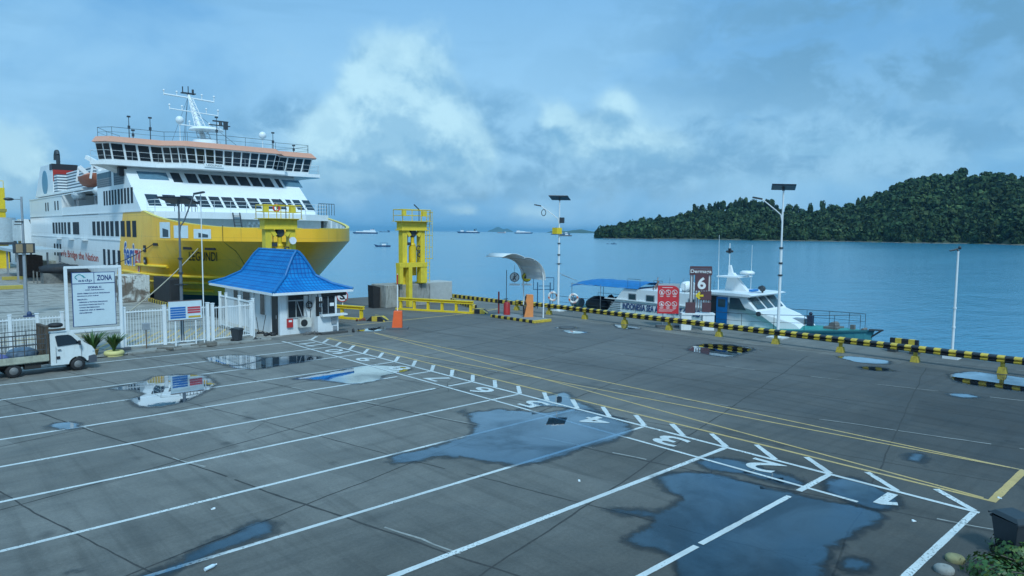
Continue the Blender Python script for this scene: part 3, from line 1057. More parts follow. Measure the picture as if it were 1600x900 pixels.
class FB(MB):
    """ferry parts are written in world coordinates and stored relative to the ferry's base"""
    def build(s, name, m, parent=None, bevel=0.0, loc=None):
        pr = parent or ferry
        off = FO
        s.v = [tuple(Vector(p) - off) for p in s.v]
        return MB.build(s, name, m, pr, bevel)


hb = FB()
lv = [-6.0, -3.0, -2.2, -1.0, 0.2, 1.3, 2.4, 3.4, 4.3, 5.0, 5.4]
NY = 44
us = [(i / (NY - 1)) ** 1.7 for i in range(NY)]
rows = []
for z in lv:
    zz = max(z, -2.2)
    yf = yfront(zz)
    ys = [yf + (80 - yf) * u for u in us] + [92.0, 110.0, 131.0]
    rows.append([(y, z, half(y, zz)) for y in ys])
ysk = [r_[0] for r_ in rows[-1]]
rows.append([(y, 5.4 + 0.5 * (ztop(y) - 5.4), half(y, 5.4)) for y in ysk])
rows.append([(y, ztop(y), half(y, 5.4)) for y in ysk])
n = len(rows[0])
for sgn in (-1, 1):
    vs = [(CX + sgn * h_, y, z) for r_ in rows for (y, z, h_) in r_]
    fs = [(k * n + i, k * n + i + 1, (k + 1) * n + i + 1, (k + 1) * n + i) for k in range(len(rows) - 1) for i in range(n - 1)]
    hb.add(vs, fs, False)
hb.sheet([(CX - HB, 131, -6), (CX + HB, 131, -6), (CX + HB, 131, 8), (CX - HB, 131, 8)])
hull = hb.build('hull', m_hull)
hull.data.polygons.foreach_set('use_smooth', [True] * len(hull.data.polygons))
# keep the knuckle crisp
import bmesh
bmm = bmesh.new()
bmm.from_mesh(hull.data)
bmesh.ops.remove_doubles(bmm, verts=bmm.verts, dist=0.001)
bmesh.ops.recalc_face_normals(bmm, faces=bmm.faces)
for e in bmm.edges:
    if all(abs(v.co.z - 5.4) < 0.01 for v in e.verts) or (len(e.link_faces) == 2 and e.calc_face_angle(0) > R(35)):
        e.smooth = False
bmm.to_mesh(hull.data)
bmm.free()

# bulwark inner face, deck, cap rail
inn = FB()
Ys = [54.25 + (70 - 54.25) * (i / 40) ** 1.6 for i in range(41)]


def inner(Y):
    return max(0.0, half(Y - 0.05, 5.4) - 0.28)


for sgn in (-1, 1):
    vs = []
    for Y in Ys:
        vs += [(CX + sgn * inner(Y), Y + 0.2, 5.41), (CX + sgn * inner(Y), Y + 0.2, ztop(Y) - 0.02)]
    inn.add(vs, [(2 * i, 2 * i + 2, 2 * i + 3, 2 * i + 1) for i in range(len(Ys) - 1)], True)
    for Y in Ys[4::3]:
        inn.bar((CX + sgn * (inner(Y) - 0.12), Y + 0.2, 5.42), (CX + sgn * (inner(Y) - 0.02), Y + 0.2, ztop(Y) - 0.1), 0.06, 0.3)
inn.build('bulwark_lining', ship_white)
dk = FB()
dv = [(CX - inner(Y), Y + 0.2, 5.405) for Y in Ys] + [(CX + inner(Y), Y + 0.2, 5.405) for Y in Ys[::-1]]
dk.sheet(dv)
dk.build('foredeck', mat('deck grey green', (0.24, 0.32, 0.32), 0.7, var=0.2))
cap = FB()
for sgn in (-1, 1):
    pp_ = [(CX + sgn * (half(Y, 5.4) - 0.12), Y + 0.1, ztop(Y) + 0.02) for Y in Ys]
    for a, b_ in zip(pp_[:-1], pp_[1:]):
        cap.bar(a, b_, 0.30, 0.07)
cap.build('cap_rail', mat('cap rail yellow', (0.80, 0.62, 0.12), 0.45))


def hull_pt(Y, z, out=0.02, sgn=-1):
    return (CX + sgn * (half(Y, z) + out), Y, z)


# rubbing strakes on the bow
for (ya, yb, z, r_) in ((60.3, 77.5, 2.15, 0.16), (59.6, 75.0, 1.55, 0.15), (66.5, 72.5, 3.0, 0.15), (64.5, 70, 0.75, 0.14)):
    sk = FB()
    N_ = 26
    pr_ = None
    for i in range(N_ + 1):
        Y = ya + (yb - ya) * i / N_
        p = Vector(hull_pt(max(Y, yfront(z) + 0.4), z, 0.05))
        if pr_ is not None:
            sk.tube(pr_, p, r_, n=8)
        pr_ = p
    sk.build('rubbing_strake', mat('strake yellow', (0.85, 0.55, 0.03), 0.4))
    if z > 1.0:
        pass
# visor seam
sm_ = FB()
pr_ = None
for i in range(18):
    z = -0.4 + i * (6.7 + 0.4) / 17
    Y = 58.5 + 0.8 * max(0, (4.5 - z)) * 0.9
    p = Vector(hull_pt(max(Y, yfront(z) + 0.2), z, 0.0))
    if pr_ is not None:
        sm_.tube(pr_, p, 0.035, n=5)
    pr_ = p
sm_.build('visor_seam', mat('seam shadow paint', (0.16, 0.11, 0.01), 0.6))
# mooring openings in the side below the knuckle
for (Y, z) in ((67.4, 5.0), (60.7, 4.75), (62.9, 4.75)):
    f_ = FB()
    p = Vector(hull_pt(Y, z, 0.02))
    q_ = Vector(hull_pt(Y - 0.9, z, 0.02))
    f_.bar(p, q_, 0.10, 0.24)
    f_.build('fairlead', black_rubber)
# bulwark openings: opaque pale panels, the light inside painted as their colour
painted_opening_light = mat('painted opening light', (0.62, 0.72, 0.76), 0.5, var=0.1)
for (pa, pb, ya_, yb_, tilt) in ((250, 266, 347, 372, 0), (272, 294, 352, 372, 0), (303, 330, 358, 373, 0)):
    # find stations whose image columns match
    def station(px):
        best = min((abs(((CX - half(Y, 6.0)) / Y) - (at(px, 362, 60, 1).x / 60)), Y) for Y in [56 + 0.05 * k for k in range(320)])
        return best[1]
    Ya, Yb = station(pa), station(pb)
    Ym = (Ya + Yb) / 2
    zt = min(at((pa + pb) / 2, ya_, Ym, 1).z, ztop(Ym) - 0.25)
    zb = at((pa + pb) / 2, yb_, Ym, 1).z
    f_ = FB()
    vs = []
    N_ = 6
    for i in range(N_ + 1):
        Y = Ya + (Yb - Ya) * i / N_
        vs += [(CX - half(Y, 5.4) - 0.02, Y, zb), (CX - half(Y, 5.4) - 0.02, Y, zt)]
    f_.add(vs, [(2 * i, 2 * i + 1, 2 * i + 3, 2 * i + 2) for i in range(N_)])
    wnd = f_.build('bulwark_opening_painted_light', painted_opening_light)
    f2 = FB()
    Y1, Y2 = Ya + (Yb - Ya) * 0.30, Ya + (Yb - Ya) * 0.85
    zc = zb + (zt - zb) * 0.62
    f2.add([(CX - half(Y1, 5.4) - 0.035, Y1, zb + 0.1), (CX - half(Y1, 5.4) - 0.035, Y1, zc), (CX - half(Y2, 5.4) - 0.035, Y2, zc - 0.15), (CX - half(Y2, 5.4) - 0.035, Y2, zb + 0.1)], [(0, 1, 2, 3)])
    if pa != 272:
        f2.build('opening_machinery', mat('dark interior', (0.05, 0.08, 0.10), 0.7), wnd)

# writing on the hull
nm_ = FB()


def on_bow(x, y, Y0=60.3, z0=4.02):
    Y = Y0 - x
    z = z0 + y
    return hull_pt(Y, z, 0.10)


def station_z(px, z):
    q_ = at(px, 395, 60, 1).x / 60
    lo_, hi_ = yfront(z) + 0.3, 72.0
    for _ in range(40):
        m_ = (lo_ + hi_) / 2
        if (CX - half(m_, z)) / m_ > q_:
            lo_ = m_
        else:
            hi_ = m_
    return lo_


def on_bow_px(x, y):
    z = 4.05 + y
    Y = station_z(318.5 + x, z)
    return hull_pt(Y, z, 0.08)


write(nm_, 'LEGUNDI', 1.0, on_bow_px, fit=(44.0, 0.80), off=0.006)
nm_.build('ship_name', black_paint)
XS = CX - HB
blg = FB()
write(blg, 'feri', 1.0, lambda x, y: (XS - 0.045, 75.1 - x, 3.95 + y), fit=(3.6, 2.15), off=0.02)
blg.build('logo_lettering', mat('logo blue', (0.01, 0.08, 0.33), 0.45))
rlg = FB()
write(rlg, 'zy', 1.0, lambda x, y: (XS - 0.046, 72.15 - x, 3.35 + y), fit=(2.0, 2.0), off=0.02)
rlg.build('logo_lettering', mat('logo red', (0.60, 0.04, 0.03), 0.45))
wl = FB()
for k_ in range(10):
    ox, oy = 0.16 * math.cos(k_ * PI / 5), 0.13 * math.sin(k_ * PI / 5)
    write(wl, 'feri', 1.0, lambda x, y: (XS - 0.020 - 0.001 * k_, 75.1 - x + ox, 3.95 + y + oy), fit=(3.6, 2.15), off=0.02)
    write(wl, 'zy', 1.0, lambda x, y: (XS - 0.0205 - 0.001 * k_, 72.15 - x + ox, 3.35 + y + oy), fit=(2.0, 2.0), off=0.02)
wl.build('logo_outline', ship_white)
bt = FB()
write(bt, 'We Bridge the Nation', 1.0, lambda x, y: (XS - 0.03, 98.0 - x, 2.95 + y), fit=(20.5, 1.15), off=0.01)
bt.build('slogan', mat('slogan red', (0.50, 0.07, 0.05), 0.5))
# draught marks boxes beside the logo
for z in (4.55, 3.45):
    f_ = FB()
    f_.box((XS - 0.02, 69.85, z), (0.06, 0.7, 0.62))
    pw = f_.build('mooring_recess', black_rubber)
    f_ = FB()
    f_.box((XS - 0.06, 69.9, z - 0.05), (0.04, 0.4, 0.22))
    f_.build('roller', steel, pw)


side_glass = mat('side opening dark', (0.02, 0.03, 0.04), 0.6, var=0.3, spec=0.2)


def side_window(Y, z, wd, ht, name='side_window', m=None):
    f_ = FB()
    f_.box((XS - 0.008, Y, z), (0.03, wd, ht))
    return f_.build(name, m or side_glass)


# car deck side openings, main row and lower row, passenger rows
def window_row(pxs_, py, z, ht, frac=0.66):
    yy = [at(px, py, XS, 0).y for px in pxs_]
    for i_, Y in enumerate(yy):
        pitch = abs(yy[i_] - yy[i_ - 1]) if i_ else abs(yy[1] - yy[0])
        side_window(Y, z, min(pitch, 3.2) * frac, ht)


window_row((84, 88.5, 93, 97.5, 102, 108, 117, 122), 357, 6.35, 1.5)
window_row((147, 154, 161, 168, 175, 183, 192, 201, 210), 357, 6.35, 1.55)
window_row((86, 90.5, 95), 395, 3.45, 1.6, 0.5)
window_row((163, 170, 178, 186), 395, 3.3, 1.7, 0.5)
window_row((163.5, 167.5, 172, 176.5, 181, 186, 191, 196, 201, 206.5), 318, 9.55, 1.5, 0.58)


for (z_, y0_, y1_, nm2) in ((8.02, 70.5, 131, 'fender_strip'), (5.2, 78.2, 131, 'fender_strip'), (10.62, 88, 131, 'fender_strip')):
    f_ = FB()
    f_.box2((XS - 0.07, y0_, z_ - 0.06), (XS + 0.02, y1_, z_ + 0.06))
    f_.build(nm2, ship_white)
f_ = FB()
for y_ in (94.0, 101.5, 109.0):
    f_.box2((XS - 0.5, y_ - 1.6, 4.95), (XS, y_ + 1.6, 5.05))
f_.build('side_sponson', ship_white)
# front house: sloping white face
SL = (76.4 - 70.5) / (12.5 - 8.0)


def slope(X, z, out=0.0):
    return (X, 70.5 + (z - 8.0) * SL - out * 0.6, z + out * 0.79)


fh = FB()
fh.prism([(70.5, 8.0), (76.4, 12.5), (87.0, 12.5), (87.0, 8.0)], 0, XS, CX + HB)
fh.build('front_house', ship_white)
# wide end openings and rows of windows on the sloping face
glz = mat('passenger glazing', (0.015, 0.028, 0.042), 0.12, var=0.15)
glp = mat('pale glazing', (0.10, 0.20, 0.27), 0.2, var=0.2)  # blue-grey sky reflection painted into the glass colour


def slope_window(pa, pb, py, z0, z1, m=glz):
    Ytop = 70.5 + (z1 - 8.0) * SL
    xa, xb = at(pa, py, Ytop, 1).x, at(pb, py, Ytop, 1).x
    f_ = FB()
    k = 0.03
    vs = [slope(xa, z0, k), slope(xb, z0, k), slope(xb, z1, k), slope(xa, z1, k), slope(xa, z0, -.02), slope(xb, z0, -.02), slope(xb, z1, -.02), slope(xa, z1, -.02)]
    f_.add(vs, [(0, 1, 2, 3), (0, 4, 5, 1), (1, 5, 6, 2), (2, 6, 7, 3), (3, 7, 4, 0)])
    return f_.build('front_window', m)


for pa, pb in ((225.6, 245), (253, 273), (281, 300), (304.5, 321), (325, 341), (345, 361), (365, 381), (385, 400.5), (404.5, 420), (423.5, 439), (445, 452.5), (456, 467), (471, 482)):
    slope_window(pa, pb, 307, 8.55, 9.65)
for pa, pb in ((265, 279), (287.5, 304.5), (308.5, 325), (329, 345), (349, 365), (368.5, 384), (388, 402.5), (406, 421), (428, 434.5)):
    slope_window(pa, pb, 269, 11.05, 12.05)
slope_window(213, 259, 268, 11.2, 12.0, glp)
slope_window(439, 466, 276, 11.2, 12.0, glp)
# side openings with netting on the upper level
for (pa, pb, z0, z1) in ((152, 174, 10.75, 12.25), (178, 194, 10.75, 12.3)):
    Ya, Yb = at(pa, 285, XS, 0).y, at(pb, 285, XS, 0).y
    f_ = FB()
    f_.box2((XS - 0.02, Ya, z0), (XS + 0.01, Yb, z1))
    ow = f_.build('side_opening', mat('shaded gallery', (0.07, 0.14, 0.18), 0.6, var=0.4, vs=2))
    f_ = FB()
    k = 0
    while k * 0.4 < abs(Ya - Yb):
        y = min(Ya, Yb) + k * 0.4
        f_.box((XS - 0.05, y, (z0 + z1) / 2 - 0.3), (0.03, 0.035, z1 - z0 - 0.6))
        k += 1
    for q_ in range(4):
        f_.box2((XS - 0.06, Ya, z0 + 0.15 + q_ * 0.22), (XS - 0.03, Yb, z0 + 0.185 + q_ * 0.22))
    f_.build('railing', steel, ow)

# forecastle platform in front of the house
pf = FB()
pf.prism([(XS + 0.25, 71.2), (XS + 0.25, 67.5), (22.0, 66.0), (32.5, 66.0), (CX + HB - 0.25, 67.5), (CX + HB - 0.25, 71.2)], 2, 7.35, 7.95)
pf.build('platform', ship_white)
bk = FB()
bk.box2((XS + 0.9, 67.9, 5.42), (CX + HB - 0.9, 68.1, 7.35))
bk.build('deck_bulkhead', mat('bulkhead pale', (0.74, 0.78, 0.80), 0.5, var=0.1))


def railing(pts, h_=1.05, rails=3, sp_=1.5, r_=0.022, cls=FB, name='railing', m=None, parent=None):
    f_ = cls()
    for a, b_ in zip(pts[:-1], pts[1:]):
        a, b_ = Vector(a), Vector(b_)
        n_ = max(1, int((b_ - a).length / sp_))
        for i in range(n_ + 1):
            p = a.lerp(b_, i / n_)
            f_.tube(p, p + Vector((0, 0, h_)), r_, n=5)
        for k in range(rails):
            z = Vector((0, 0, h_ * (k + 1) / rails))
            f_.tube(a + z, b_ + z, r_ * (1.2 if k == rails - 1 else 0.8), n=5)
    return f_.build(name, m or white_paint, parent)


railing([(XS + 0.35, 70.0, 7.95), (XS + 0.35, 67.6, 7.95), (22.0, 66.1, 7.95), (32.5, 66.1, 7.95), (CX + HB - 0.35, 67.6, 7.95), (CX + HB - 0.35, 70.2, 7.95)])
for xg in (21.4, 35.6):     # ladder cages at the ends of the platform
    f_ = FB()
    for k in range(7):
        f_.tube((xg - 0.9 + 0.3 * k, 67.6, 7.95), (xg - 0.9 + 0.3 * k, 67.6, 9.15), 0.03, n=5)
    f_.tube((xg - 0.9, 67.6, 9.15), (xg + 0.9, 67.6, 9.15), 0.035, n=5)
    f_.build('gate', dark_steel)
# steps up to the platform
f_ = FB()
for xx in (25.1, 25.75):
    f_.bar((xx, 65.9, 7.95), (xx, 64.9, 5.1), 0.08, 0.12)
for k in range(9):
    f_.box((25.42, 65.8 - 0.1 * k, 7.65 - 0.3 * k), (0.6, 0.2, 0.04))
f_.build('ladder', dark_steel)
# winches, locker, cowl vents on the foredeck
f_ = FB()
for xx in (28.2, 31.8):
    f_.tube((xx - 0.7, 60.8, 5.8), (xx + 0.7, 60.8, 5.8), 0.42, n=12)
    f_.box((xx - 0.85, 60.8, 5.6), (0.14, 1.1, 1.1))
    f_.box((xx + 0.85, 60.8, 5.6), (0.14, 1.1, 1.1))
f_.build('winch', black_paint)
f_ = FB()
for k in range(5):
    f_.tube((26.9 + k * 0.45, 66.9, 5.42), (26.9 + k * 0.45, 66.9, 6.9), 0.09, n=8)
    f_.tube((26.9 + k * 0.45, 66.9, 6.9), (26.9 + k * 0.45, 66.5, 7.02), 0.11, n=8)
f_.build('deck_vent', ship_white)
f_ = FB()
f_.tube((31.3, 66.4, 5.1), (31.3, 66.4, 9.0), 0.05, n=6)
f_.build('flag_staff', ship_white)
f_ = FB()
f_.torus((29.4, 66.0, 8.5), 0.30, 0.09, ax=1)
f_.build('lifebuoy', mat('lifebuoy red', (0.65, 0.06, 0.03), 0.5))

# bridge: walkway slab, leaning glazed wheelhouse, salmon eave
WB = [(19.2, 82.5), (17.4, 79.2), (16.0, 76.5), (16.9, 75.1), (21.6, 75.2), (23.3, 73.6), (33.3, 73.6), (34.4, 75.2), (38.2, 75.0), (38.7, 76.2), (38.4, 79.2), (37.0, 82.5)]


def grow(pts, g_):
    c = Vector((CX, 79))
    out = []
    for x, y in pts:
        sx = -1 if x < c.x else 1
        out.append((x + sx * g_, y - g_ if y < 80 else y))
    return out


f_ = FB()
f_.prism(grow(WB, 0.35), 2, 12.42, 12.78)
f_.build('bridge_deck', ship_white)
f_ = FB()
# soffit knees carrying the wings
f_.prism([(17.2, 12.42), (18.5, 12.42), (18.5, 11.9)], 1, 76.6, 79)
f_.prism([(38.2, 12.42), (36.0, 12.42), (36.0, 11.9)], 1, 76.0, 79)
f_.build('wing_bracket', ship_white)
inn_ = grow(WB, -0.62)
topo = grow(WB, -0.25)
f_ = FB()
n = len(WB)
f_.add([(x, y, 12.78) for x, y in inn_] + [(x, y, 14.75) for x, y in topo], [tuple(range(n))] + [(i, (i + 1) % n, n + (i + 1) % n, n + i) for i in range(n)])
f_.build('wheelhouse', ship_white)
m_eave = mat('salmon eave', (0.62, 0.30, 0.20), 0.5, var=0.08)
f_ = FB()
e0, e1 = grow(WB, 0.10), grow(WB, -0.35)
f_.add([(x, y, 14.62) for x, y in e0] + [(x, y, 15.18) for x, y in e1], [(i, (i + 1) % n, n + (i + 1) % n, n + i) for i in range(n)] + [tuple(range(n))])
f_.build('eave', m_eave)
f_ = FB()
f_.sheet([(x, y, 15.175) for x, y in e1])
f_.build('bridge_roof', mat('roof grey', (0.45, 0.48, 0.5), 0.7))
# bridge windows: per wall segment
segs = [(2, 3, 2), (3, 4, 4), (4, 5, 3), (5, 6, 10), (6, 7, 3), (7, 8, 4), (8, 9, 1)]
for (i, j, k_) in segs:
    A0, B0 = Vector((*inn_[i], 12.78)), Vector((*inn_[j], 12.78))
    A1, B1 = Vector((*topo[i], 14.75)), Vector((*topo[j], 14.75))
    for q_ in range(k_):
        s0, s1 = (q_ + 0.09) / k_, (q_ + 0.91) / k_
        def P_(s_, h_):
            return A0.lerp(B0, s_).lerp(A1.lerp(B1, s_), h_)
        a, b_, c_, d_ = P_(s0, 0.14), P_(s1, 0.14), P_(s1, 0.86), P_(s0, 0.86)
        nn = (b_ - a).cross(d_ - a).normalized()
        if nn.y > 0 and abs(nn.y) > 0.3:
            nn = -nn
        if abs(nn.y) <= 0.3:
            nn = Vector((-1 if A0.x < CX else 1, 0, 0))
        f_ = FB()
        f_.add([p + nn * 0.03 for p in (a, b_, c_, d_)] + [p - nn * 0.02 for p in (a, b_, c_, d_)], [(0, 1, 2, 3), (0, 4, 5, 1), (1, 5, 6, 2), (2, 6, 7, 3), (3, 7, 4, 0)])
        f_.build('bridge_window', dark_glass)
wr = [(x, y, 12.78) for x, y in grow(WB, 0.25)]
railing(wr, 1.0, 2, 1.9, 0.013)
rr = [(x, y, 15.18) for x, y in grow(WB, -0.6)]
railing(rr, 0.9, 2, 2.6, 0.018, m=dark_steel)
f_ = FB()
f_.box((26.1, 73.18, 12.85), (1.9, 0.05, 0.36))
pl_ = f_.build('name_board', ship_white)
f_ = FB()
write(f_, 'LEGUNDI', 0.5, lambda x, y: (26.1 + x, 73.145, 12.85 + y), fit=(1.5, 0.2))
f_.build('name_lettering', dark_steel, pl_)
# navigation light box on the wing
f_ = FB()
f_.box((18.4, 76.3, 11.95), (0.7, 0.7, 0.85))
f_.build('light_box', black_paint)
# mast: leaning aft
f_ = FB()
MB0, MT = Vector((27.5, 79.2, 15.2)), Vector((27.3, 84.0, 21.6))
f_.tube(MB0, MB0.lerp(MT, 0.12), 0.6, 0.5, 10)
f_.tube(MB0.lerp(MT, 0.10), MT, 0.32, 0.16, 8)
for k_ in range(9):
    a_, b_2 = MB0.lerp(MT, 0.1 + 0.09 * k_), MB0.lerp(MT, 0.19 + 0.09 * k_)
    ow = 0.75 * (1 - 0.08 * k_)
    for sx in (-1, 1):
        f_.tube(a_ + Vector((sx * ow, -0.3, 0)), b_2 + Vector((sx * ow * 0.92, -0.3, 0)), 0.045, n=5)
        f_.tube(a_ + Vector((sx * ow, -0.3, 0)), b_2 + Vector((-sx * ow * 0.92, -0.3, 0)), 0.03, n=4)
mst = f_.build('mast', ship_white)
f_ = FB()
f_.tube((MB0.x, MB0.y, 15.2), (MB0.x, MB0.y, 16.0), 1.5, 1.4, 14)
f_.tube((MB0.x, MB0.y, 17.1), (MB0.x, MB0.y, 17.35), 1.8, 1.6, 14)
f_.build('mast_platform', ship_white)
for (s_, w_, ln) in ((0.93, 0.10, 2.7), (0.66, 0.07, 2.6), (0.38, 0.07, 2.1)):
    c_ = MB0.lerp(MT, s_)
    f_ = FB()
    f_.tube(c_ - Vector((ln, 0, -0.1)), c_ + Vector((ln, 0, -0.1)), w_, n=6)
    for sx in (-1, -0.5, 0.5, 1):
        f_.tube(c_ + Vector((sx * ln, 0, 0)), c_ + Vector((sx * ln, 0, 0.4)), 0.05, n=5)
        f_.ball(tuple(c_ + Vector((sx * ln, 0, 0.5))), 0.13, 6, 4)
    f_.build('yardarm', ship_white)
f_ = FB()
f_.tube(MT, MT + Vector((0, 0, 0.9)), 0.05, n=5)
f_.box(tuple(MT + Vector((0, 0, 0.1))), (1.5, 0.6, 0.1))
f_.tube(MT + Vector((-.6, 0, 0)), MT + Vector((-.6, 0, 0.8)), 0.06, n=5)
f_.tube(MT + Vector((.5, 0, 0)), MT + Vector((.5, 0, 0.6)), 0.12, n=6)
f_.build('mast_top_lights', dark_steel)
f_ = FB()
f_.box((29.2, 79.6, 18.3), (1.7, 0.16, 0.14))
f_.tube((29.2, 79.6, 17.9), (29.2, 79.6, 18.25), 0.2, 0.15, 8)
f_.bar((28.0, 79.6, 17.85), (30.2, 79.6, 17.85), 0.4, 0.08)
f_.build('radar_scanner', dark_steel)
f_ = FB()
for (x, y) in ((24.4, 81.5), (25.5, 80.0), (25.0, 79.0)):
    f_.path([Vector((x, y, 15.2)), MT - Vector((0.1, 0, 0.5))], 0.02, 4)
f_.path([Vector((31.5, 79, 15.2)), MT - Vector((-0.1, 0, 1.5))], 0.02, 4)
f_.build('rigging_wire', dark_steel)
for (px, hh, kind) in ((205, 2.3, 'a'), (211, 1.0, 'a'), (238, 2.4, 'a'), (412, 1.7, 'dome'), (428, 2.2, 'a'), (460, 1.0, 'a'), (341, 3.2, 'a'), (355, 2.4, 'box'), (284, 2.4, 'dome')):
    x = at(px, 300, 77, 1).x
    f_ = FB()
    f_.tube((x, 77, 15.15), (x, 77, 15.15 + hh), 0.05, 0.03, 5)
    if kind == 'dome':
        f_.ball((x, 77, 15.2 + hh), 0.42, 10, 7)
    elif kind == 'box':
        f_.box((x, 77, 15.1 + hh), (0.4, 0.3, 0.8))
    else:
        f_.box((x, 77, 15.1 + hh), (0.3, 0.2, 0.15))
        f_.box((x, 77, 15.1 + hh * 0.55), (0.2, 0.2, 0.3))
    f_.build('antenna', ship_white if kind == 'dome' else dark_steel)

# aft part of the near side: promenade recess, boat deck, louvred casing, funnel
ih = FB()
ih.box2((22.3, 87, 8.0), (CX + HB, 118, 10.9))
ih.build('inner_house', ship_white)
f_ = FB()
f_.box2((XS, 106.5, 8.0), (22.4, 131, 10.7))
f_.build('aft_house', ship_white)
for px, z in ((72, 9.3), (75.5, 9.3), (86.5, 9.35), (91, 9.35)):
    side_window(at(px, 330, XS, 0).y, z, 0.7, 1.2)
f_ = FB()
f_.box2((XS + 0.02, 87, 8.0), (XS + 0.12, 106.5, 9.0))
f_.build('promenade_bulwark', ship_white)
f_ = FB()
f_.box2((XS, 87, 7.9), (22.4, 106.5, 8.0))
f_.build('promenade_deck', mat('deck grey', (0.2, 0.24, 0.26), 0.7))
f_ = FB()
f_.box2((XS + 0.05, 86.5, 8.0), (XS + 0.35, 87.3, 12.8))
f_.build('side_pillar', ship_white)
for (y, w_) in ((91, 1.0), (94.5, 1.8), (99, 1.2), (103, 2.0)):
    f_ = FB()
    f_.box((22.26, y, 9.4), (0.1, w_, 1.9))
    f_.build('doorway', mat('dark doorway', (0.02, 0.03, 0.04), 0.6))
f_ = FB()
f_.box2((XS + 0.2, 96, 10.9), (CX + HB - 0.2, 127, 11.1))
f_.box2((XS + 0.6, 97, 11.1), (22, 127, 11.3))
f_.build('boat_deck', ship_white)
m_louv, t = custom('louvred casing')
pos = t.node('ShaderNodeNewGeometry').outputs['Position']
zz = t.node('ShaderNodeSeparateXYZ', {0: pos}).outputs[2]
fr_ = t.math('FRACT', t.math('MULTIPLY', zz, 2.6))
lc = t.mix(t.smooth(fr_, 0.45, 0.60), (0.68, 0.72, 0.74), (0.06, 0.09, 0.12))
b = t.node('ShaderNodeBsdfPrincipled', {'Base Color': lc, 'Roughness': 0.5})
finish(t, b.outputs[0])
f_ = FB()
f_.box2((20.5, 98, 11.3), (34, 114, 14.0))
f_.build('louvred_casing', m_louv)
f_ = FB()
f_.box2((19.4, 114, 11.2), (23.5, 121.5, 13.8))
f_.build('louvred_casing', m_louv)
f_ = FB()
f_.prism([(116.5, 11.0), (116.5, 15.3), (125.5, 15.5), (131.0, 11.0)], 0, 19.3, 22.3)
fun = f_.build('funnel', ship_white)
f_ = FB()
f_.box2((19.22, 116.38, 14.55), (22.38, 118.2, 15.38))
f_.build('funnel_top', black_paint, fun)
f_ = FB()
f_.box2((19.33, 116.36, 12.9), (22.36, 116.46, 14.55))
f_.build('funnel_band', mat('funnel red', (0.42, 0.03, 0.02), 0.45), fun)
f_ = FB()
f_.prism([(122.5 + 2.2 * math.cos(k_ * PI / 12), 13.0 + 1.75 * math.sin(k_ * PI / 12)) for k_ in range(24)], 0, 19.26, 19.31)
f_.build('funnel_emblem', mat('emblem blue grey', (0.12, 0.28, 0.38), 0.5), fun)
f_ = FB()
pts_ = [Vector((20.4, 118.6, 15.3)), Vector((20.4, 118.6, 16.8)), Vector((20.4, 119.0, 17.35)), Vector((20.4, 119.8, 17.4)), Vector((20.4, 120.3, 16.9)), Vector((20.4, 120.4, 16.2))]
f_.path(pts_, 0.26, 8)
f_.build('exhaust_pipe', dark_steel, fun)

# lifeboat resting in its davit (a thing of its own)
lb = thing('lifeboat', 'orange open rescue boat hanging under the davit on the ferry side', 'lifeboat', (19.5, 94.5, 11.0))
f_ = MB()
N_, K_ = 18, 8
vs = []
for i in range(N_ + 1):
    s_ = i / N_ * 2 - 1
    wv = 1.1 * (1 - abs(s_) ** 2.6)
    keel = -1.0 + 0.75 * abs(s_) ** 2.5
    for j in range(K_ + 1):
        a = PI * j / K_
        vs.append((-wv * math.cos(a), s_ * 5.0, keel + (0.25 - keel + 0.25 * s_ * s_) * (1 - math.sin(a)) + (0.0)))
f_.add(vs, [(i * (K_ + 1) + j, (i + 1) * (K_ + 1) + j, (i + 1) * (K_ + 1) + j + 1, i * (K_ + 1) + j + 1) for i in range(N_) for j in range(K_)], True)
f_.build('hull', mat('lifeboat orange', (0.42, 0.12, 0.06), 0.55, var=0.25, dirt=0.5), lb, loc=(0, 0, 1.2))
f_ = MB()
f_.lathe((0, 0, 1.15), [(0.95, 0.0), (0.8, 0.45), (0.35, 0.7)], 12)
f_.v = [(x, y * 3.4, z) for x, y, z in f_.v]
f_.build('canopy', mat('lifeboat canopy', (0.62, 0.24, 0.15), 0.6), lb)
f_ = MB()
f_.box((0, 0, 0.6), (0.08, 9.0, 0.12))
f_.build('keel', dark_steel, lb)
f_ = FB()
for y in (91.0, 98.2):
    f_.bar((21.8, y, 11.0), (19.0, y, 13.8), 0.35, 0.5)
    f_.bar((19.0, y, 13.8), (18.7, y, 12.0), 0.2, 0.2)
f_.bar((21.5, 89.5, 12.4), (18.9, 93.5, 14.6), 0.35, 0.45)
f_.build('davit', ship_white)
for (y, z, lab) in ((100.5, 9.9, 'larger white wrapped liferaft pod under the orange rescue boat'), (89.5, 10.0, 'smaller white wrapped liferaft pod by the side pillar of the ferry')):
    f_ = MB()
    f_.ball((0, 0, 0.55), (0.75, 1.9 if y > 95 else 1.3, 0.55), 12, 8, 0.04)
    o = f_.build('liferaft', mat('raft cover', (0.62, 0.68, 0.72), 0.6, var=0.2), None, loc=(19.3, y, z))
    tag(o, lab, 'liferaft', 'liferafts on the ferry side')
    f_ = FB()
    f_.box2((18.9, y - 0.9, 8.0), (19.1, y - 0.8, z + 0.1))
    f_.box2((18.9, y + 0.8, 8.0), (19.1, y + 0.9, z + 0.1))
    f_.box2((18.8, y - 1.0, z), (19.9, y + 1.0, z + 0.08))
    f_.build('raft_cradle', steel)

# ================================================================ HOIST TOWERS OF THE MOVABLE RAMP
TY = 49.5
pale_yellow = mat('tower yellow', (0.76, 0.57, 0.04), 0.5, var=0.15, dirt=0.4, dirtcol=(0.25, 0.20, 0.06))


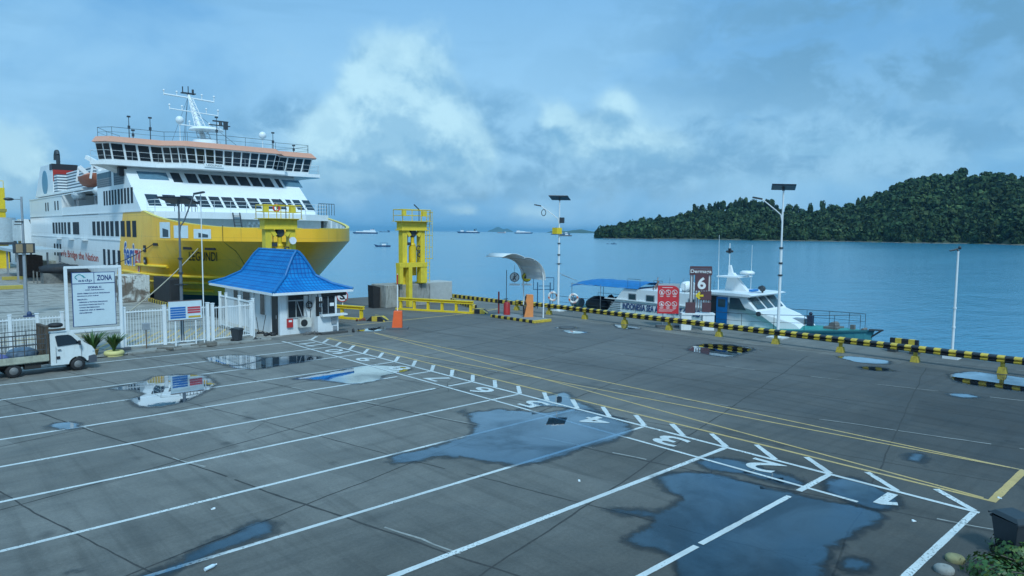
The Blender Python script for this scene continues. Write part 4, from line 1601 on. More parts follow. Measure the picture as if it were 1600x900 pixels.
def tower(X, label, cage=True):
    T = thing('hoist_tower', label, 'hoist tower', (X, TY, 0), 0, 'yellow hoist towers of the ramp')
    for s_ in (-1, 1):
        f_ = MB()
        f_.box2((s_ * 0.92 - 0.23, -0.32, 1.9), (s_ * 0.92 + 0.23, 0.32, 6.9))
        f_.box2((s_ * 0.92 - 0.30, -0.42, 1.85), (s_ * 0.92 + 0.30, 0.42, 2.0))
        f_.build('column', pale_yellow, T, 0.02)
    f_ = MB()
    f_.box2((-1.25, -0.42, 6.50), (1.25, 0.42, 7.12))
    f_.box2((-1.35, -0.50, 7.12), (1.35, 0.50, 7.18))
    f_.box2((-1.35, -0.50, 6.42), (1.35, 0.50, 6.50))
    f_.bar((-0.75, -0.3, 6.45), (-0.40, -0.3, 5.95), 0.12, 0.3)
    f_.bar((0.75, -0.3, 6.45), (0.40, -0.3, 5.95), 0.12, 0.3)
    f_.build('head_beam', pale_yellow, T)
    f_ = MB()
    f_.box2((-1.9, -1.0, 3.35), (0.9, -0.4, 3.72))
    f_.box2((-1.9, -0.98, 2.0), (-1.55, -0.45, 3.35))
    f_.box2((-1.0, -1.0, 0.0), (-0.65, -0.5, 3.35))
    f_.box2((0.25, -0.95, 2.0), (0.9, -0.45, 3.35))
    f_.build('lower_frame', pale_yellow, T)
    f_ = MB()
    f_.tube((0.05, 0, 2.6), (0.05, 0, 5.1), 0.33, n=14)
    f_.tube((0.05, 0, 5.1), (0.05, 0, 6.2), 0.16, n=10)
    f_.ball((0.05, 0, 5.2), (0.28, 0.28, 0.22), 10, 6)
    f_.build('hydraulic_cylinder', mat('cylinder yellow', (0.75, 0.50, 0.02), 0.35), T)
    f_ = MB()
    f_.lathe((0.05, 0, 6.2), [(0.28, -0.25), (0.36, -0.1), (0.36, 0.1), (0.28, 0.25)], 14, 1)
    f_.tube((-0.5, -0.1, 5.4), (-0.5, -0.1, 6.5), 0.03, n=5)
    f_.box((-0.4, -0.1, 5.3), (0.4, 0.15, 0.25))
    f_.torus((0.55, -0.2, 4.9), 0.22, 0.05, ax=1)
    f_.torus((0.6, -0.2, 4.4), 0.18, 0.05, ax=1)
    f_.build('sheave_and_chain', dark_steel, T)
    railing([(-1.4, -0.7, 7.22), (1.45, -0.7, 7.22), (1.45, 0.7, 7.22), (-1.4, 0.7, 7.22), (-1.4, -0.7, 7.22)], 0.95, 2, 0.72, 0.03, MB, 'top_railing', pale_yellow, T)
    f_ = MB()
    f_.box2((-1.5, -0.8, 7.18), (1.55, 0.8, 7.22))
    f_.build('top_deck', pale_yellow, T)
    f_ = MB()
    for xx in (1.45, 1.45):
        pass
    f_.tube((1.22, -0.42, 2.0), (1.22, -0.42, 8.1), 0.03, n=5)
    f_.tube((1.55, -0.42, 2.0), (1.55, -0.42, 8.1), 0.03, n=5)
    for k in range(19):
        f_.tube((1.22, -0.42, 2.2 + 0.3 * k), (1.55, -0.42, 2.2 + 0.3 * k), 0.018, n=4)
    if cage:
        f_.build('ladder', pale_yellow, T)
    f_ = MB()
    for k in range(5 if cage else 0):
        z = 4.0 + k * 1.0
        f_.path([Vector((1.58 + 0.5 * math.sin(a), -0.42 - 0.35 * math.cos(a) + 0.35, z)) for a in [PI * i / 6 for i in range(7)]], 0.022, 4)
    if cage:
        for (xx, yy) in ((2.08, -0.07), (1.9, -0.33)):
            f_.tube((xx, yy, 4.0), (xx, yy, 8.1), 0.022, n=4)
        f_.build('ladder_cage', pale_yellow, T)
    f_ = MB()
    f_.box((-1.3, -0.75, 7.85), (0.32, 0.25, 0.45))
    f_.build('floodlight', pale_yellow, T)
    f_ = MB()
    f_.box((0.75, -0.75, 7.85), (0.4, 0.25, 0.45))
    f_.build('floodlight', pale_yellow, T)
    f_ = MB()
    f_.tube((0.25, -0.7, 7.2), (0.25, -0.7, 8.2), 0.035, n=6)
    f_.tube((0.25, -0.7, 8.2), (-0.25, -0.7, 8.6), 0.05, n=6)
    f_.build('camera_post', dark_steel, T)
    return T


t2 = tower(34.0, 'yellow hoist tower with ladder cage standing on concrete blocks by the water')
t1 = tower(22.2, 'yellow hoist tower rising behind the blue roof in front of the ferry', False)
f_ = MB()
f_.lathe((0.75, -0.6, 5.6), [(0.27, -0.14), (0.27, 0.0), (0.10, 0.02)], 18, 1)
f_.build('siren_horn', ship_white, t1)

# concrete blocks under and beside the towers
stain_conc = mat('stained concrete', (0.33, 0.32, 0.29), 0.9, var=0.4, vs=1.0, bump=0.4, dirt=0.95, dirtcol=(0.07, 0.06, 0.05))


def block(name, label, a, b_, m=stain_conc, group=None, cat='concrete block'):
    f_ = MB()
    c = ((a[0] + b_[0]) / 2, (a[1] + b_[1]) / 2)
    f_.box2((a[0] - c[0], a[1] - c[1], 0), (b_[0] - c[0], b_[1] - c[1], b_[2]))
    o = f_.build(name, m, None, 0.05, (c[0], c[1], a[2]))
    return tag(o, label, cat, group)


block('tower_plinth', 'stained grey concrete plinth under the tower beside the water', (32.4, 48.95, 0), (35.55, 51.4, 1.88))
block('concrete_block', 'grey concrete block left of the tower plinth with a black fender', (31.0, 48.9, 0), (32.3, 51.2, 1.9))
block('concrete_block', 'pale clean concrete block right of the tower plinth', (35.8, 50.2, 0), (38.9, 52.2, 1.85), mat('pale concrete', (0.42, 0.43, 0.42), 0.85, var=0.15))
block('tower_plinth', 'concrete plinth under the tower behind the hut', (20.6, 48.95, 0), (23.8, 50.4, 1.88))
f_ = MB()
f_.prism([(-0.25, -1.6), (0.25, -1.6), (0.35, 1.5), (-0.35, 1.7)], 1, -0.4, 0.4)
tag(f_.build('fender', black_rubber, None, 0.05, (30.55, 50.0, 0.2)), 'black rubber fender on the corner of the grey blocks', 'fender')

# movable bridge leaf below the bow
f_ = MB()
f_.box2((24.2, 50.62, -0.4), (30.85, 59.0, -0.02))
tag(f_.build('ramp_leaf', dark_steel, None), 'dark steel ramp leaf reaching out under the ferry bow', 'ramp')


def guard_beam(p, q, label, posts=6, h_=0.95, group='yellow beams beside the ramp'):
    p, q = Vector(p), Vector(q)
    d = q - p
    T = thing('ramp_barrier', label, 'barrier', tuple(p), math.atan2(d.y, d.x), group)
    L = d.length
    f_ = MB()
    f_.box2((-0.2, -0.16, h_ - 0.22), (L + 0.2, 0.16, h_ - 0.14))
    f_.box2((-0.2, -0.04, h_ - 0.14), (L + 0.2, 0.04, h_ - 0.05))
    f_.box2((-0.2, -0.16, h_ - 0.05), (L + 0.2, 0.16, h_ + 0.02))
    f_.build('top_beam', yellow_paint, T)
    for k in range(posts):
        x = L * k / (posts - 1)
        f_ = MB()
        f_.box2((x - 0.09, -0.1, 0), (x + 0.09, 0.1, h_ - 0.22))
        f_.box2((x - 0.2, -0.2, 0), (x + 0.2, 0.2, 0.04))
        f_.build('post', yellow_paint, T)
    f_ = MB()
    f_.box2((-0.3, -0.35, 0.0), (L + 0.3, -0.12, 0.14))
    f_.build('foot_kerb', yellow_paint, T)
    return T


guard_beam((31.6, 47.6, 0), (34.3, 41.9, 0), 'long yellow steel beam barrier in front of the blocks by the water', 6)
guard_beam((24.4, 47.0, 0), (25.7, 43.8, 0), 'short yellow steel beam barrier beside the white hut', 3)


def arrow_stop(p, label):
    f_ = MB()
    f_.prism([(-0.7, 0), (0.7, 0), (0.35, 0.33), (-0.3, 0.36)], 1, -0.45, 0.45)
    o = f_.build('wheel_stop', yellow_black, None, 0.03, p)
    o.rotation_euler = (0, 0, -0.9)
    tag(o, label, 'wheel stop', 'striped wheel stops at the ramp')


m, t = custom('yellow black stripes')
pos = t.node('ShaderNodeNewGeometry').outputs['Position']
sp = t.node('ShaderNodeSeparateXYZ', {0: pos})
fq = t.math('FRACT', t.math('DIVIDE', t.math('ADD', sp.outputs[1], 200.0), 0.66))
nn_ = t.noise(pos, 4.0, 5, 0.65)
yl = t.mix(t.smooth(nn_, 0.35, 0.75), (0.66, 0.46, 0.05), (0.42, 0.30, 0.05))
cc = t.mix(t.math('GREATER_THAN', fq, 0.47), yl, (0.018, 0.019, 0.022))
b = t.node('ShaderNodeBsdfPrincipled', {'Base Color': cc, 'Roughness': 0.5})
finish(t, b.outputs[0])
yellow_black = m
arrow_stop((34.9, 41.6, 0), 'striped wheel stop at the end of the long yellow barrier')
arrow_stop((26.3, 42.6, 0), 'striped wheel stop at the end of the short yellow barrier')

# ================================================================ STRIPED GUARD RAIL ON THE QUAY
rail_yellow = mat('rail post yellow', (0.50, 0.36, 0.04), 0.6, var=0.3, vs=6, dirt=0.7, dirtcol=(0.12, 0.09, 0.04))
gr_ = thing('guard_rail', 'long yellow and black striped guard rail along the quay edge', 'guard rail', (38.6, 24, 0))
f_ = MB()
prof = [(-0.02, 0.50), (-0.16, 0.55), (-0.18, 0.61), (-0.05, 0.66), (-0.05, 0.70), (-0.18, 0.74), (-0.16, 0.80), (0.0, 0.84), (0.10, 0.84), (0.10, 0.50)]
f_.prism(prof, 1, -40, 17.3)
f_.build('striped_beam', yellow_black, gr_)
k = 0
y = 41.3
while y > 0:
    f_ = MB()
    yy = y - 24
    f_.box2((-0.02, yy - 0.08, 0.1), (0.14, yy + 0.08, 0.5))
    f_.add([(-0.14, yy - 0.19, 0), (0.26, yy - 0.19, 0), (0.26, yy + 0.19, 0), (-0.14, yy + 0.19, 0), (-0.09, yy - 0.14, 0.30), (0.21, yy - 0.14, 0.30), (0.21, yy + 0.14, 0.30), (-0.09, yy + 0.14, 0.30)],
           [(0, 1, 5, 4), (1, 2, 6, 5), (2, 3, 7, 6), (3, 0, 4, 7), (4, 5, 6, 7)])
    f_.build('post', rail_yellow, gr_, 0.01)
    y -= 3.70
for (a, b_, lab) in (((41.35, 57.5, 0.0), (41.35, 42.0, 0), 'low striped kerb along the quay edge beside the blocks'), ((38.9, 50.2, 0), (36.6, 44.2, 0), 'low striped kerb behind the long yellow barrier')):
    a, b_ = Vector(a), Vector(b_)
    d = b_ - a
    f_ = MB()
    f_.box2((0, -0.2, 0), (d.length, 0.2, 0.32))
    o = f_.build('striped_kerb', yellow_black, None, 0.03, tuple(a))
    o.rotation_euler = (0, 0, math.atan2(d.y, d.x))
    tag(o, lab, 'kerb', 'striped kerbs on the quay')
f_ = MB()
f_.box2((0, -5.5, 0), (0.35, 5.5, 0.3))
tag(f_.build('striped_kerb', yellow_black, None, 0.03, (17.7, 64.0, 0)), 'low striped kerb at the quay edge under the ferry bow', 'kerb', 'striped kerbs on the quay')
# gap piece of guard rail at the stairs (behind the main rail near the patrol boat bow)
o = thing('steel_stile', 'short striped steel stile behind the guard rail near the white pole', 'stile', tuple(at(1412, 551, 0)))
f_ = MB()
f_.box2((-0.1, -0.7, 0.46), (0.12, 0.7, 0.76))
f_.build('striped_beam', yellow_black, o)
f_ = MB()
f_.box2((-0.25, -0.75, 0), (0.25, -0.35, 0.25))
f_.box2((-0.05, -0.6, 0.25), (0.05, -0.5, 0.47))
f_.build('foot', dark_steel, o)
f_ = MB()
f_.box2((-0.25, 0.35, 0), (0.25, 0.75, 0.25))
f_.box2((-0.05, 0.5, 0.25), (0.05, 0.6, 0.47))
f_.build('foot', dark_steel, o)

# ================================================================ SOLAR LAMPS AND POLES
m_solar = mat('solar cells', (0.015, 0.02, 0.035), 0.25, 0.2, var=0.2)
m_solback = mat('panel back', (0.10, 0.11, 0.12), 0.5, 0.2, var=0.2)


def solar_lamp(p, label, hh=9.2, arm=(-1.6, 1.2, 0.0), rz=0.0, tilt=-0.28, armz=1.0, pole_m=None):
    T = thing('solar_street_lamp', label, 'street lamp', p, rz, 'solar street lamps on the port apron')
    f_ = MB()
    f_.box2((-0.5, -0.5, 0), (0.5, 0.5, 0.08))
    f_.build('base_pad', mat('pale pad', (0.55, 0.56, 0.55), 0.8, var=0.2), T)
    f_ = MB()
    f_.tube((0, 0, 0.08), (0, 0, hh * 0.60), 0.095, 0.08, 10)
    f_.tube((0, 0, hh * 0.60), (0, 0, hh - 0.25), 0.06, 0.05, 8)
    f_.tube((0, 0, 0.08), (0, 0, 0.2), 0.2, n=8)
    f_.build('pole', pole_m or white_paint, T)
    f_ = MB()
    for z in (hh * 0.60, hh * 0.42, hh * 0.50):
        f_.tube((0, 0, z - 0.05), (0, 0, z + 0.05), 0.13, n=8)
    f_.tube((-0.35, 0, hh * 0.42), (0.35, 0, hh * 0.42), 0.02, n=4)
    f_.build('clamp', dark_steel, T)
    A = Vector(arm)
    f_ = MB()
    pts_ = [Vector((0, 0, hh * 0.76)), Vector((0, 0, hh * 0.78)) + A * 0.08 + Vector((0, 0, 0.35)), Vector((0, 0, hh * 0.78)) + A * 0.3 + Vector((0, 0, 0.6)), Vector((0, 0, hh * 0.78)) + A + Vector((0, 0, armz))]
    f_.path(pts_, 0.035, 6)
    f_.build('arm', pole_m or white_paint, T)
    f_ = MB()
    e = pts_[-1]
    dn = A.normalized()
    f_.bar(e, e + dn * 0.55 + Vector((0, 0, 0.1)), 0.22, 0.09)
    f_.build('lamp_head', dark_steel, T)
    f_ = MB()
    M3 = (Matrix.Rotation(-YAW + 0.12, 3, 'Z') @ Matrix.Rotation(tilt, 3, 'X') @ Matrix(((1, 0.45, 0), (0, 1, 0), (0, 0, 1))))
    f_.box((0, 0, hh), (1.55, 1.0, 0.05), M=M3)
    pn = f_.build('solar_panel', m_solar, T)
    f_ = MB()
    f_.box((0, 0, hh - 0.035), (1.45, 0.9, 0.02), M=M3)
    f_.box((0, 0, hh - 0.13), (0.12, 0.12, 0.2))
    f_.build('panel_backing', m_solback, pn)
    return T


solar_lamp((12.45, 40.35, 0), 'solar street lamp with large tilted panel in front of the yellow bow', 7.95, (0.62, -0.62, 0.0), 0, -0.32, 2.1, pole_m=mat('pole grey', (0.16, 0.18, 0.20), 0.5, 0.3))
l2 = solar_lamp((40.85, 38.71, 0), 'solar street lamp with long bare arm between the shelter and the awning', 9.15, (-1.0, 1.1, 0), 0, -0.30, 1.35)
f_ = MB()
f_.box2((-0.55, -0.25, 6.25), (0.05, 0.25, 6.75))
f_.build('battery_box', yellow_paint, l2)
f_ = MB()
f_.box((0.2, -0.1, 7.35), (0.45, 0.3, 0.45), rz=0.5)
f_.build('speaker_box', dark_steel, l2)
f_ = MB()
f_.torus((-0.85, 0.95, 7.95), 0.25, 0.03, ax=0, n=12, k=5)
f_.build('hanging_wire', dark_steel, l2)
solar_lamp((40.94, 20.11, 0), 'solar street lamp beside the foredeck of the patrol boat', 9.25, (-0.9, 0.9, 0), 0, -0.26, 1.3)

T = thing('lamp_post', 'thin white lamp post on the quay at the right, small dark lamp on top', 'lamp post', (41.26, 10.77, 0))
f_ = MB()
f_.box2((-0.35, -0.35, 0), (0.35, 0.35, 0.14))
f_.build('base_pad', ship_white, T)
f_ = MB()
f_.tube((0, 0, 0.1), (0, 0, 5.6), 0.07, 0.05, 8)
for z in (1.6, 2.6):
    f_.tube((0, 0, z), (0, 0, z + 0.08), 0.09, n=8)
f_.build('pole', white_paint, T)
f_ = MB()
f_.path([Vector((0, 0, 5.6)), Vector((0, 0.05, 5.72)), Vector((-0.12, 0.15, 5.66)), Vector((-0.28, 0.3, 5.62))], 0.045, 6)
f_.ball((0.04, -0.05, 5.78), (0.08, 0.08, 0.1), 8, 5)
f_.build('lamp_head', dark_steel, T)

T = thing('lamp_post', 'grey lamp post in the yard at the far left with a boxed speaker', 'lamp post', (8.12, 60.9, 0))
f_ = MB()
f_.tube((0, 0, 0), (0, 0, 4.7), 0.13, 0.11, 8)
f_.tube((0, 0, 4.7), (0, 0, 8.6), 0.09, 0.07, 8)
f_.build('pole', steel, T)
f_ = MB()
f_.box((0, -0.05, 4.9), (1.3, 0.4, 0.72))
bx = f_.build('junction_box', dark_steel, T)
f_ = MB()
f_.box((-0.3, -0.26, 4.9), (0.4, 0.03, 0.6))
f_.box((0.32, -0.26, 4.9), (0.4, 0.03, 0.6))
f_.build('panel', mat('tan panel', (0.30, 0.22, 0.13), 0.7), bx)
f_ = MB()
f_.tube((0, 0, 6.6), (-0.5, 0, 6.6), 0.03, n=5)
f_.box((-0.2, 0, 6.8), (0.5, 0.3, 0.1))
f_.tube((0, 0, 8.4), (-0.55, 0, 8.4), 0.02, n=5)
f_.ball((-0.75, 0, 8.4), (0.32, 0.2, 0.12), 8, 5)
f_.build('lamp_head', dark_steel, T)
f_ = MB()
f_.tube((0, 0, 0), (0, 0, 8.45), 0.035, 0.03, 6)
tag(f_.build('flag_pole', white_paint, None, loc=(13.41, 39.75, 0)), 'thin white pole next to the solar lamp in front of the bow', 'pole')

# ================================================================ GUARD HUT
hut = thing('guard_house', 'small white guard hut with a bright blue tiled roof', 'hut', (18, 40.2, 0))
HO = Vector((18, 40.2, 0))


class HM(MB):
    def build(s, name, m, parent=None, bevel=0.0, loc=None):
        s.v = [tuple(Vector(p) - HO) for p in s.v]
        return MB.build(s, name, m, parent or hut, bevel)


m_wall = mat('hut plaster', (0.70, 0.74, 0.76), 0.7, var=0.08, vs=1.5, dirt=0.4, dirtcol=(0.36, 0.36, 0.34))
f_ = HM()
f_.box2((18, 40.2, 0), (21.3, 49.0, 2.62))
f_.build('wall', m_wall)
f_ = HM()
f_.box2((17.94, 41.4, 0), (18.03, 41.55, 2.6))
f_.box2((17.9, 43.9, 0), (18.02, 44.25, 2.6))
f_.box2((17.9, 46.0, 0), (18.02, 46.35, 2.6))
f_.build('pilaster', m_wall)
m_tile, t = custom('blue roof tiles')
uv = t.node('ShaderNodeNewGeometry')
P3 = t.node('ShaderNodeSeparateXYZ', {0: uv.outputs['Position']})
N3 = t.node('ShaderNodeSeparateXYZ', {0: uv.outputs['True Normal']})
isx = t.math('GREATER_THAN', t.math('ABSOLUTE', N3.outputs[0]), t.math('ABSOLUTE', N3.outputs[1]))
along = t.math('ADD', t.math('MULTIPLY', isx, P3.outputs[1]), t.math('MULTIPLY', t.math('SUBTRACT', 1.0, isx), P3.outputs[0]))
nh = t.math('SQRT', t.math('ADD', t.math('MULTIPLY', N3.outputs[0], N3.outputs[0]), t.math('MULTIPLY', N3.outputs[1], N3.outputs[1])))
dwn = t.math('DIVIDE', P3.outputs[2], t.math('MAXIMUM', nh, 0.2))
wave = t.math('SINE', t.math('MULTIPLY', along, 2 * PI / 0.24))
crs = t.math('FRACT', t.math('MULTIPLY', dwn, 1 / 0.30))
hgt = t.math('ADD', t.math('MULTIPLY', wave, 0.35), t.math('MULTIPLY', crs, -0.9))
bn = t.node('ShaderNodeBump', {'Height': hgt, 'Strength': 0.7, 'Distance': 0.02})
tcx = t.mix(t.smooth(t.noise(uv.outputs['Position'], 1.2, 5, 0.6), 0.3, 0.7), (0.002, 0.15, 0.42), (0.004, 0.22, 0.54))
tcx = t.mix(t.math('MULTIPLY', t.smooth(crs, 0.70, 0.95), 0.75), tcx, (0.003, 0.04, 0.20))  # shade in tile valleys and course steps painted into the colour
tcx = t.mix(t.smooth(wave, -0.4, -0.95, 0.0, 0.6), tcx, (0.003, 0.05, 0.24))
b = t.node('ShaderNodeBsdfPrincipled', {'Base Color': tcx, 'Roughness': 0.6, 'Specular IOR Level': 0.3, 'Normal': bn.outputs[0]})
finish(t, b.outputs[0])
E0, E1 = (17.25, 39.35), (22.5, 49.9)
rings = [((E0[0], E0[1]), (E1[0], E1[1]), 2.66), ((17.95, 40.25), (21.55, 48.8), 2.98), ((18.75, 41.0), (20.75, 47.9), 3.50), ((19.08, 41.2), (20.45, 47.6), 4.1), ((19.42, 41.38), (20.12, 47.35), 4.68), ((19.70, 41.5), (19.84, 47.15), 5.02)]
f_ = HM()
vs = []
for (a, b_, z) in rings:
    vs += [(a[0], a[1], z), (b_[0], a[1], z), (b_[0], b_[1], z), (a[0], b_[1], z)]
fs = [(k * 4 + i, k * 4 + (i + 1) % 4, (k + 1) * 4 + (i + 1) % 4, (k + 1) * 4 + i) for k in range(len(rings) - 1) for i in range(4)]
f_.add(vs, fs)
k = (len(rings) - 1) * 4
f_.add([vs[k], vs[k + 1], vs[k + 2], vs[k + 3]], [(0, 1, 2, 3)])
rf = f_.build('roof', m_tile)
m_ridge = mat('ridge tiles', (0.003, 0.14, 0.38), 0.45, var=0.15)
f_ = HM()
for i in range(4):
    pts_ = [Vector(vs[k_ * 4 + i]) + Vector((0, 0, 0.03)) for k_ in range(len(rings))]
    f_.path(pts_, 0.10, 7)
f_.path([Vector((19.77, 41.45, 5.06)), Vector((19.77, 47.35, 5.06))], 0.09, 7)
f_.build('ridge_cap', m_ridge, rf)
f_ = HM()
for (a, b_) in (((E0[0], E0[1]), (E1[0], E0[1])), ((E0[0], E0[1]), (E0[0], E1[1])), ((E1[0], E0[1]), (E1[0], E1[1])), ((E0[0], E1[1]), (E1[0], E1[1]))):
    f_.bar((a[0], a[1], 2.585), (b_[0], b_[1], 2.585), 0.05, 0.15)
f_.box2((E0[0] + 0.03, E0[1] + 0.03, 2.54), (E1[0] - 0.03, E1[1] - 0.03, 2.60))
f_.build('fascia', white_paint, rf)
m_dark = mat('dark opening', (0.02, 0.022, 0.025), 0.5, var=0.2)
# windows in the long side and the door at the corner
for (a, b_, z0, z1) in ((42.3, 42.95, 1.05, 2.4), (44.6, 45.7, 1.2, 2.3), (46.6, 47.3, 1.2, 2.3)):
    f_ = HM()
    f_.box2((17.955, a - 0.06, z0 - 0.06), (17.99, b_ + 0.06, z1 + 0.06))
    wf = f_.build('window', white_paint)
    f_ = HM()
    f_.box2((17.94, a, z0), (17.96, b_, z1))
    f_.build('pane', dark_glass, wf)
f_ = HM()
f_.box2((17.95, 40.45, 0.02), (17.985, 41.25, 2.35))
dr = f_.build('door', m_dark)
f_ = HM()
f_.box((17.93, 40.55, 1.1), (0.05, 0.06, 0.2))
f_.build('handle', steel, dr)
# front window with open casement
f_ = HM()
f_.box2((18.45, 40.13, 1.0), (19.55, 40.19, 2.45))
wf = f_.build('window', mat('grey frame', (0.45, 0.47, 0.47), 0.5))
f_ = HM()
f_.box2((18.51, 40.105, 1.06), (18.97, 40.14, 2.05))
f_.box2((19.03, 40.105, 1.06), (19.49, 40.14, 2.05))
f_.box2((18.51, 40.105, 2.11), (19.49, 40.14, 2.40))
f_.build('pane', dark_glass, wf)
f_ = HM()
f_.bar((19.05, 40.08, 2.05), (19.22, 39.75, 1.1), 0.04, 0.03)
f_.bar((19.47, 40.08, 2.05), (19.55, 39.75, 1.1), 0.04, 0.03)
f_.bar((19.20, 39.75, 1.1), (19.56, 39.75, 1.1), 0.04, 0.03)
f_.bar((19.05, 40.08, 2.05), (19.48, 40.08, 2.05), 0.04, 0.03)
f_.build('open_casement', steel, wf)
# counter booth projecting towards the lane
f_ = HM()
f_.box2((20.05, 39.35, 0.0), (21.45, 40.2, 1.08))
f_.box2((20.05, 39.55, 1.08), (20.45, 40.2, 2.5))
f_.box2((21.35, 39.55, 1.08), (21.45, 40.2, 2.5))
f_.box2((20.45, 39.55, 2.3), (21.35, 40.2, 2.5))
f_.build('booth', m_wall)
f_ = HM()
f_.box2((20.45, 39.62, 1.1), (21.35, 39.66, 2.3))
wf = f_.build('booth_window', dark_glass)
f_ = HM()
f_.box2((20.86, 39.58, 1.1), (20.90, 39.63, 2.3))
f_.box2((20.45, 39.58, 1.08), (21.35, 39.63, 1.14))
f_.build('mullion', steel, wf)
f_ = HM()
f_.box2((21.0, 39.58, 1.65), (21.28, 39.61, 1.85))
f_.build('paper_notice', white_paint, wf)
f_ = HM()
f_.box2((20.2, 39.0, 1.08), (21.9, 39.5, 1.18))
f_.build('counter', white_paint)
f_ = HM()
f_.box2((20.95, 39.27, 0.55), (21.3, 39.35, 0.95))
f_.box2((21.05, 39.25, 0.15), (21.3, 39.35, 0.42))
f_.build('meter_box', steel)
f_ = HM()
f_.box2((18.42, 40.08, 0.45), (18.78, 40.2, 0.98))
rb = f_.build('fire_hose_box', red_paint)
f_ = HM()
f_.box2((18.5, 40.07, 0.78), (18.7, 40.085, 0.9))
f_.build('emblem', white_paint, rb)
f_ = HM()
f_.box2((19.1, 39.8, 0.42), (19.85, 40.12, 0.98))
ac = f_.build('air_conditioner', mat('ac casing', (0.6, 0.6, 0.56), 0.5, dirt=0.5))
f_ = HM()
f_.lathe((19.37, 39.80, 0.70), [(0.22, -0.02), (0.22, 0.0)], 16, 1)
f_.build('fan_grille', m_dark, ac)
f_ = HM()
f_.path([Vector((19.85, 39.95, 0.8)), Vector((19.95, 40.1, 1.4)), Vector((19.8, 40.12, 1.8)), Vector((19.85, 40.12, 2.35)), Vector((18.6, 40.14, 2.5))], 0.022, 6)
f_.torus((19.85, 40.08, 1.75), 0.2, 0.03, ax=1)
f_.torus((19.88, 40.05, 1.72), 0.14, 0.025, ax=1)
f_.box2((20.02, 39.45, 1.1), (20.2, 39.56, 2.3))
f_.path([Vector((20.1, 39.42, 0.0)), Vector((20.1, 39.42, 2.45))], 0.035, 6)
f_.path([Vector((20.3, 39.42, 0.9)), Vector((20.3, 39.42, 2.2))], 0.03, 6)
f_.box((20.2, 39.4, 1.5), (0.22, 0.15, 0.3))
f_.box((20.3, 39.38, 1.95), (0.3, 0.12, 0.12))
f_.build('cables_and_meter', m_dark)
f_ = HM()
f_.path([Vector((20.4, 39.45, 2.42)), Vector((22.0, 39.45, 2.42))], 0.05, 6)
f_.box2((20.4, 39.5, 2.28), (22.1, 42.5, 2.53))
f_.build('awning_box', m_dark)
# clutter at the hut
def rubble(p, n_, sz, label, m_=None, cat='debris', name='debris_pile', flat_=0.4):
    f_ = MB()
    for k in range(n_):
        f_.ball((random.uniform(-sz, sz), random.uniform(-sz, sz) * 0.5, random.uniform(0.02, 0.1)), (random.uniform(.08, .3) * sz * 1.2, random.uniform(.08, .25) * sz, random.uniform(.05, .16)), 7, 5, 0.25)
    return tag(f_.build(name, m_ or grey_conc, None, loc=p), label, cat)


rubble((17.45, 40.5, 0), 8, 0.5, 'dark tools and rags heaped beside the hut door', m_dark)
rubble((19.6, 39.3, 0), 9, 0.5, 'grey rags lying below the air conditioner', mat('rags', (0.14, 0.14, 0.14), 0.9, var=0.5))
rubble((22.3, 38.7, 0), 4, 0.3, 'small dark stones in front of the counter booth', m_dark)
rubble((16.0, 39.0, 0), 4, 0.35, 'dark rags lying at the foot of the fence near the bin', m_dark)
rubble((25.3, 43.2, 0), 7, 0.4, 'red brown rubble below the short yellow barrier', mat('red rubble', (0.25, 0.08, 0.05), 0.9, var=0.5))
f_ = MB()
f_.box2((-0.9, -0.2, 0), (0.9, 0.2, 0.12))
tag(f_.build('doorstep_slab', mat('dark slab', (0.07, 0.07, 0.07), 0.8), None, 0.01, (20.9, 38.95, 0)), 'dark low slab in front of the counter booth', 'slab')
T = thing('mop', 'two thin broom handles leaning beside the hut door', 'broom', (17.5, 41.6, 0))
f_ = MB()
f_.tube((0, 0, 0.05), (0.1, -0.3, 1.2), 0.02, n=5)
f_.tube((-0.2, 0.1, 0.05), (-0.25, 0.3, 1.0), 0.02, n=5)
f_.build('handle', m_dark, T)
f_ = MB()
f_.ball((0, 0, 0.06), (0.14, 0.14, 0.08), 8, 4)
f_.ball((-0.2, 0.1, 0.06), (0.14, 0.14, 0.08), 8, 4)
f_.build('head', m_dark, T)

# prohibition sign next to the hut (struck-out S)
T = thing('no_stopping_sign', 'round white sign with struck out S beside the hut roof corner', 'sign', (25.1, 45.4, 0), -0.75)
f_ = MB()
f_.tube((0, 0, 0), (0, 0, 1.9), 0.04, n=6)
f_.build('post', white_paint, T)
f_ = MB()
f_.lathe((0, -0.06, 1.62), [(0.44, -0.02), (0.44, 0.02)], 24, 1)
sg_ = f_.build('disc', white_paint, T)
f_ = MB()
f_.torus((0, -0.09, 1.62), 0.40, 0.035, ax=1, n=28, k=6)
f_.build('red_ring', red_paint, sg_)
f_ = MB()
write(f_, 'S', 0.6, lambda x, y: (x, -0.095, 1.62 + y), fit=(0.36, 0.50), off=0.02)
f_.bar((-0.26, -0.10, 1.87), (0.26, -0.10, 1.37), 0.02, 0.05)
f_.build('letter', black_paint, sg_)

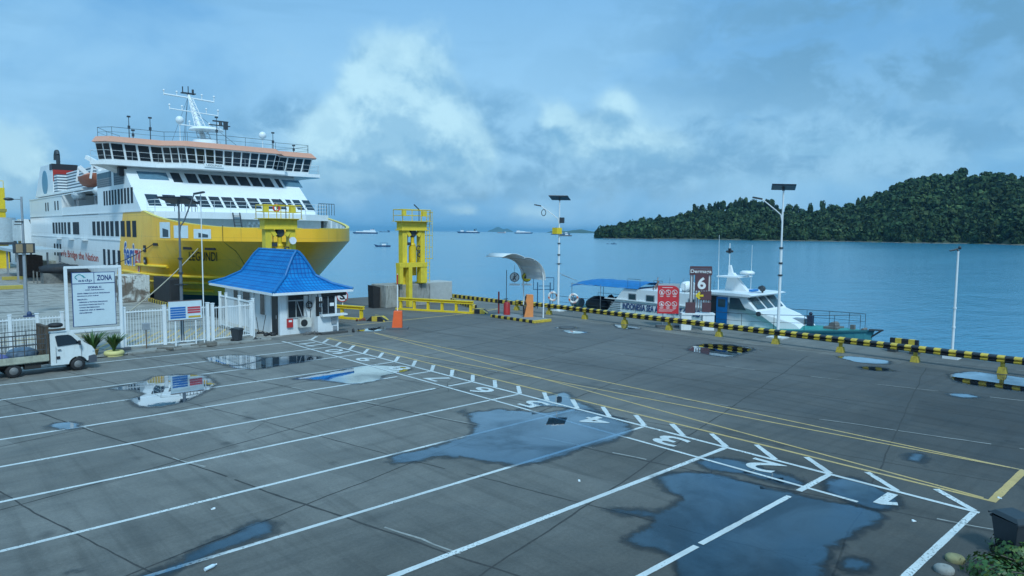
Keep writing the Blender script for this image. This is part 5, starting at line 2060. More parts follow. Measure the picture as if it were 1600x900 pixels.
# ================================================================ FENCES
def fence(a, b_, label, posts, h_=2.2, sp_=0.135, group='white steel fences', thick=0.12, post_h=None):
    a, b_ = Vector(a), Vector(b_)
    d = b_ - a
    L = d.length
    T = thing('steel_fence', label, 'fence', tuple(a), math.atan2(d.y, d.x), group)
    f_ = MB()
    for k in range(int(L / sp_) + 1):
        x = k * sp_
        f_.box((x, 0, 0.15 + (h_ - 0.3) / 2 + 0.03), (0.02, 0.02, h_ - 0.25))
    f_.build('bars', white_paint, T)
    for z in (0.18, h_ - 0.22):
        f_ = MB()
        f_.box2((0, -0.03, z), (L, 0.03, z + 0.06))
        f_.build('rail', white_paint, T)
    for s_ in posts:
        f_ = MB()
        f_.box2((s_ - thick / 2, -thick / 2, 0), (s_ + thick / 2, thick / 2, (post_h or h_) + 0.05))
        f_.box2((s_ - thick / 2 - 0.02, -thick / 2 - 0.02, (post_h or h_) + 0.05), (s_ + thick / 2 + 0.02, thick / 2 + 0.02, (post_h or h_) + 0.09))
        f_.build('post', white_paint, T, 0.006)
    f_ = MB()
    f_.box2((0, -0.1, 0), (L, 0.1, 0.12))
    f_.build('kerb', grey_conc, T)
    return T


fence((9.45, 40.3, 0), (13.8, 40.15, 0), 'white fence section between the zone board and the gate', [0.1, 2.05, 4.3], 2.2, thick=0.17)
fence((13.95, 40.1, 0), (16.35, 40.4, 0), 'white sliding gate section behind the grey bin', [0.05, 2.4], 2.15, thick=0.16)
fence((16.5, 40.5, 0), (16.6, 46.2, 0), 'white fence running back along the hut wall', [0.05, 2.2, 4.5, 5.6], 2.25, thick=0.14)
fence((-2.0, 40.9, 0), (7.0, 40.9, 0), 'white fence behind the pickup truck', [0.1, 3.3, 6.75, 7.85, 8.9], 2.1, thick=0.14)

# zone board
m_board = mat('board face', (0.58, 0.68, 0.72), 0.5, var=0.06)
T = thing('zone_sign_board', 'tall framed white ZONA information board with blue lettering', 'sign board', (8.2, 40.15, 0))
for x in (-1.2, 1.2):
    f_ = MB()
    f_.box2((x - 0.07, -0.07, 0), (x + 0.07, 0.07, 4.45))
    f_.build('post', white_paint, T, 0.008)
f_ = MB()
f_.box2((-1.25, -0.08, 4.38), (1.25, 0.08, 4.5))
f_.build('cross_rail', white_paint, T)
f_ = MB()
f_.box2((-1.13, -0.06, 1.17), (1.13, 0.06, 1.31))
f_.build('cross_rail', white_paint, T)
f_ = MB()
f_.box2((-0.96, -0.06, 1.45), (0.96, 0.02, 4.18))
fb = f_.build('board_frame', dark_blue, T)
f_ = MB()
f_.box2((-0.93, -0.075, 1.48), (0.93, -0.055, 4.15))
pn = f_.build('panel', m_board, T)
f_ = MB()
f_.box2((-0.93, -0.085, 3.60), (0.93, -0.074, 3.635))
f_.box2((0.0, -0.0845, 3.635), (0.025, -0.074, 4.15))
write(f_, 'ZONA', 0.4, lambda x, y: (0.48 + x, -0.082, 3.89 + y), fit=(0.68, 0.28), off=0.012)
write(f_, 'asdp', 0.3, lambda x, y: (-0.38 + x, -0.082, 3.76 + y), fit=(0.60, 0.17), off=0.002)
write(f_, 'ZONA C', 0.16, lambda x, y: (0.02 + x, -0.082, 3.42 + y), fit=(0.62, 0.10), off=0.008)
write(f_, 'AREA KENDARAAN', 0.1, lambda x, y: (0.02 + x, -0.082, 3.29 + y), fit=(0.85, 0.055), off=0.003)
zl = 3.12
for txt, wd, x0 in (('ZONA TERBATAS UNTUK KENDARAAN', 1.45, -0.75), ('PENGGUNA JASA PUBLIK', 0.95, -0.75), ('MELIPUTI :', 0.45, -0.75), ('- DERMAGA & TROTOAR KENDARAAN', 1.3, -0.72), ('- KAWASAN PARKIR SIAP MUAT &', 1.15, -0.72),
                    ('  TUNGGU PENYEBERANGAN', 0.9, -0.68), ('- FASILITAS AREA & TERMINAL', 1.15, -0.72), ('  PENUMPANG', 0.55, -0.68)):
    write(f_, txt, 0.1, lambda x, y, wd=wd, x0=x0, zl=zl: (x0 + wd / 2 + x, -0.082, zl + y), fit=(wd, 0.06), off=0.004)
    zl -= 0.135 if txt != 'PENGGUNA JASA PUBLIK' else 0.17
f_.build('lettering', dark_blue, pn)
f_ = MB()
lg = [Vector((-0.82 + 0.4 * k / 10, -0.083, 3.84 + 0.24 * math.sin(PI * (0.15 + 0.75 * k / 10)))) for k in range(11)]
for a, b_ in zip(lg[:-1], lg[1:]):
    f_.bar(a, b_, 0.006, 0.035)
lg = [Vector((-0.52 + 0.16 * k / 6, -0.0835, 4.03 - 0.10 * k / 6 + 0.02 * math.sin(k))) for k in range(7)]
for a, b_ in zip(lg[:-1], lg[1:]):
    f_.bar(a, b_, 0.006, 0.03)
f_.bar((-0.82, -0.083, 3.93), (-0.72, -0.083, 3.83), 0.006, 0.04)
f_.build('emblem', mat('teal emblem', (0.02, 0.30, 0.34), 0.5), pn)
f_ = MB()
f_.box2((-0.35, -0.25, 0), (0.35, 0.25, 0.2))
f_.v = [(x + 1.2, y, z) for x, y, z in f_.v]
f_.build('footing', mat('wet footing', (0.10, 0.11, 0.12), 0.7), T)

# small tariff board
T = thing('notice_board', 'small low notice board with blue and red fields by the fence', 'sign board', (12.3, 39.55, 0))
for x in (-0.45, 0.6):
    f_ = MB()
    f_.box2((x - 0.03, -0.03, 0), (x + 0.03, 0.03, 1.7))
    f_.build('post', white_paint, T)
f_ = MB()
f_.box2((-0.78, -0.05, 1.5), (0.93, 0.0, 2.5))
pn = f_.build('panel', m_board, T)
for (a, b_, z0, z1, m_) in ((-0.70, 0.08, 1.58, 2.22, mat('panel blue', (0.02, 0.14, 0.42), 0.5)), (0.18, 0.85, 1.82, 2.22, mat('panel red', (0.50, 0.06, 0.08), 0.5)), (0.22, 0.85, 1.58, 1.76, mat('panel amber', (0.55, 0.36, 0.04), 0.5))):
    f_ = MB()
    k = 0
    while z0 + k * 0.13 < z1 - 0.05:
        f_.box2((a, -0.06, z0 + k * 0.13), (b_, -0.049, z0 + k * 0.13 + 0.10))
        k += 1
    f_.build('colour_field', m_, pn)
f_ = MB()
f_.box2((-0.8, -0.055, 2.5), (0.95, 0.01, 2.54))
f_.box2((-0.8, -0.055, 1.46), (0.95, 0.01, 1.5))
f_.build('frame', mat('brown frame', (0.16, 0.10, 0.09), 0.6), T)

T = thing('meter_post', 'small grey meter box on a thin post by the fence', 'meter box', (10.5, 39.93, 0))
f_ = MB()
f_.tube((0, 0, 0), (0, 0, 1.1), 0.03, n=6)
f_.build('post', mat('rusty post', (0.16, 0.11, 0.08), 0.8), T)
f_ = MB()
f_.box2((-0.17, -0.1, 1.05), (0.17, 0.1, 1.42))
f_.build('box', steel, T, 0.02)

# rubble kerb by the notice board
f_ = MB()
for k in range(14):
    f_.box((random.uniform(-1.5, 1.5), random.uniform(-0.2, 0.2), 0.08 + random.uniform(0, 0.06)), (random.uniform(.25, .6), random.uniform(.2, .35), random.uniform(.12, .24)), rz=random.uniform(-.3, .3))
tag(f_.build('broken_kerb', mat('broken concrete', (0.16, 0.15, 0.13), 0.9, var=0.5), None, 0.03, (12.3, 38.9, 0)), 'broken dark kerb stones below the notice board', 'kerb')
f_ = MB()
f_.box2((4.5, -0.08, 0), (12.0, 0.08, 0.13))
o = f_.build('kerb', grey_conc, None, 0.02, (4.8, 38.75, 0))
o.rotation_euler = (0, 0, 0.0)
tag(o, 'low grey kerb in front of the white fence and gate', 'kerb')
f_ = MB()
f_.sheet([(7.8, 38.72, 0.05), (16.8, 38.72, 0.05), (16.8, 40.1, 0.05), (7.8, 40.1, 0.05)])
struct(f_.build('pavement', grey_conc))


def wheelie(p, label, s_=1.0, rz=0.0, flap=False):
    T = thing('wheelie_bin', label, 'bin', p, rz, 'dark wheelie bins')
    f_ = MB()
    f_.add([(-.2 * s_, -.2 * s_, 0.06), (.2 * s_, -.2 * s_, 0.06), (.2 * s_, .2 * s_, 0.06), (-.2 * s_, .2 * s_, 0.06), (-.27 * s_, -.29 * s_, .78 * s_), (.27 * s_, -.29 * s_, .78 * s_), (.27 * s_, .29 * s_, .78 * s_), (-.27 * s_, .29 * s_, .78 * s_)],
           [(0, 3, 2, 1), (0, 1, 5, 4), (1, 2, 6, 5), (2, 3, 7, 6), (3, 0, 4, 7)])
    f_.box2((-.29 * s_, -.31 * s_, .74 * s_), (.29 * s_, -.27 * s_, .79 * s_))
    f_.box2((-.29 * s_, .27 * s_, .74 * s_), (.29 * s_, .31 * s_, .79 * s_))
    f_.build('body', mat('bin plastic', (0.035, 0.042, 0.05), 0.5, var=0.2), T, 0.01)
    f_ = MB()
    f_.add([(-.29 * s_, -.32 * s_, .79 * s_), (.29 * s_, -.32 * s_, .79 * s_), (.29 * s_, .33 * s_, .82 * s_), (-.29 * s_, .33 * s_, .82 * s_), (-.22 * s_, -.22 * s_, .87 * s_), (.22 * s_, -.22 * s_, .87 * s_), (.22 * s_, .25 * s_, .89 * s_), (-.22 * s_, .25 * s_, .89 * s_)],
           [(0, 1, 5, 4), (1, 2, 6, 5), (2, 3, 7, 6), (3, 0, 4, 7), (4, 5, 6, 7), (0, 3, 2, 1)])
    f_.tube((-.25 * s_, .36 * s_, .8 * s_), (.25 * s_, .36 * s_, .8 * s_), 0.02, n=6)
    f_.build('lid', mat('bin lid', (0.025, 0.032, 0.038), 0.45), T, 0.01)
    for x in (-.24, .24):
        f_ = MB()
        f_.tube(((x - .03) * s_, .2 * s_, .09), ((x + .03) * s_, .2 * s_, .09), 0.09, n=12)
        f_.build('wheel', black_rubber, T)
    return T


wheelie((15.15, 39.55, 0), 'dark grey wheelie bin standing at the white gate', 0.9, 0.6)
wheelie((16.55, 3.05, 0), 'black wheelie bin in the shade at the lower right corner', 1.0, -0.5)

# ================================================================ POT PLANTS
def leafy(p, label, pot, n_=34, h_=0.8, group='potted plants by the fence'):
    T = thing('potted_plant', label, 'plant', p, 0, group)
    if pot == 'tyre':
        f_ = MB()
        f_.torus((0, 0, 0.14), 0.34, 0.13, ax=2, n=22, k=8)
        f_.torus((0, 0, 0.02), 0.34, 0.1, ax=2, n=22, k=8)
        f_.build('tyre_planter', mat('planter cream', (0.62, 0.55, 0.22), 0.7), T)
    else:
        f_ = MB()
        f_.lathe((0, 0, 0), [(0.16, 0), (0.24, 0.32), (0.26, 0.34), (0.2, 0.34)], 14)
        f_.build('pot', mat('ochre pot', (0.30, 0.20, 0.08), 0.8), T)
    f_ = MB()
    for k in range(n_):
        a = random.uniform(0, 2 * PI)
        ln = h_ * random.uniform(0.6, 1.05)
        le = random.uniform(0.25, 0.95)
        pts_ = []
        for i in range(6):
            s_ = i / 5
            r_ = 0.05 + ln * le * 0.75 * s_ ** 1.5
            z = 0.25 + ln * (s_ - 0.28 * le * s_ ** 2.5)
            wv = 0.045 * math.sin(PI * min(0.97, s_ * 0.9 + 0.1))
            c = Vector((r_ * math.cos(a), r_ * math.sin(a), z))
            sd_ = Vector((-math.sin(a), math.cos(a), 0)) * wv
            pts_ += [c - sd_, c + sd_ + Vector((0, 0, 0.012))]
        f_.add(pts_, [(2 * i, 2 * i + 1, 2 * i + 3, 2 * i + 2) for i in range(5)], True)
    f_.build('leaves', m_gleaf, T)


m_gleaf, t = custom('garden leaf')
g_ = t.node('ShaderNodeNewGeometry')
c = t.ramp(g_.outputs['Random Per Island'], [(0.0, (0.02, 0.055, 0.012)), (0.7, (0.04, 0.11, 0.02)), (1.0, (0.11, 0.15, 0.03))])
b = t.node('ShaderNodeBsdfPrincipled', {'Base Color': c, 'Roughness': 0.5})
finish(t, b.outputs[0])
leafy((7.95, 39.5, 0), 'spiky green plant in an ochre pot beside the truck nose', 'pot', 95, 1.15)
leafy((8.75, 39.0, 0), 'spiky green plant in a pale yellow tyre planter', 'tyre', 90, 1.0)

# shrub and painted kerb stones at the lower right corner
T = thing('shrub', 'low green shrub at the lower right corner beside the bin', 'shrub', (15.1, 2.75, 0))
f_ = MB()
for k in range(2200):
    d = Vector((random.gauss(0, 1), random.gauss(0, 1), abs(random.gauss(0, 1)))).normalized()
    cl = Vector(random.choice([(0, 0, 0.0), (0.8, -0.3, 0.0), (-0.6, -0.5, 0), (0.3, 0.35, 0), (1.4, 0.2, 0.1)]))
    p = cl + Vector((d.x * 0.70, d.y * 0.55, d.z * 0.30 + 0.03)) * random.uniform(0.6, 1.05)
    a = d.cross(Vector((random.gauss(0, 1), random.gauss(0, 1), random.gauss(0, 1)))).normalized() * random.uniform(0.02, 0.045)
    b_ = d.cross(a) * 1.6
    f_.add([p - a, p + b_ * 0.5, p + a, p - b_ * 1.2], [(0, 1, 2, 3)])
f_.build('foliage', m_gleaf, T)
f_ = MB()
for k in range(14):
    f_.tube((random.uniform(-.6, 1.4), random.uniform(-.5, .3), 0), (random.uniform(-.9, 1.8), random.uniform(-.8, .5), random.uniform(.2, .45)), 0.012, n=4)
f_.build('stems', m_bark, T)
for k, (px, py, m_, lab) in enumerate(((1492, 876, marking_yellow, 'rounded yellowish kerb stone beside the shrub, nearer the bin'), (1475, 893, grey_conc, 'rounded grey kerb stone beside the shrub, at the picture edge'))):
    p = at(px, py, 0)
    f_ = MB()
    f_.lathe((0, 0, 0), [(0.17, 0), (0.18, 0.06), (0.15, 0.10), (0.08, 0.12)], 12)
    tag(f_.build('kerb_stone', m_ if k else mat('old kerb paint', (0.24, 0.22, 0.11), 0.9, var=0.5), None, loc=(p.x, p.y, 0)), lab, 'kerb stone', 'kerb stones at the flower bed')

# plastic bottle on the concrete
T = thing('plastic_bottle', 'small clear plastic bottle lying on the concrete at lower left', 'bottle', tuple(at(329, 889, 0)), 0.3)
f_ = MB()
f_.lathe((0, 0, 0.04), [(0.035, -0.12), (0.038, 0.05), (0.013, 0.11)], 12, 0)
f_.build('body', mat('bottle plastic', (0.62, 0.72, 0.78), 0.15), T)
f_ = MB()
f_.lathe((0.12, 0, 0.04), [(0.015, -0.01), (0.015, 0.015)], 8, 0)
f_.build('cap', white_paint, T)

for k, (px, py, lab) in enumerate(((333, 796, 'tiny white paper scrap on the concrete above the plastic bottle'), (905, 752, 'tiny white paper scrap below the painted number four'), (1562, 779, 'white paper scrap beside the thick yellow line end'),
                                   (1428, 815, 'tiny pale paper scrap below the painted number one'))):
    p = at(px, py, 0)
    f_ = MB()
    f_.box((0, 0, 0.012), (0.09, 0.05, 0.012), rz=k * 0.9)
    f_.box((0.03, 0.03, 0.02), (0.05, 0.04, 0.01), rz=k * 1.7)
    tag(f_.build('paper_scrap', white_paint, None, loc=(p.x, p.y, 0)), lab, 'litter', 'paper scraps on the concrete')

# ================================================================ PICKUP TRUCK
tr_ = thing('pickup_truck', 'small white flatbed pickup with rusty bed rack at the left', 'truck', (4.22, 35.70, 0), R(4.0))
cabw = mat('truck white', (0.68, 0.71, 0.70), 0.35, var=0.08, dirt=0.3, dirtcol=(0.3, 0.25, 0.2), coat=0.3)
TR = 0.29


def arch(cx_, r_, a0=180, a1=0, n_=10):
    return [(cx_ + r_ * math.cos(R(a0 + (a1 - a0) * k / n_)), TR + r_ * math.sin(R(a0 + (a1 - a0) * k / n_))) for k in range(n_ + 1)]


cab = [(1.35, 0.36), (1.35, 1.74), (1.45, 1.80), (2.05, 1.82), (2.22, 1.76), (2.70, 1.24), (2.96, 1.06), (3.06, 0.88), (3.10, 0.62), (3.10, 0.42)] + [(2.78, 0.42)] + arch(2.40, 0.37)[::-1][1:-1] + [(2.03, 0.34)]
f_ = MB()
f_.prism(cab, 1, 0.03, 1.55)
f_.v = [(x, (y - 0.79) * (1.0 - 0.09 * max(0, min(1, (z - 1.05) / 0.75))) + 0.79, z) for x, y, z in f_.v]
f_.build('cab', cabw, tr_, 0.035)
f_ = MB()
sw = [(1.62, 1.18), (1.55, 1.62), (1.62, 1.66), (2.05, 1.66), (2.18, 1.60), (2.50, 1.22)]


def inset(y, z):
    return (y - 0.79) * (1.0 - 0.09 * max(0, min(1, (z - 1.05) / 0.75))) + 0.79


for y in (0.018, 1.562):
    f_.add([(x, inset(y, z), z) for x, z in sw], [tuple(range(len(sw)))])
f_.build('side_window', dark_glass, tr_)
f_ = MB()
f_.add([(2.245, 0.16, 1.735), (2.245, 1.42, 1.735), (2.70, 1.47, 1.26), (2.70, 0.11, 1.26)], [(0, 1, 2, 3)])
f_.build('windscreen', dark_glass, tr_)
for y in (0.01, 1.57):
    f_ = MB()
    f_.box2((1.62, y - 0.012, 1.00), (1.75, y + 0.012, 1.04))
    f_.box2((2.535, y - 0.006, 0.5), (2.545, y + 0.006, 1.2))
    f_.box2((1.55, y - 0.006, 0.45), (1.558, y + 0.006, 1.18))
    f_.box2((1.57, y - 0.008, 0.62), (1.70, y + 0.008, 0.74))
    f_.build('door_trim', black_paint, tr_)
f_ = MB()
f_.box((2.44, -0.12, 1.28), (0.08, 0.16, 0.2))
f_.build('wing_mirror', black_paint, tr_, 0.02)
f_ = MB()
f_.prism([(2.80, 0.30), (2.82, 0.62), (3.05, 0.66), (3.14, 0.60), (3.14, 0.32)], 1, 0.0, 1.58)
f_.build('bumper', mat('bumper grey', (0.07, 0.08, 0.10), 0.6), tr_, 0.02)
f_ = MB()
for k_ in range(3):
    f_.box2((3.075, 0.35, 0.70 + 0.055 * k_), (3.105, 1.23, 0.73 + 0.055 * k_))
f_.build('grille', black_paint, tr_)
f_ = MB()
f_.box2((3.14, 0.55, 0.40), (3.155, 1.03, 0.52))
f_.build('number_plate', white_paint, tr_)
for y in (0.14, 1.44):
    f_ = MB()
    f_.ball((3.02, y, 0.82), (0.09, 0.13, 0.11), 10, 6)
    f_.build('headlight', mat('lamp glass', (0.45, 0.55, 0.6), 0.15), tr_)
f_ = MB()
f_.box2((-2.2, 0.45, 0.38), (1.5, 0.6, 0.52))
f_.box2((-2.2, 0.98, 0.38), (1.5, 1.13, 0.52))
f_.box2((0.4, 0.1, 0.3), (1.0, 0.45, 0.55))
f_.tube((0, 0.1, TR), (0, 1.48, TR), 0.05, n=6)
f_.tube((2.40, 0.1, TR), (2.40, 1.48, TR), 0.05, n=6)
f_.build('chassis', mat('chassis black', (0.03, 0.028, 0.026), 0.8), tr_)
bedm = mat('weathered bed', (0.42, 0.42, 0.33), 0.75, var=0.3, vs=4, dirt=0.8, dirtcol=(0.09, 0.07, 0.05))
f_ = MB()
f_.box2((-1.6, -0.02, 0.60), (1.28, 0.03, 0.88))
f_.box2((-1.6, 1.55, 0.60), (1.28, 1.60, 0.88))
f_.box2((-1.6, 0.03, 0.56), (1.28, 1.55, 0.62))
f_.box2((-1.65, -0.02, 0.60), (-1.6, 1.60, 0.88))
f_.build('bed', bedm, tr_, 0.008)
rack = mat('rack steel', (0.07, 0.075, 0.08), 0.7, var=0.3)
f_ = MB()
for y in (0.0, 1.58):
    for z in (1.12, 1.38, 1.60, 1.78):
        f_.bar((-1.6, y, z), (1.2, y, z), 0.022, 0.03)
    for k in range(8):
        f_.bar((-1.6 + 0.4 * k, y, 0.85), (-1.6 + 0.4 * k, y, 1.8), 0.03, 0.03)
f_.build('rack', rack, tr_)
f_ = MB()
f_.box2((1.22, 0.0, 0.62), (1.27, 1.58, 2.05))
for y in (0.02, 0.5, 1.0, 1.56):
    f_.box2((1.19, y - 0.03, 0.62), (1.3, y + 0.03, 2.1))
f_.box2((1.19, 0.0, 2.04), (1.32, 1.58, 2.1))
f_.box2((1.25, 0.0, 1.88), (1.95, 0.05, 1.98))
f_.box2((1.25, 1.53, 1.88), (1.95, 1.58, 1.98))
f_.build('headboard', mat('rusty board', (0.10, 0.075, 0.055), 0.9, var=0.5), tr_)
for (x, y0, y1) in ((0.0, 0.06, 0.26), (0.0, 1.32, 1.52), (2.40, 0.04, 0.22), (2.40, 1.36, 1.54)):
    f_ = MB()
    ym_ = (y0 + y1) / 2
    f_.lathe((x, ym_, TR), [(0.17, y0 - ym_), (0.26, y0 - ym_), (TR, y0 - ym_ + 0.03), (TR, y1 - ym_ - 0.03), (0.26, y1 - ym_), (0.17, y1 - ym_)], 24, 1)
    wh = f_.build('wheel', black_rubber, tr_)
    f_ = MB()
    sg2 = -1 if y0 < 0.8 else 1
    ye = (y0 if sg2 < 0 else y1) - ym_
    f_.lathe((x, ym_, TR), [(0.165, ye - 0.004 * sg2), (0.165, ye + 0.012 * sg2), (0.10, ye - 0.0 * sg2), (0.05, ye + 0.03 * sg2)], 16, 1)
    f_.build('rim', mat('dusty rim', (0.22, 0.22, 0.22), 0.6, 0.3, var=0.3), wh)
# the load
cr4, sr4 = math.cos(R(4)), math.sin(R(4))


def on_truck(x, y, z):
    return (4.22 + x * cr4 - y * sr4, 35.70 + x * sr4 + y * cr4, z)


f_ = MB()
f_.ball((0, 0, 0.2), (0.62, 0.5, 0.30), 14, 8, 0.07)
tag(f_.build('tarpaulin_bundle', mat('blue grey tarp', (0.10, 0.15, 0.21), 0.6, var=0.3), None, loc=on_truck(0.45, 0.7, 0.70)), 'blue grey tarpaulin bundle on the truck bed behind the cab', 'bundle')
f_ = MB()
f_.ball((0, 0, 0.12), (0.6, 0.6, 0.20), 14, 7, 0.1)
tag(f_.build('cargo_sack', mat('violet sack', (0.14, 0.15, 0.36), 0.7, var=0.5), None, loc=on_truck(-0.55, 0.7, 0.68)), 'flat purple and blue sacks at the rear of the truck bed', 'sack')
f_ = MB()
f_.torus((0, 0, 0.09), 0.2, 0.09, ax=2, n=18, k=8)
tag(f_.build('spare_tyre', black_rubber, None, loc=on_truck(1.68, 0.45, 1.99)), 'spare tyre lying on the roof of the white cab', 'tyre')

# ================================================================ BARRIER, SHELTER, TICKET MACHINE
T = thing('boom_barrier', 'orange boom barrier box with its white arm raised upright', 'barrier gate', (25.0, 38.1, 0), -0.7)
f_ = MB()
f_.add([(-.33, -.22, .1), (.33, -.22, .1), (.33, .22, .1), (-.33, .22, .1), (-.2, -.18, 1.2), (.33, -.18, 1.2), (.33, .18, 1.2), (-.2, .18, 1.2)], [(0, 3, 2, 1), (0, 1, 5, 4), (1, 2, 6, 5), (2, 3, 7, 6), (3, 0, 4, 7), (4, 5, 6, 7)])
f_.build('cabinet', orange_paint, T, 0.02)
f_ = MB()
f_.box2((-0.7, -0.4, 0), (0.7, 0.4, 0.12))
f_.build('plinth', mat('wet footing', (0.1, 0.11, 0.12)), T)
f_ = MB()
f_.box2((-0.03, 0.2, 1.0), (0.03, 0.26, 3.6))
arm = f_.build('arm', white_paint, T)
f_ = MB()
f_.box2((-0.04, 0.19, 2.9), (0.04, 0.27, 3.55))
f_.build('reflective_band', red_paint, arm)

ctr = at(822, 503, 0)
isl = thing('ticket_island', 'striped kerb island carrying the ticket machine and arched shelter', 'traffic island', (34.9, 36.75, 0), 0)
f_ = MB()
f_.box2((-1.0, -2.35, 0), (0.75, 2.35, 0.2))
f_.build('striped_edge', yellow_black, isl, 0.03)
f_ = MB()
f_.box2((-0.85, -2.2, 0.2), (0.6, 2.2, 0.215))
f_.build('top_slab', mat('island slab', (0.22, 0.24, 0.25), 0.8), isl)

m_canopy = mat('canopy sheet', (0.62, 0.65, 0.65), 0.5, var=0.1)
T = thing('arched_shelter', 'white arched canopy shelter over the ticket lane', 'shelter', (34.9, 36.75, 0.2))
# two curved posts at Y = +0.8 and -1.6; canopy spans along Y with arch in X
def arcpt(s_, y):
    """s 0..1 up the quarter arch, 1..1.7 along the drooping wing"""
    if s_ <= 1:
        a = PI / 2 * s_
        return Vector((0.65 - 2.1 * (1 - math.cos(a)), y, 2.75 + 1.6 * math.sin(a)))
    return Vector((-1.45 - 1.7 * (s_ - 1), y + 0.9 * (s_ - 1), 4.35 + 0.25 * math.sin((s_ - 1) * PI / 0.7)))


for y in (0.55, -1.55):
    f_ = MB()
    pts_ = [Vector((0.68, y, 0)), Vector((0.72, y, 1.4))] + [arcpt(k / 10, y) for k in range(11)]
    f_.path(pts_, 0.05, 8)
    f_.build('curved_post', white_paint, T)
NSEG = [k / 10 for k in range(11)] + [1.12 + 0.145 * k for k in range(5)]
f_ = MB()
vs = []
for k in NSEG:
    g2 = 0.0 if k <= 1 else (k - 1) * 0.5
    a, b_ = arcpt(k, 0.75 - g2), arcpt(k, -1.8 + g2)
    vs += [a + Vector((0, 0, 0.06)), b_ + Vector((0, 0, 0.06)), b_ + Vector((0, 0, 0.09)), a + Vector((0, 0, 0.09))]
f_.add(vs, [(4 * k + i, 4 * k + (i + 1) % 4, 4 * k + 4 + (i + 1) % 4, 4 * k + 4 + i) for k in range(len(NSEG) - 1) for i in range(4)], True)
f_.build('canopy', m_canopy, T)
f_ = MB()
for k in (0, 0.35, 0.7, 1.0):
    f_.tube(arcpt(k, 0.75) + Vector((0, 0, 0.03)), arcpt(k, -1.8) + Vector((0, 0, 0.03)), 0.03, n=6)
f_.build('purlin', white_paint, T)

T = thing('ticket_machine', 'orange ticket machine standing on the striped island', 'ticket machine', (35.1, 36.3, 0.215), -0.6)
f_ = MB()
f_.prism([(-0.32, 0), (0.35, 0), (0.35, 1.62), (-0.12, 1.62), (-0.2, 1.2), (-0.12, 0.9)], 1, -0.28, 0.28)
f_.build('body', mat('machine orange', (0.75, 0.26, 0.08), 0.5), T, 0.02)
f_ = MB()
f_.box2((-0.34, -0.27, 0.1), (-0.30, 0.27, 0.85))
f_.box2((-0.2, -0.2, 1.22), (-0.16, 0.2, 1.5))
f_.build('front_panel', black_paint, T)
T = thing('fire_extinguisher_cabinet', 'small red cylinder cabinet next to the ticket machine', 'cabinet', (34.75, 38.2, 0.2))
f_ = MB()
f_.lathe((0, 0, 0), [(0.25, 0), (0.25, 0.85), (0.15, 0.98)], 14)
f_.build('body', red_paint, T)
f_ = MB()
f_.tube((-0.1, 0, 0.95), (-0.1, 0, 1.2), 0.03, n=5)
f_.tube((-0.3, 0, 1.2), (0.1, 0, 1.2), 0.03, n=5)
f_.build('handle', dark_steel, T)
T = thing('red_bollard', 'thin red post with a dark spigot at the end of the striped island', 'bollard', (34.6, 38.95, 0.2))
f_ = MB()
f_.tube((0, 0, 0), (0, 0, 1.7), 0.06, n=8)
f_.build('post', red_paint, T)
f_ = MB()
f_.box((0.05, -0.1, 0.95), (0.3, 0.2, 0.25))
f_.build('spigot', black_paint, T)
f_ = MB()
f_.tube((0, 0, 0), (0, 0, 3.3), 0.03, n=6)
tag(f_.build('marker_pole', dark_steel, None, loc=(37.84, 41.67, 0)), 'thin dark pole behind the red post on the quay', 'pole')
# round signs hanging under the canopy
for (px, lab, m_, kind) in ((804, 'round white no pedestrians sign under the canopy, the left one', white_paint, 'ped'), (823, 'round yellow sign under the canopy, the right one', mat('sign yellow', (0.65, 0.5, 0.02), 0.5), 'veh')):
    d = ray(px, 433)
    p = at(px, 433, 2.62 if px < 810 else 2.65)
    # place them at the island distance
    k = math.hypot(34.6, 37.9) / math.hypot(d.x, d.y)
    p = Vector((0, 0, EYE)) + d * k
    T = thing('round_sign', lab, 'sign', (p.x, p.y, p.z), -0.75, 'round signs under the canopy')
    f_ = MB()
    f_.lathe((0, 0, 0), [(0.36, -0.015), (0.36, 0.015)], 22, 1)
    ds_ = f_.build('disc', m_, T)
    f_ = MB()
    if kind == 'ped':
        f_.torus((0, -0.03, 0), 0.33, 0.022, ax=1, n=24, k=5)
        f_.ball((0, -0.03, 0.19), (0.05, 0.02, 0.05), 8, 5)
        f_.bar((0, -0.03, 0.13), (0, -0.03, -0.03), 0.02, 0.08)
        f_.bar((0, -0.03, -0.02), (-0.10, -0.03, -0.24), 0.02, 0.05)
        f_.bar((0, -0.03, -0.02), (0.10, -0.03, -0.24), 0.02, 0.05)
        f_.bar((0, -0.03, 0.10), (-0.13, -0.03, -0.02), 0.02, 0.035)
        f_.bar((0, -0.03, 0.10), (0.13, -0.03, 0.0), 0.02, 0.035)
        f_.bar((0.22, -0.035, 0.22), (-0.22, -0.035, -0.22), 0.02, 0.03)
    else:
        f_.torus((0, -0.03, 0), 0.33, 0.02, ax=1, n=24, k=5)
        f_.box2((-0.2, -0.035, -0.10), (0.2, -0.02, 0.05))
        f_.box2((-0.12, -0.035, 0.05), (0.12, -0.02, 0.15))
    f_.build('symbol', black_paint, ds_)
    f_ = MB()
    f_.box2((-0.38, -0.01, -0.62), (0.38, 0.01, -0.48))
    f_.build('subplate', white_paint, T)
    f_ = MB()
    f_.tube((0, 0.02, -0.62), (0, 0.02, 0.9), 0.015, n=5)
    f_.build('hanger', steel, T)

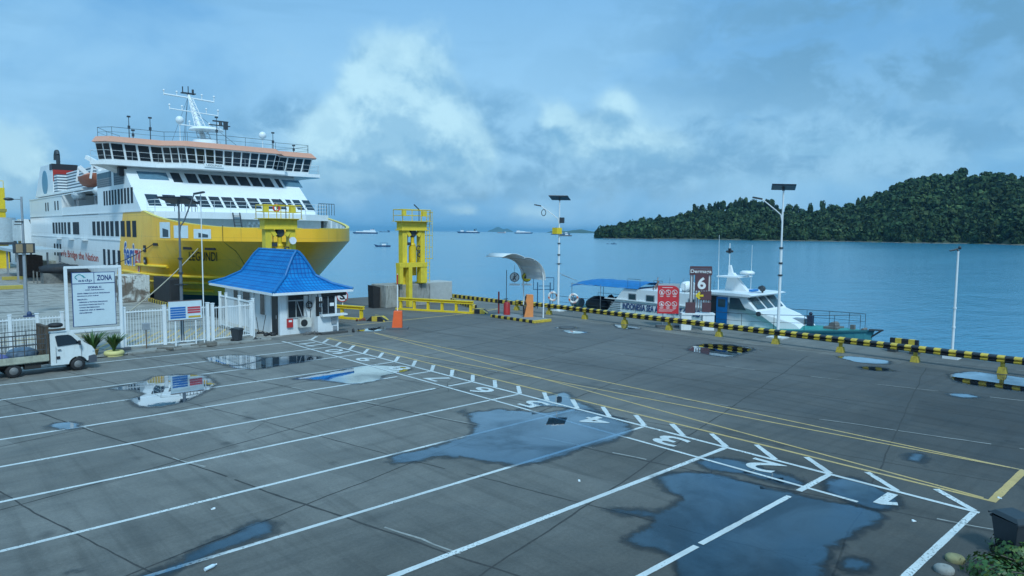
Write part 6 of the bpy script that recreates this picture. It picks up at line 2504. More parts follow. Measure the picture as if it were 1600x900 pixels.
# empty blue frame
T = thing('sign_frame', 'empty dark blue sign frame on two posts beside the shelter', 'frame', (41.2, 40.75, 0), -0.75)
f_ = MB()
for (x0, z0, x1, z1) in ((-0.85, 1.6, 0.85, 1.6), (-0.85, 2.6, 0.85, 2.6), (-0.85, 1.6, -0.85, 2.6), (0.85, 1.6, 0.85, 2.6), (0.0, 1.6, 0.0, 2.6), (-0.4, 1.9, 0.5, 1.9)):
    f_.bar((x0, 0, z0), (x1, 0, z1), 0.05, 0.05)
f_.build('frame', mat('frame blue', (0.02, 0.07, 0.14), 0.5), T)
for x in (-0.5, 0.55):
    f_ = MB()
    f_.tube((x, 0, 0), (x, 0, 2.2), 0.04, n=6)
    f_.build('post', MATS['frame blue'], T)

# lifebuoys on stands
def buoy(p, label):
    T = thing('lifebuoy_stand', label, 'lifebuoy', p, -0.75, 'lifebuoys on the quay edge')
    f_ = MB()
    f_.tube((0, 0, 0), (0, 0, 1.5), 0.03, n=6)
    f_.build('post', steel, T)
    f_ = MB()
    f_.torus((0, -0.08, 1.15), 0.33, 0.09, ax=1, n=24, k=8)
    rg_ = f_.build('ring', mat('buoy white', (0.70, 0.70, 0.68), 0.5), T)
    f_ = MB()
    for a in (0.3, 1.87, 3.44, 5.0):
        f_.bar((0.27 * math.cos(a), -0.08, 1.15 + 0.27 * math.sin(a)), (0.39 * math.cos(a), -0.08, 1.15 + 0.39 * math.sin(a)), 0.2, 0.16)
    f_.build('band', mat('buoy orange', (0.55, 0.12, 0.05), 0.5), rg_)


p = at(864.5, 483, 0)
buoy((p.x - 0.6, p.y - 0.5, 0), 'white and orange lifebuoy to the left of the solar lamp pole')
p = at(891.5, 484, 0)
buoy((41.0, 37.2, 0), 'white and orange lifebuoy to the right of the solar lamp pole')

# manhole / drain rings on the apron
for (px, py, r_, lab) in ((886, 512, 0.55, 'round manhole cover in front of the striped rail near the shelter'),):
    p = at(px, py, 0)
    f_ = MB()
    f_.torus((0, 0, 0.0), r_, 0.05, ax=2, n=26, k=6)
    f_.lathe((0, 0, 0), [(r_ * 0.85, 0), (r_ * 0.85, 0.03)], 24)
    tag(f_.build('manhole_cover', mat('cast iron', (0.07, 0.07, 0.07), 0.6), None, loc=(p.x, p.y, 0)), lab, 'manhole')

# ================================================================ QUAY SIGNS
slat = mat('sign slats', (0.16, 0.15, 0.16), 0.6, var=0.2)
maroon = mat('sign maroon', (0.10, 0.045, 0.055), 0.5)
T = thing('pier_number_sign', 'tall brown slatted Dermaga 6 sign with a yellow arrow', 'sign', (40.2, 25.2, 0), -0.80)
f_ = MB()
for k in range(9):
    x = -0.66 + k * 0.165
    f_.box2((x - 0.035, -0.04, 1.25), (x + 0.035, 0.0, 4.15))
f_.build('slat_panel', slat, T)
f_ = MB()
for (x, hh) in ((-0.55, 3.9), (0.6, 3.9)):
    f_.box2((x - 0.05, 0.02, 0.1), (x + 0.05, 0.1, hh))
f_.build('post', ship_white, T)
f_ = MB()
f_.box2((-0.34, -0.08, 2.62), (0.50, -0.042, 3.72))
f_.box2((0.02, -0.08, 2.0), (0.72, -0.042, 2.6))
f_.box2((-0.95, -0.09, 1.12), (-0.3, -0.045, 1.85))
f_.box2((0.15, -0.08, 1.2), (0.72, -0.042, 1.85))
f_.box2((-0.74, -0.06, 3.66), (0.74, -0.042, 4.05))
f_.box2((-0.72, -0.062, 4.08), (0.72, -0.042, 4.24))
pn = f_.build('plate', maroon, T)
f_ = MB()
write(f_, '6', 1.0, lambda x, y: (0.07 + x, -0.09, 3.12 + y), fit=(0.54, 0.80), off=0.03)
f_.build('number', mat('letter white', (0.72, 0.74, 0.74), 0.5), pn)
f_ = MB()
write(f_, 'Dermaga', 0.4, lambda x, y: (0.0 + x, -0.092, 3.87 + y), fit=(1.36, 0.30), off=0.006)
f_.build('lettering', MATS['letter white'], T)
f_ = MB()
f_.bar((-0.22, -0.095, 2.30), (0.20, -0.095, 2.30), 0.02, 0.13)
f_.bar((-0.27, -0.0955, 2.30), (-0.02, -0.0955, 2.52), 0.02, 0.12)
f_.bar((-0.27, -0.096, 2.30), (-0.02, -0.096, 2.08), 0.02, 0.12)
f_.build('arrow', mat('arrow yellow', (0.72, 0.52, 0.02), 0.5), pn)
f_ = MB()
f_.box2((-1.2, -0.15, 0.0), (-0.55, 0.45, 1.05))
f_.box2((0.2, -0.15, 0.0), (0.95, 0.45, 1.05))
f_.box2((-1.2, -0.2, 1.02), (0.98, 0.5, 1.13))
f_.box2((-0.35, -0.35, 0.6), (0.1, -0.15, 0.66))
f_.build('base', white_paint, T)

T = thing('prohibition_sign', 'red sign board with six white prohibition symbols on the quay', 'sign', (39.75, 27.35, 0), -0.80)
for x in (-0.35, 0.4):
    f_ = MB()
    f_.tube((x, 0.04, 0.15), (x, 0.04, 1.1), 0.03, n=6)
    f_.build('post', steel, T)
f_ = MB()
f_.box2((-0.8, -0.2, 0), (0.8, 0.25, 0.16))
f_.build('foot', mat('wet footing', (0.1, 0.11, 0.12)), T)
f_ = MB()
f_.box2((-0.72, 0.0, 1.0), (0.74, 0.035, 2.98))
f_.build('backing', mat('grey backing', (0.36, 0.42, 0.45), 0.5), T)
f_ = MB()
f_.prism([(-0.75, 0.93), (0.69, 0.93), (0.69, 2.50), (0.64, 2.66), (0.5, 2.78), (0.3, 2.84), (-0.75, 2.84)], 1, -0.04, -0.002)
pn = f_.build('panel', mat('sign red', (0.58, 0.03, 0.04), 0.5), T)
f_ = MB()
for r_ in range(2):
    for c_ in range(3):
        cx_, cz_ = -0.47 + c_ * 0.43, 2.38 - r_ * 0.80
        f_.torus((cx_, -0.05, cz_), 0.165, 0.018, ax=1, n=20, k=5)
        f_.bar((cx_ - 0.11, -0.05, cz_ + 0.11), (cx_ + 0.11, -0.05, cz_ - 0.11), 0.015, 0.025)
        k = r_ * 3 + c_
        if k == 1:
            f_.bar((cx_, -0.046, cz_ - 0.1), (cx_, -0.046, cz_ + 0.1), 0.015, 0.05)
            f_.ball((cx_, -0.048, cz_ + 0.12), 0.03, 6, 4)
        elif k in (0, 3):
            f_.bar((cx_ - 0.07, -0.046, cz_ - 0.05), (cx_ + 0.07, -0.046, cz_ - 0.05), 0.015, 0.09)
            f_.bar((cx_ - 0.02, -0.046, cz_ + 0.02), (cx_ + 0.04, -0.046, cz_ + 0.1), 0.015, 0.05)
        else:
            f_.bar((cx_ - 0.08, -0.046, cz_ - 0.07), (cx_ + 0.06, -0.046, cz_ - 0.07), 0.015, 0.04)
            f_.bar((cx_ + 0.02, -0.046, cz_ - 0.07), (cx_ - 0.03, -0.046, cz_ + 0.09), 0.015, 0.05)
        f_.box2((cx_ - 0.13, -0.046, cz_ - 0.26), (cx_ + 0.13, -0.04, cz_ - 0.235))
        f_.box2((cx_ - 0.09, -0.046, cz_ - 0.30), (cx_ + 0.09, -0.04, cz_ - 0.28))
for k in range(3):
    f_.box2((-0.65, -0.046, 1.22 - k * 0.07), (0.45 - 0.1 * k, -0.04, 1.235 - k * 0.07))
f_.box2((-0.45, -0.046, 2.70), (0.25, -0.04, 2.73))
f_.build('symbols', MATS['letter white'], pn)

# ================================================================ PATROL BOAT
BX = 46.2
pb = thing('patrol_boat', 'white patrol boat with green deck moored along the striped rail', 'boat', (BX, 28, -2.2))
BO = Vector((BX, 28, -2.2))


class PBm(MB):
    def build(s, name, m, parent=None, bevel=0.0, loc=None):
        s.v = [tuple(Vector(p) - BO) for p in s.v]
        return MB.build(s, name, m, parent or pb, bevel)


def bh(Y):           # half breadth of the deck
    if Y > 24:
        return 2.75
    u = (24 - Y) / 7.6
    return 2.75 * max(0.0, 1 - u ** 2.0)


def sheer(Y):
    return -0.15 + 0.55 * max(0, (26 - Y) / 10.3) ** 1.4


st_Y = [16.4 + (26 - 16.4) * (i / 20) for i in range(21)] + [30, 36, 41.5]
f_ = PBm()
vs = []
for Y in st_Y:
    h_ = bh(Y)
    z = sheer(Y)
    low = h_ * (0.92 if Y > 24 else 0.92 - 0.45 * (24 - Y) / 8.3)
    vs += [(BX - low * 0.8, Y + 0.9 * (1 if Y < 24 else 0), -2.8), (BX - low, Y + 0.4 * (Y < 24), -1.6), (BX - h_, Y, z), (BX + h_, Y, z), (BX + low, Y + 0.4 * (Y < 24), -1.6), (BX + low * 0.8, Y + 0.9 * (Y < 24), -2.8)]
nn2 = len(st_Y)
f_.add(vs, [(i * 6 + j, i * 6 + j + 1, (i + 1) * 6 + j + 1, (i + 1) * 6 + j) for i in range(nn2 - 1) for j in (0, 1, 3, 4)])
f_.sheet([vs[(nn2 - 1) * 6 + j] for j in range(6)])
f_.build('hull', mat('boat hull teal', (0.06, 0.24, 0.26), 0.4, var=0.1))
f_ = PBm()
vd = [(BX - bh(Y) + 0.01, Y, sheer(Y) + 0.005) for Y in st_Y] + [(BX + bh(Y) - 0.01, Y, sheer(Y) + 0.005) for Y in st_Y[::-1]]
f_.sheet(vd)
f_.build('deck', mat('teal deck', (0.035, 0.26, 0.24), 0.6, var=0.25))
f_ = PBm()
for i in range(nn2 - 1):
    a, b_ = st_Y[i], st_Y[i + 1]
    f_.bar((BX - bh(a), a, sheer(a) + 0.02), (BX - bh(b_), b_, sheer(b_) + 0.02), 0.12, 0.12)
f_.build('gunwale', mat('gunwale teal', (0.02, 0.12, 0.14), 0.5))
# aft cabin with sloping stern end, wheelhouse with raked windscreen, coach roof
CXa, CXb = 44.1, 48.3
f_ = PBm()
f_.prism([(36.4, -0.1), (34.6, 1.95), (26.6, 1.95), (26.6, -0.1)], 0, CXa, CXb)
f_.build('aft_cabin', ship_white, None, 0.05)
f_ = PBm()
f_.prism([(36.5, 1.02), (35.35, 1.02), (26.7, 0.98), (26.7, 1.06), (35.35, 1.1), (36.5, 1.1)], 0, CXa - 0.1, CXa + 0.02)
f_.build('side_ledge', ship_white)
f_ = PBm()
wh_prof = [(27.3, -0.1), (27.3, 2.1), (24.2, 2.1), (23.2, 1.12), (22.0, 0.86), (20.9, 0.42), (20.6, 0.14), (21.6, -0.1)]
for (x0, x1) in ((44.0, 48.4),):
    f_.prism(wh_prof, 0, x0, x1)
f_.v = [(BX + (x - BX) * (1.0 if y > 23.0 else max(0.35, 1 - (23.5 - y) / 6.5)), y, z) for x, y, z in f_.v]
f_.build('wheelhouse', ship_white, None, 0.04)
f_ = PBm()
f_.prism([(27.6, 2.1), (27.6, 2.24), (25.0, 2.28), (23.7, 2.26), (23.4, 2.2), (23.6, 2.08)], 0, 43.75, 48.65)
f_.build('wheelhouse_roof', ship_white, None, 0.03)
# windscreen panes on the raked front, mostly seen from the port quarter
pane = mat('boat glass', (0.03, 0.07, 0.09), 0.1, spec=0.7)


def wsp(x, s_):
    # s 0 bottom .. 1 top of the raked front
    return (x, 23.2 + (24.2 - 23.2) * s_ - 0.04, 1.12 + (2.1 - 1.12) * s_ + 0.02)


for (a, b_) in ((44.35, 45.5), (45.75, 46.65), (46.9, 48.05)):
    f_ = PBm()
    f_.add([wsp(a, 0.12), wsp(b_, 0.12), wsp(b_, 0.9), wsp(a, 0.9)], [(0, 1, 2, 3)])
    f_.build('windscreen', pane)
f_ = PBm()
f_.add([(43.985, 25.2, 1.15), (43.985, 23.95, 1.15), (43.985, 24.5, 1.95), (43.985, 25.2, 1.95)], [(0, 1, 2, 3)])
f_.build('side_pane', pane)
f_ = PBm()
f_.box2((43.97, 26.15, 0.0), (43.99, 27.0, 1.98))
f_.build('doorway', m_dark)
f_ = PBm()
f_.box2((43.92, 25.35, 0.0), (43.97, 26.2, 1.95))
dd = f_.build('door', mat('door blue', (0.005, 0.16, 0.42), 0.4))
f_ = PBm()
f_.box2((43.90, 25.5, 1.25), (43.925, 26.05, 1.8))
f_.build('pane', pane, dd)
for (y0, y1) in ((33.35, 34.1), (31.6, 32.4), (28.0, 28.6)):
    f_ = PBm()
    f_.box2((44.06, y0, 0.98 + 0.1), (44.09, y1, 1.62))
    wf = f_.build('cabin_window', steel)
    f_ = PBm()
    f_.box2((44.04, y0 + 0.07, 1.15), (44.065, y1 - 0.07, 1.55))
    f_.build('pane', pane, wf)
f_ = PBm()
write(f_, 'INDONESIA SEA AND COAST GUARD', 0.4, lambda x, y: (44.055, 31.1 - x, 0.56 + y), fit=(7.1, 0.50), off=0.012)
write(f_, 'KP.', 0.4, lambda x, y: (44.055, 30.9 - x, 1.36 + y), fit=(0.65, 0.38), off=0.012)
f_.build('lettering', dark_blue)
f_ = PBm()
for k in range(6):
    f_.box2((CXa - 0.03, 34.9, 0.0 + k * 0.15), (CXa + 0.01, 36.2 - 0.9 * (k * 0.15) / 1.9, 0.06 + k * 0.15))
f_.build('louvre', steel)
# awning frame and blue awning over the aft deck
f_ = PBm()
vs = []
NA, NB = 12, 8
for i in range(NA + 1):
    y = 33.2 + 7.2 * i / NA
    for j in range(NB + 1):
        s_ = j / NB * 2 - 1
        z = 2.42 - 0.42 * abs(s_) ** 2.2 - 0.25 * max(0, (i - 9) / 3) ** 1.5 + 0.06 * noise.noise(Vector((i * 0.8, j * 0.8, 1)))
        vs.append((46.2 + 2.2 * s_, y, z))
f_.add(vs, [(i * (NB + 1) + j, (i + 1) * (NB + 1) + j, (i + 1) * (NB + 1) + j + 1, i * (NB + 1) + j + 1) for i in range(NA) for j in range(NB)], True)
f_.build('awning', mat('awning blue', (0.003, 0.15, 0.40), 0.6, var=0.3, bump=0.5, bs=3))
f_ = PBm()
for (x, y) in ((44.1, 40.2), (44.1, 37.0), (48.3, 40.2), (48.3, 37.0)):
    f_.tube((x, y, -0.15), (x, y, 2.1), 0.03, n=5)
f_.tube((44.1, 33.5, 2.0), (44.1, 40.3, 2.0), 0.03, n=5)
f_.tube((44.6, 40.4, 2.3), (44.4, 42.3, 2.9), 0.025, n=5)
f_.tube((45.0, 40.4, 2.2), (45.2, 42.5, 2.6), 0.025, n=5)
f_.build('awning_frame', steel)
# rails round the deck
pts_ = [(BX - bh(Y) + 0.08, Y, sheer(Y) + 0.05) for Y in (41.3, 36.5, 33, 29.6, 26.5, 24.0, 21.8, 20.0, 18.4, 17.1)]
railing(pts_, 1.0, 2, 5.0, 0.016, PBm, 'deck_rail', dark_steel)
pts_ = [(BX + bh(Y) - 0.08, Y, sheer(Y) + 0.05) for Y in (41.3, 36.5, 29.6, 24.0, 21.8, 20.0, 18.4, 17.1)]
railing(pts_, 1.0, 2, 5.0, 0.016, PBm, 'deck_rail', dark_steel)
f_ = PBm()
f_.bar((BX - 0.3, 16.6, 0.45), (BX + 0.1, 15.9, 0.45), 0.15, 0.1)
f_.bar((BX, 15.95, 0.45), (BX, 16.9, -0.3), 0.1, 0.1)
f_.build('anchor', dark_steel)
f_ = PBm()
f_.box((46.3, 21.3, 0.45), (0.7, 1.0, 0.5))
f_.build('deck_box', mat('box grey', (0.25, 0.30, 0.34), 0.7))
f_ = PBm()
f_.box((46.2, 20.45, 0.60), (0.35, 0.35, 0.75))
f_.ball((46.2, 20.45, 1.08), 0.13, 8, 5)
f_.build('gun_mount', mat('mount navy', (0.012, 0.02, 0.05), 0.5), None, 0.03)
f_ = PBm()
f_.tube((45.9, 18.9, 0.48), (46.6, 18.9, 0.48), 0.22, n=10)
f_.box((46.2, 18.9, 0.3), (1.1, 0.9, 0.2))
f_.box((46.2, 17.7, 0.42), (0.25, 0.25, 0.4))
f_.tube((45.9, 17.0, 0.4), (46.5, 17.0, 0.4), 0.10, n=8)
f_.build('windlass', mat('windlass brown', (0.16, 0.15, 0.14), 0.7))
# mast, radar, rafts, antennae, searchlight, siren
f_ = PBm()
f_.prism([(26.8, 2.25), (25.0, 2.25), (26.2, 3.55), (26.55, 3.55)], 0, 46.0, 46.4)
f_.prism([(27.0, 3.25), (25.3, 3.25), (25.3, 3.35), (27.0, 3.35)], 0, 45.2, 47.2)
f_.prism([(26.6, 3.3), (26.2, 3.3), (26.45, 4.1), (26.6, 4.1)], 0, 46.1, 46.3)
f_.build('mast', ship_white, None, 0.02)
f_ = PBm()
f_.lathe((46.2, 25.15, 3.35), [(0.1, 0), (0.1, 0.12), (0.5, 0.16), (0.52, 0.3), (0.35, 0.4)], 16)
f_.build('radar_dome', ship_white)
f_ = PBm()
f_.tube((45.3, 26.9, 2.2), (45.2, 26.9, 6.3), 0.03, 0.012, 5)
f_.tube((46.3, 24.9, 2.2), (46.3, 24.9, 5.6), 0.025, 0.012, 5)
f_.tube((46.2, 26.6, 4.0), (46.2, 26.6, 5.7), 0.035, n=5)
f_.build('antenna', ship_white)
f_ = PBm()
f_.ball((45.85, 26.6, 5.1), 0.09, 6, 4)
f_.ball((46.55, 26.6, 5.1), 0.09, 6, 4)
f_.box((46.2, 26.6, 5.15), (0.2, 0.15, 0.35))
f_.build('mast_light', black_paint)
f_ = PBm()
f_.ball((46.1, 23.9, 2.55), (0.22, 0.22, 0.22), 10, 6)
f_.tube((46.1, 23.9, 2.25), (46.1, 23.9, 2.5), 0.06, n=6)
f_.lathe((45.75, 23.85, 2.62), [(0.2, -0.1), (0.1, 0.15)], 10, 1)
f_.build('searchlight', dark_steel)
f_ = PBm()
f_.box((46.0, 24.5, 2.4), (0.9, 0.25, 0.14))
f_.build('light_bar', mat('light bar blue', (0.02, 0.20, 0.55), 0.3))
f_ = PBm()
f_.lathe((44.0 - 0.05, 23.0, 1.0), [(0.16, -0.08), (0.16, 0.06)], 10, 0)
f_.build('side_horn', dark_steel)
for (y, lab) in ((29.6, 'white canister liferaft on the patrol boat roof, nearer the awning'), (28.55, 'white canister liferaft on the patrol boat roof, nearer the brown sign')):
    T = thing('liferaft_canister', lab, 'liferaft', (45.5, y, 1.95), 0, 'liferaft canisters on the patrol boat')
    f_ = MB()
    f_.lathe((0, 0, 0.46), [(0.22, -0.62), (0.34, -0.5), (0.36, -0.05), (0.38, 0.0), (0.36, 0.05), (0.34, 0.5), (0.22, 0.62)], 14, 0)
    f_.build('canister', ship_white, T)
    f_ = MB()
    f_.box2((-0.4, -0.25, 0), (-0.3, 0.25, 0.25))
    f_.box2((0.3, -0.25, 0), (0.4, 0.25, 0.25))
    f_.build('cradle', steel, T)
f_ = PBm()
for y in (34.3, 33.1, 31.8, 31.0, 29.0):
    f_.tube((44.2, y, 1.95), (44.2, y, 2.75), 0.015, n=4)
    f_.tube((48.2, y, 1.95), (48.2, y, 2.75), 0.015, n=4)
f_.tube((44.2, 34.3, 2.75), (44.2, 33.1, 2.75), 0.015, n=4)
f_.tube((44.2, 31.8, 2.75), (44.2, 31.0, 2.75), 0.015, n=4)
f_.build('roof_rail', dark_steel)
f_ = PBm()
f_.bar((45.6, 32.6, 1.95), (45.3, 32.2, 2.65), 0.08, 0.08)
f_.bar((45.2, 32.6, 1.95), (45.5, 32.2, 2.65), 0.08, 0.08)
f_.bar((44.9, 32.0, 2.7), (45.9, 32.6, 2.85), 0.04, 0.04)
f_.build('boat_hook_rack', mat('rust brown', (0.25, 0.15, 0.12), 0.8))
# covered engines and gear on the aft deck
f_ = MB()
f_.ball((0, 0, 0.35), (1.0, 1.3, 0.75), 14, 8, 0.07)
f_.ball((0.2, -1.1, 0.5), (0.45, 0.5, 0.8), 10, 7, 0.07)
tag(f_.build('covered_gear', mat('black tarp', (0.012, 0.014, 0.02), 0.6, var=0.3), None, loc=(45.6, 38.4, -0.12)), 'black tarpaulin covered gear under the blue awning of the boat', 'covered gear')
f_ = MB()
f_.tube((0, -0.5, 0.4), (0, 0.5, 0.4), 0.4, n=12)
tag(f_.build('drum', mat('grey drum', (0.22, 0.24, 0.27), 0.6, var=0.3), None, 0.04, (45.4, 40.7, -0.12)), 'grey drum lying on the stern deck of the patrol boat', 'drum')
f_ = MB()
f_.box2((-0.25, -0.25, 0), (0.25, 0.25, 0.5))
f_.box2((-0.25, 0.18, 0.5), (0.25, 0.28, 1.1))
f_.ball((0, -0.05, 0.6), (0.28, 0.3, 0.16), 10, 5)
tag(f_.build('deck_chair', MATS['black tarp'], None, 0.03, (46.4, 36.9, -0.12)), 'small black seat on deck beside the slanted cabin end', 'seat')

# ================================================================ YARD AT FAR LEFT
# stained dolphin block with white paint under the ferry's bow
m_dol, t = custom('stained dolphin')
pos = t.node('ShaderNodeNewGeometry').outputs['Position']
n1 = t.noise(pos, 0.7, 5, 0.6, 0.5)
n2 = t.noise(pos, 5.0, 4, 0.6)
sp = t.node('ShaderNodeSeparateXYZ', {0: pos})
c = t.mix(t.smooth(n1, 0.44, 0.54), (0.60, 0.62, 0.60), (0.17, 0.145, 0.12))
c = t.mix(t.math('MULTIPLY', t.smooth(t.noise(t.comb(t.math('MULTIPLY', sp.outputs[0], 4.0), t.math('MULTIPLY', sp.outputs[1], 4.0), t.math('MULTIPLY', sp.outputs[2], 0.3)), 1.0, 4, 0.6), 0.55, 0.7), 0.8), c, (0.15, 0.08, 0.05))
c = t.mix(1.0, c, t.ramp(n2, [(0.3, 0.75), (0.7, 1.1)]), 'MULTIPLY')
b = t.node('ShaderNodeBsdfPrincipled', {'Base Color': c, 'Roughness': 0.9})
finish(t, b.outputs[0])
block('mooring_dolphin', 'stained concrete dolphin block under the yellow bow with peeling white paint', (15.4, 66.4, 0), (17.9, 69.6, 2.3), m_dol, cat='mooring dolphin')
f_ = MB()
f_.box2((-0.5, -2.2, -1.5), (0.3, 2.2, 2.3))
tag(f_.build('fender', black_rubber, None, 0.08, (18.35, 63.0, 0)), 'tall black rubber fender between the ferry bow and the dolphin', 'fender')

T = thing('canopy_walkway', 'low grey roofed walkway in the yard beside the ferry', 'canopy', (14.6, 108, 0))
f_ = MB()
f_.box2((-2.5, -11, 3.5), (2.2, 9, 3.85))
f_.build('roof', mat('canopy grey', (0.42, 0.48, 0.50), 0.6), T)
for (x, y) in ((-2.2, -10), (2, -10), (-2.2, -2), (2, -2), (-2.2, 7)):
    f_ = MB()
    f_.box2((x - 0.1, y - 0.1, 0), (x + 0.1, y + 0.1, 3.5))
    f_.build('post', steel, T)
m_cnt = mat('faded container', (0.30, 0.32, 0.28), 0.8, var=0.4, vs=1.5, dirt=0.8)
for k, (x0, y0, sx, sy, sz, lab, m_) in enumerate(((at(80, 428).x, at(80, 428).y, 3.0, 4, 1.9, 'faded grey container with scribbles beside the ferry side', m_cnt), (at(47, 432).x, at(47, 432).y, 2.2, 5, 2.8, 'dark brown container left of the faded grey one', mat('brown container', (0.10, 0.07, 0.06), 0.8, var=0.4)),
                                                     (9.6, 116, 3.0, 6, 2.8, 'dark container at the far left under the boarding bridge', mat('dark container', (0.05, 0.055, 0.06), 0.8, var=0.4)))):
    T = thing('container', lab, 'container', (x0, y0, 0), 0, 'containers in the yard by the ferry')
    f_ = MB()
    f_.box2((-sx / 2, -sy / 2, 0.1), (sx / 2, sy / 2, sz))
    f_.build('body', m_, T, 0.04)
    f_ = MB()
    kx = -sx / 2 + 0.15
    while kx < sx / 2:
        f_.box2((kx, -sy / 2 - 0.04, 0.2), (kx + 0.08, -sy / 2, sz - 0.1))
        kx += 0.35
    f_.build('corrugation', m_, T)
f_ = MB()
f_.ball((0, 0, 0.6), (2.2, 2.4, 0.6), 14, 8, 0.1)
f_.ball((1.2, -3.0, 0.4), (1.2, 2.2, 0.5), 12, 7, 0.1)
tag(f_.build('tarpaulin_heap', mat('heap black', (0.02, 0.024, 0.03), 0.7, var=0.4), None, loc=(16.2, 95.5, 1.0)), 'black tarpaulin roof heaped over a stall beside the ferry', 'tarpaulin')
f_ = MB()
for (x, y) in ((-2.5, -1.2), (2.5, -1.2), (-2.5, 1.2), (2.5, 1.2)):
    f_.box2((x - 0.06, y - 0.06, 0), (x + 0.06, y + 0.06, 1.4))
f_.box2((-1.9, -1.3, 0), (1.0, 0.8, 1.2))
tag(f_.build('stall', mat('stall grey', (0.18, 0.18, 0.17), 0.8, var=0.5), None, loc=(16.2, 95.5, 0)), 'small grey stall under the black tarpaulin', 'stall')
# boarding bridge
T = thing('boarding_bridge', 'rounded grey white passenger boarding bridge at the far left', 'boarding bridge', (15.0, 134, 0))
m_br = mat('bridge cladding', (0.42, 0.50, 0.54), 0.6, var=0.15, dirt=0.3)
f_ = MB()
f_.box2((-14, -1.7, 4.1), (-0.8, 1.7, 7.7))
f_.lathe((0.0, 0, 4.1), [(2.0, 0), (2.0, 3.8)], 22)
f_.box2((1.2, -1.5, 4.3), (2.6, 1.5, 7.5))
f_.build('tunnel', m_br, T)
f_ = MB()
f_.box2((-14, -1.72, 5.2), (-0.85, -1.70, 5.9))
f_.build('glazing_band', mat('bridge glazing', (0.22, 0.30, 0.34), 0.3), T)
f_ = MB()
f_.prism([(2.4, 2.4), (2.4, 7.7), (3.4, 7.7), (4.6, 4.2), (5.8, 3.2), (5.8, 2.4)], 1, -1.8, 1.8)
f_.build('end_cabin', ship_white, T)
f_ = MB()
for x in (0.1, -7.5):
    f_.box2((x - 0.75, -0.8, 0), (x + 0.75, 0.8, 3.7))
f_.build('support_column', yellow_paint, T)
f_ = MB()
f_.box2((-7, -2.0, 3.7), (1.8, 2.0, 4.1))
f_.box2((1.8, -1.2, 3.3), (3.5, 1.2, 3.6))
f_.build('underframe', dark_steel, T)
T = thing('hoist_tower', 'yellow tower top at the far left edge of the picture', 'hoist tower', (16.1, 141, 0))
f_ = MB()
f_.box2((-3.2, -1.2, 0), (0.35, 1.2, 12.8))
f_.build('column', yellow_paint, T, 0.05)
f_ = MB()
f_.box2((-3.3, -1.3, 8.9), (0.5, 1.3, 9.4))
f_.build('band', mat('dull yellow band', (0.35, 0.28, 0.06), 0.6), T)
f_ = MB()
for x in (-3.0, -2.0, -1.0, 0.2):
    f_.tube((x, -1.2, 12.8), (x, -1.2, 13.9), 0.05, n=5)
f_.tube((-3.0, -1.2, 13.9), (0.2, -1.2, 13.9), 0.05, n=5)
f_.build('top_railing', yellow_paint, T)
# second vessel's stern beyond, dark timber coloured superstructure
T = thing('moored_vessel', 'brown slatted stern of another vessel beyond the ferry', 'ship', (22.4, 152, 0))
f_ = MB()
f_.prism([(-0.9, 3.0), (-1.9, 7.8), (1.6, 7.8), (1.2, 3.0)], 1, -1.0, 1.0)
for k in range(7):
    f_.box2((-1.3 + k * 0.42, -1.08, 3.4), (-1.2 + k * 0.42, -1.0, 7.6))
f_.build('stern_ramp', mat('ramp brown', (0.15, 0.15, 0.14), 0.8, var=0.3), T)
f_ = MB()
f_.box2((-8, -0.6, -2.2), (2.0, 4, 3.0))
f_.build('hull', ship_white, T)
f_ = MB()
f_.box((1.0, -1.2, 3.6), (0.9, 0.3, 1.6))
f_.build('locker', mat('tan locker', (0.36, 0.26, 0.12), 0.7), T)
for k in range(7):
    f_ = MB()
    f_.box2((-6.8 + k * 1.1, -0.68, 0.2), (-6.4 + k * 1.1, -0.61, 2.2))
    f_.build('window', dark_glass, T)

# low yellow and black blocks in the yard
for k, (px, py, lab) in enumerate(((32, 409, 'thin striped barrier block far left beside the container'), (14, 452, 'striped kerb block in the left yard, nearer one'), (22, 437, 'striped kerb block in the left yard, farther one'))):
    p = at(px, py, 0)
    f_ = MB()
    f_.box2((-1.2, -0.2, 0), (1.2, 0.2, 0.4))
    tag(f_.build('striped_block', mat('dull yellow block', (0.45, 0.36, 0.08), 0.8), None, 0.03, (p.x, p.y, 0)), lab, 'kerb block', 'kerb blocks in the left yard')
# yellow bollard lumps
f_ = MB()
p = at(46, 495, 0)
f_.ball((0, 0, 0.2), (0.17, 0.17, 0.2), 10, 6, 0.05)
f_.box2((-0.35, -0.2, 0), (0.35, 0.2, 0.1))
tag(f_.build('mooring_bollard', mat('navy bollard', (0.03, 0.06, 0.14), 0.6), None, loc=(p.x, p.y, 0)), 'dark blue mooring bollard at the foot of the grey lamp post', 'bollard')
f_ = MB()
p = at(624, 500 - 12, 0)
f_.lathe((0, 0, 0), [(0.35, 0), (0.28, 0.1), (0.2, 0.35), (0.32, 0.5), (0.25, 0.6)], 12)
tag(f_.build('mooring_bollard', black_paint, None, loc=(40.9, 53.8, 0)), 'black mooring bollard at the quay corner beside the blocks', 'bollard')

# mooring lines
def rope(a, b_, sag, r_, m_, label):
    f_ = MB()
    a, b_ = Vector(a), Vector(b_)
    pts_ = [a.lerp(b_, i / 20) - Vector((0, 0, sag * 4 * (i / 20) * (1 - i / 20))) for i in range(21)]
    f_.path(pts_, r_, 5)
    return tag(f_.build('mooring_rope', m_, None), label, 'rope', 'mooring ropes of the ferry')


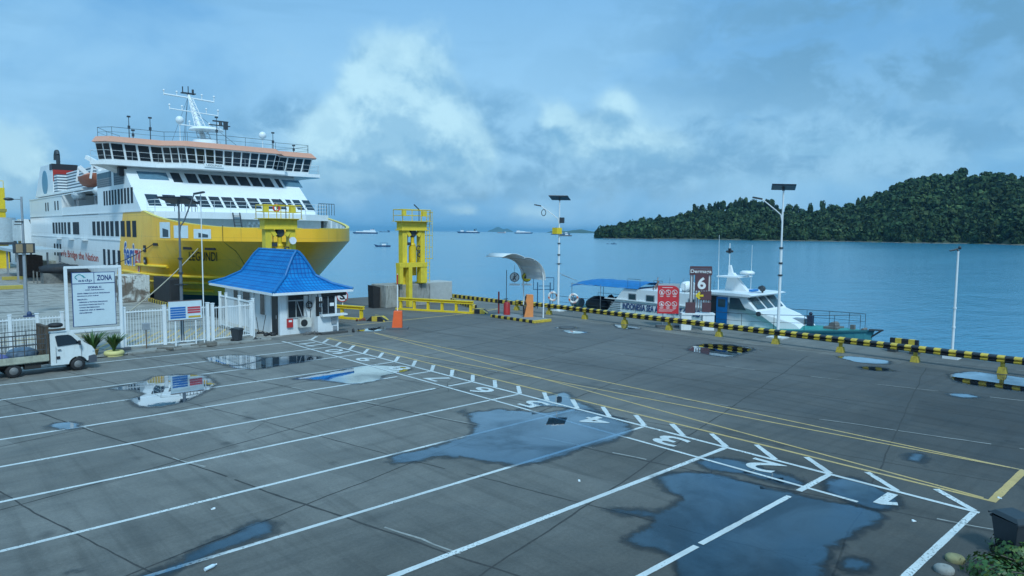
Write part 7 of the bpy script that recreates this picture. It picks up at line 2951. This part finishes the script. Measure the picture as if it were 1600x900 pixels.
m_rope = mat('rope', (0.40, 0.36, 0.28), 0.9, var=0.2)
p1 = Vector(hull_pt(61.3, 4.75, 0.06))
rope(p1, (13.6, 56.5, 0.15), 0.25, 0.045, m_rope, 'pale mooring rope running from the bow down to the yard')
rope(hull_pt(67.4, 5.0, 0.06), (15.6, 92.5, 2.6), 1.3, 0.035, black_rubber, 'dark mooring rope hanging along the ferry side past the logo')

# ================================================================ SHIPS AND BOATS AT SEA
def sea_ship(px, dist, length, label, hullc, topc, kind, rz_off=0.0, loaded=1.0):
    p = polar(px, dist, -2.2)
    a = math.atan2(p.y, p.x) + PI / 2 + rz_off
    T = thing('ship', label, 'ship', (p.x, p.y, -2.2), a, 'ships at anchor on the horizon')
    L = length
    B_ = L * 0.16
    H_ = L * 0.055 * loaded
    f_ = MB()
    prof = [(-L / 2, 0), (-L / 2 - L * 0.01, H_), (L / 2 + L * 0.03, H_ * 1.25), (L / 2 - L * 0.03, 0)]
    f_.prism(prof, 1, -B_ / 2, B_ / 2)
    f_.build('hull', hullc, T)
    f_ = MB()
    if kind == 'ferry':
        f_.box2((-L * 0.42, -B_ * 0.45, H_), (L * 0.40, B_ * 0.45, H_ + L * 0.05))
        f_.box2((-L * 0.40, -B_ * 0.4, H_ + L * 0.05), (L * 0.1, B_ * 0.4, H_ + L * 0.085))
        f_.box2((-L * 0.38, -B_ * 0.42, H_ + L * 0.085), (-L * 0.2, B_ * 0.42, H_ + L * 0.12))
    elif kind == 'ro':
        f_.box2((-L * 0.40, -B_ * 0.45, H_), (L * 0.1, B_ * 0.45, H_ + L * 0.045))
        f_.box2((L * 0.22, -B_ * 0.45, H_), (L * 0.36, B_ * 0.45, H_ + L * 0.075))
    else:
        f_.box2((-L * 0.46, -B_ * 0.45, H_), (-L * 0.32, B_ * 0.45, H_ + L * 0.10))
        f_.box2((-L * 0.45, -B_ * 0.4, H_ + L * 0.10), (-L * 0.36, B_ * 0.4, H_ + L * 0.13))
        f_.box2((L * 0.4, -B_ * 0.2, H_), (L * 0.46, B_ * 0.2, H_ + L * 0.04))
    f_.build('superstructure', topc, T)
    f_ = MB()
    f_.tube((-L * 0.34, 0, H_), (-L * 0.34, 0, H_ + L * 0.16), L * 0.012, n=6)
    f_.tube((L * 0.3, 0, H_), (L * 0.3, 0, H_ + L * 0.12), L * 0.005, n=5)
    f_.tube((0, 0, H_), (0, 0, H_ + L * 0.10), L * 0.005, n=5)
    f_.build('mast', dark_steel, T)
    f_ = MB()
    f_.box2((-L * 0.3, -B_ * 0.15, H_ + L * 0.05), (-L * 0.24, B_ * 0.15, H_ + L * 0.13))
    f_.build('funnel', red_paint if kind == 'ferry' else black_paint, T)
    return T


m_navy = mat('navy hull', (0.015, 0.05, 0.12), 0.5)
m_rust = mat('rust red top', (0.30, 0.09, 0.08), 0.6)
m_orhull = mat('rust orange hull', (0.34, 0.13, 0.07), 0.6)
sea_ship(571, 1850, 62, 'white and red ferry at anchor left of the yellow tower', m_navy, ship_white, 'ferry', 0.1)
sea_ship(601, 3900, 58, 'long low dark ship behind the white and red ferry', m_navy, m_navy, 'cargo', 0.0, 0.8)
sea_ship(732, 3300, 105, 'dark blue cargo ship on the horizon right of the yellow tower', m_navy, ship_white, 'ro', 0.05)
sea_ship(784, 4200, 52, 'small pale orange hulled ship in front of the distant island', m_orhull, ship_white, 'cargo', 0.3)
sea_ship(818, 3300, 84, 'white ferry on the horizon left of the solar lamp pole', m_navy, ship_white, 'ferry', PI)
sea_ship(876, 2300, 62, 'white ship partly behind the solar lamp pole', m_navy, ship_white, 'ro', PI)


def small_boat(px, py, L, label, hc, canopy=True):
    p = at(px, py, -2.2)
    a = math.atan2(p.y, p.x) + PI / 2
    T = thing('small_boat', label, 'boat', (p.x, p.y, -2.2), a, 'small boats on the water')
    f_ = MB()
    f_.prism([(-L / 2, 0), (-L / 2, L * 0.10), (L * 0.3, L * 0.09), (L / 2 + L * 0.06, L * 0.17), (L / 2 - L * 0.06, 0)], 1, -L * 0.11, L * 0.11)
    f_.build('hull', hc, T)
    if canopy:
        f_ = MB()
        f_.box2((-L * 0.32, -L * 0.1, L * 0.24), (L * 0.18, L * 0.1, L * 0.26))
        for x in (-L * 0.3, L * 0.16):
            for y in (-L * 0.09, L * 0.09):
                f_.tube((x, y, L * 0.08), (x, y, L * 0.24), L * 0.008, n=4)
        f_.build('canopy', m_navy, T)
        f_ = MB()
        f_.box2((-L * 0.2, -L * 0.07, L * 0.09), (L * 0.05, L * 0.07, L * 0.19))
        f_.build('cabin', ship_white, T)
    else:
        f_ = MB()
        f_.box2((-L * 0.1, -L * 0.05, L * 0.09), (L * 0.05, L * 0.05, L * 0.26))
        f_.build('engine_cover', m_navy, T)
    return T


small_boat(598, 385.5, 8.2, 'open dark boat with a canopy below the anchored ferry', m_navy)
small_boat(884, 369, 26.0, 'dark fishing boat just right of the solar lamp pole', mat('boat brown', (0.10, 0.10, 0.11), 0.6))
small_boat(949.5, 381.3, 2.4, 'tiny dark canoe off the headland, the left one', m_navy, False)
small_boat(959, 381.5, 4.4, 'tiny dark canoe off the headland, the right longer one', m_navy, False)

# ================================================================ AIR
m_air = bpy.data.materials.new('sea air')
m_air.use_nodes = True
t = NT(m_air.node_tree)
t.n.clear()
pv = t.node('ShaderNodeVolumePrincipled', {'Color': (0.34, 0.73, 1.0), 'Density': 0.00005, 'Anisotropy': 0.2})
t.node('ShaderNodeOutputMaterial', {'Volume': pv.outputs[0]})
if True:
    f_ = MB()
    f_.box2((-27500, -27500, -10.0), (27500, 27500, 150.0))
    hz = f_.build('haze', m_air)
    tag(hz, 'thin blue sea haze over the strait', 'haze', kind='stuff')
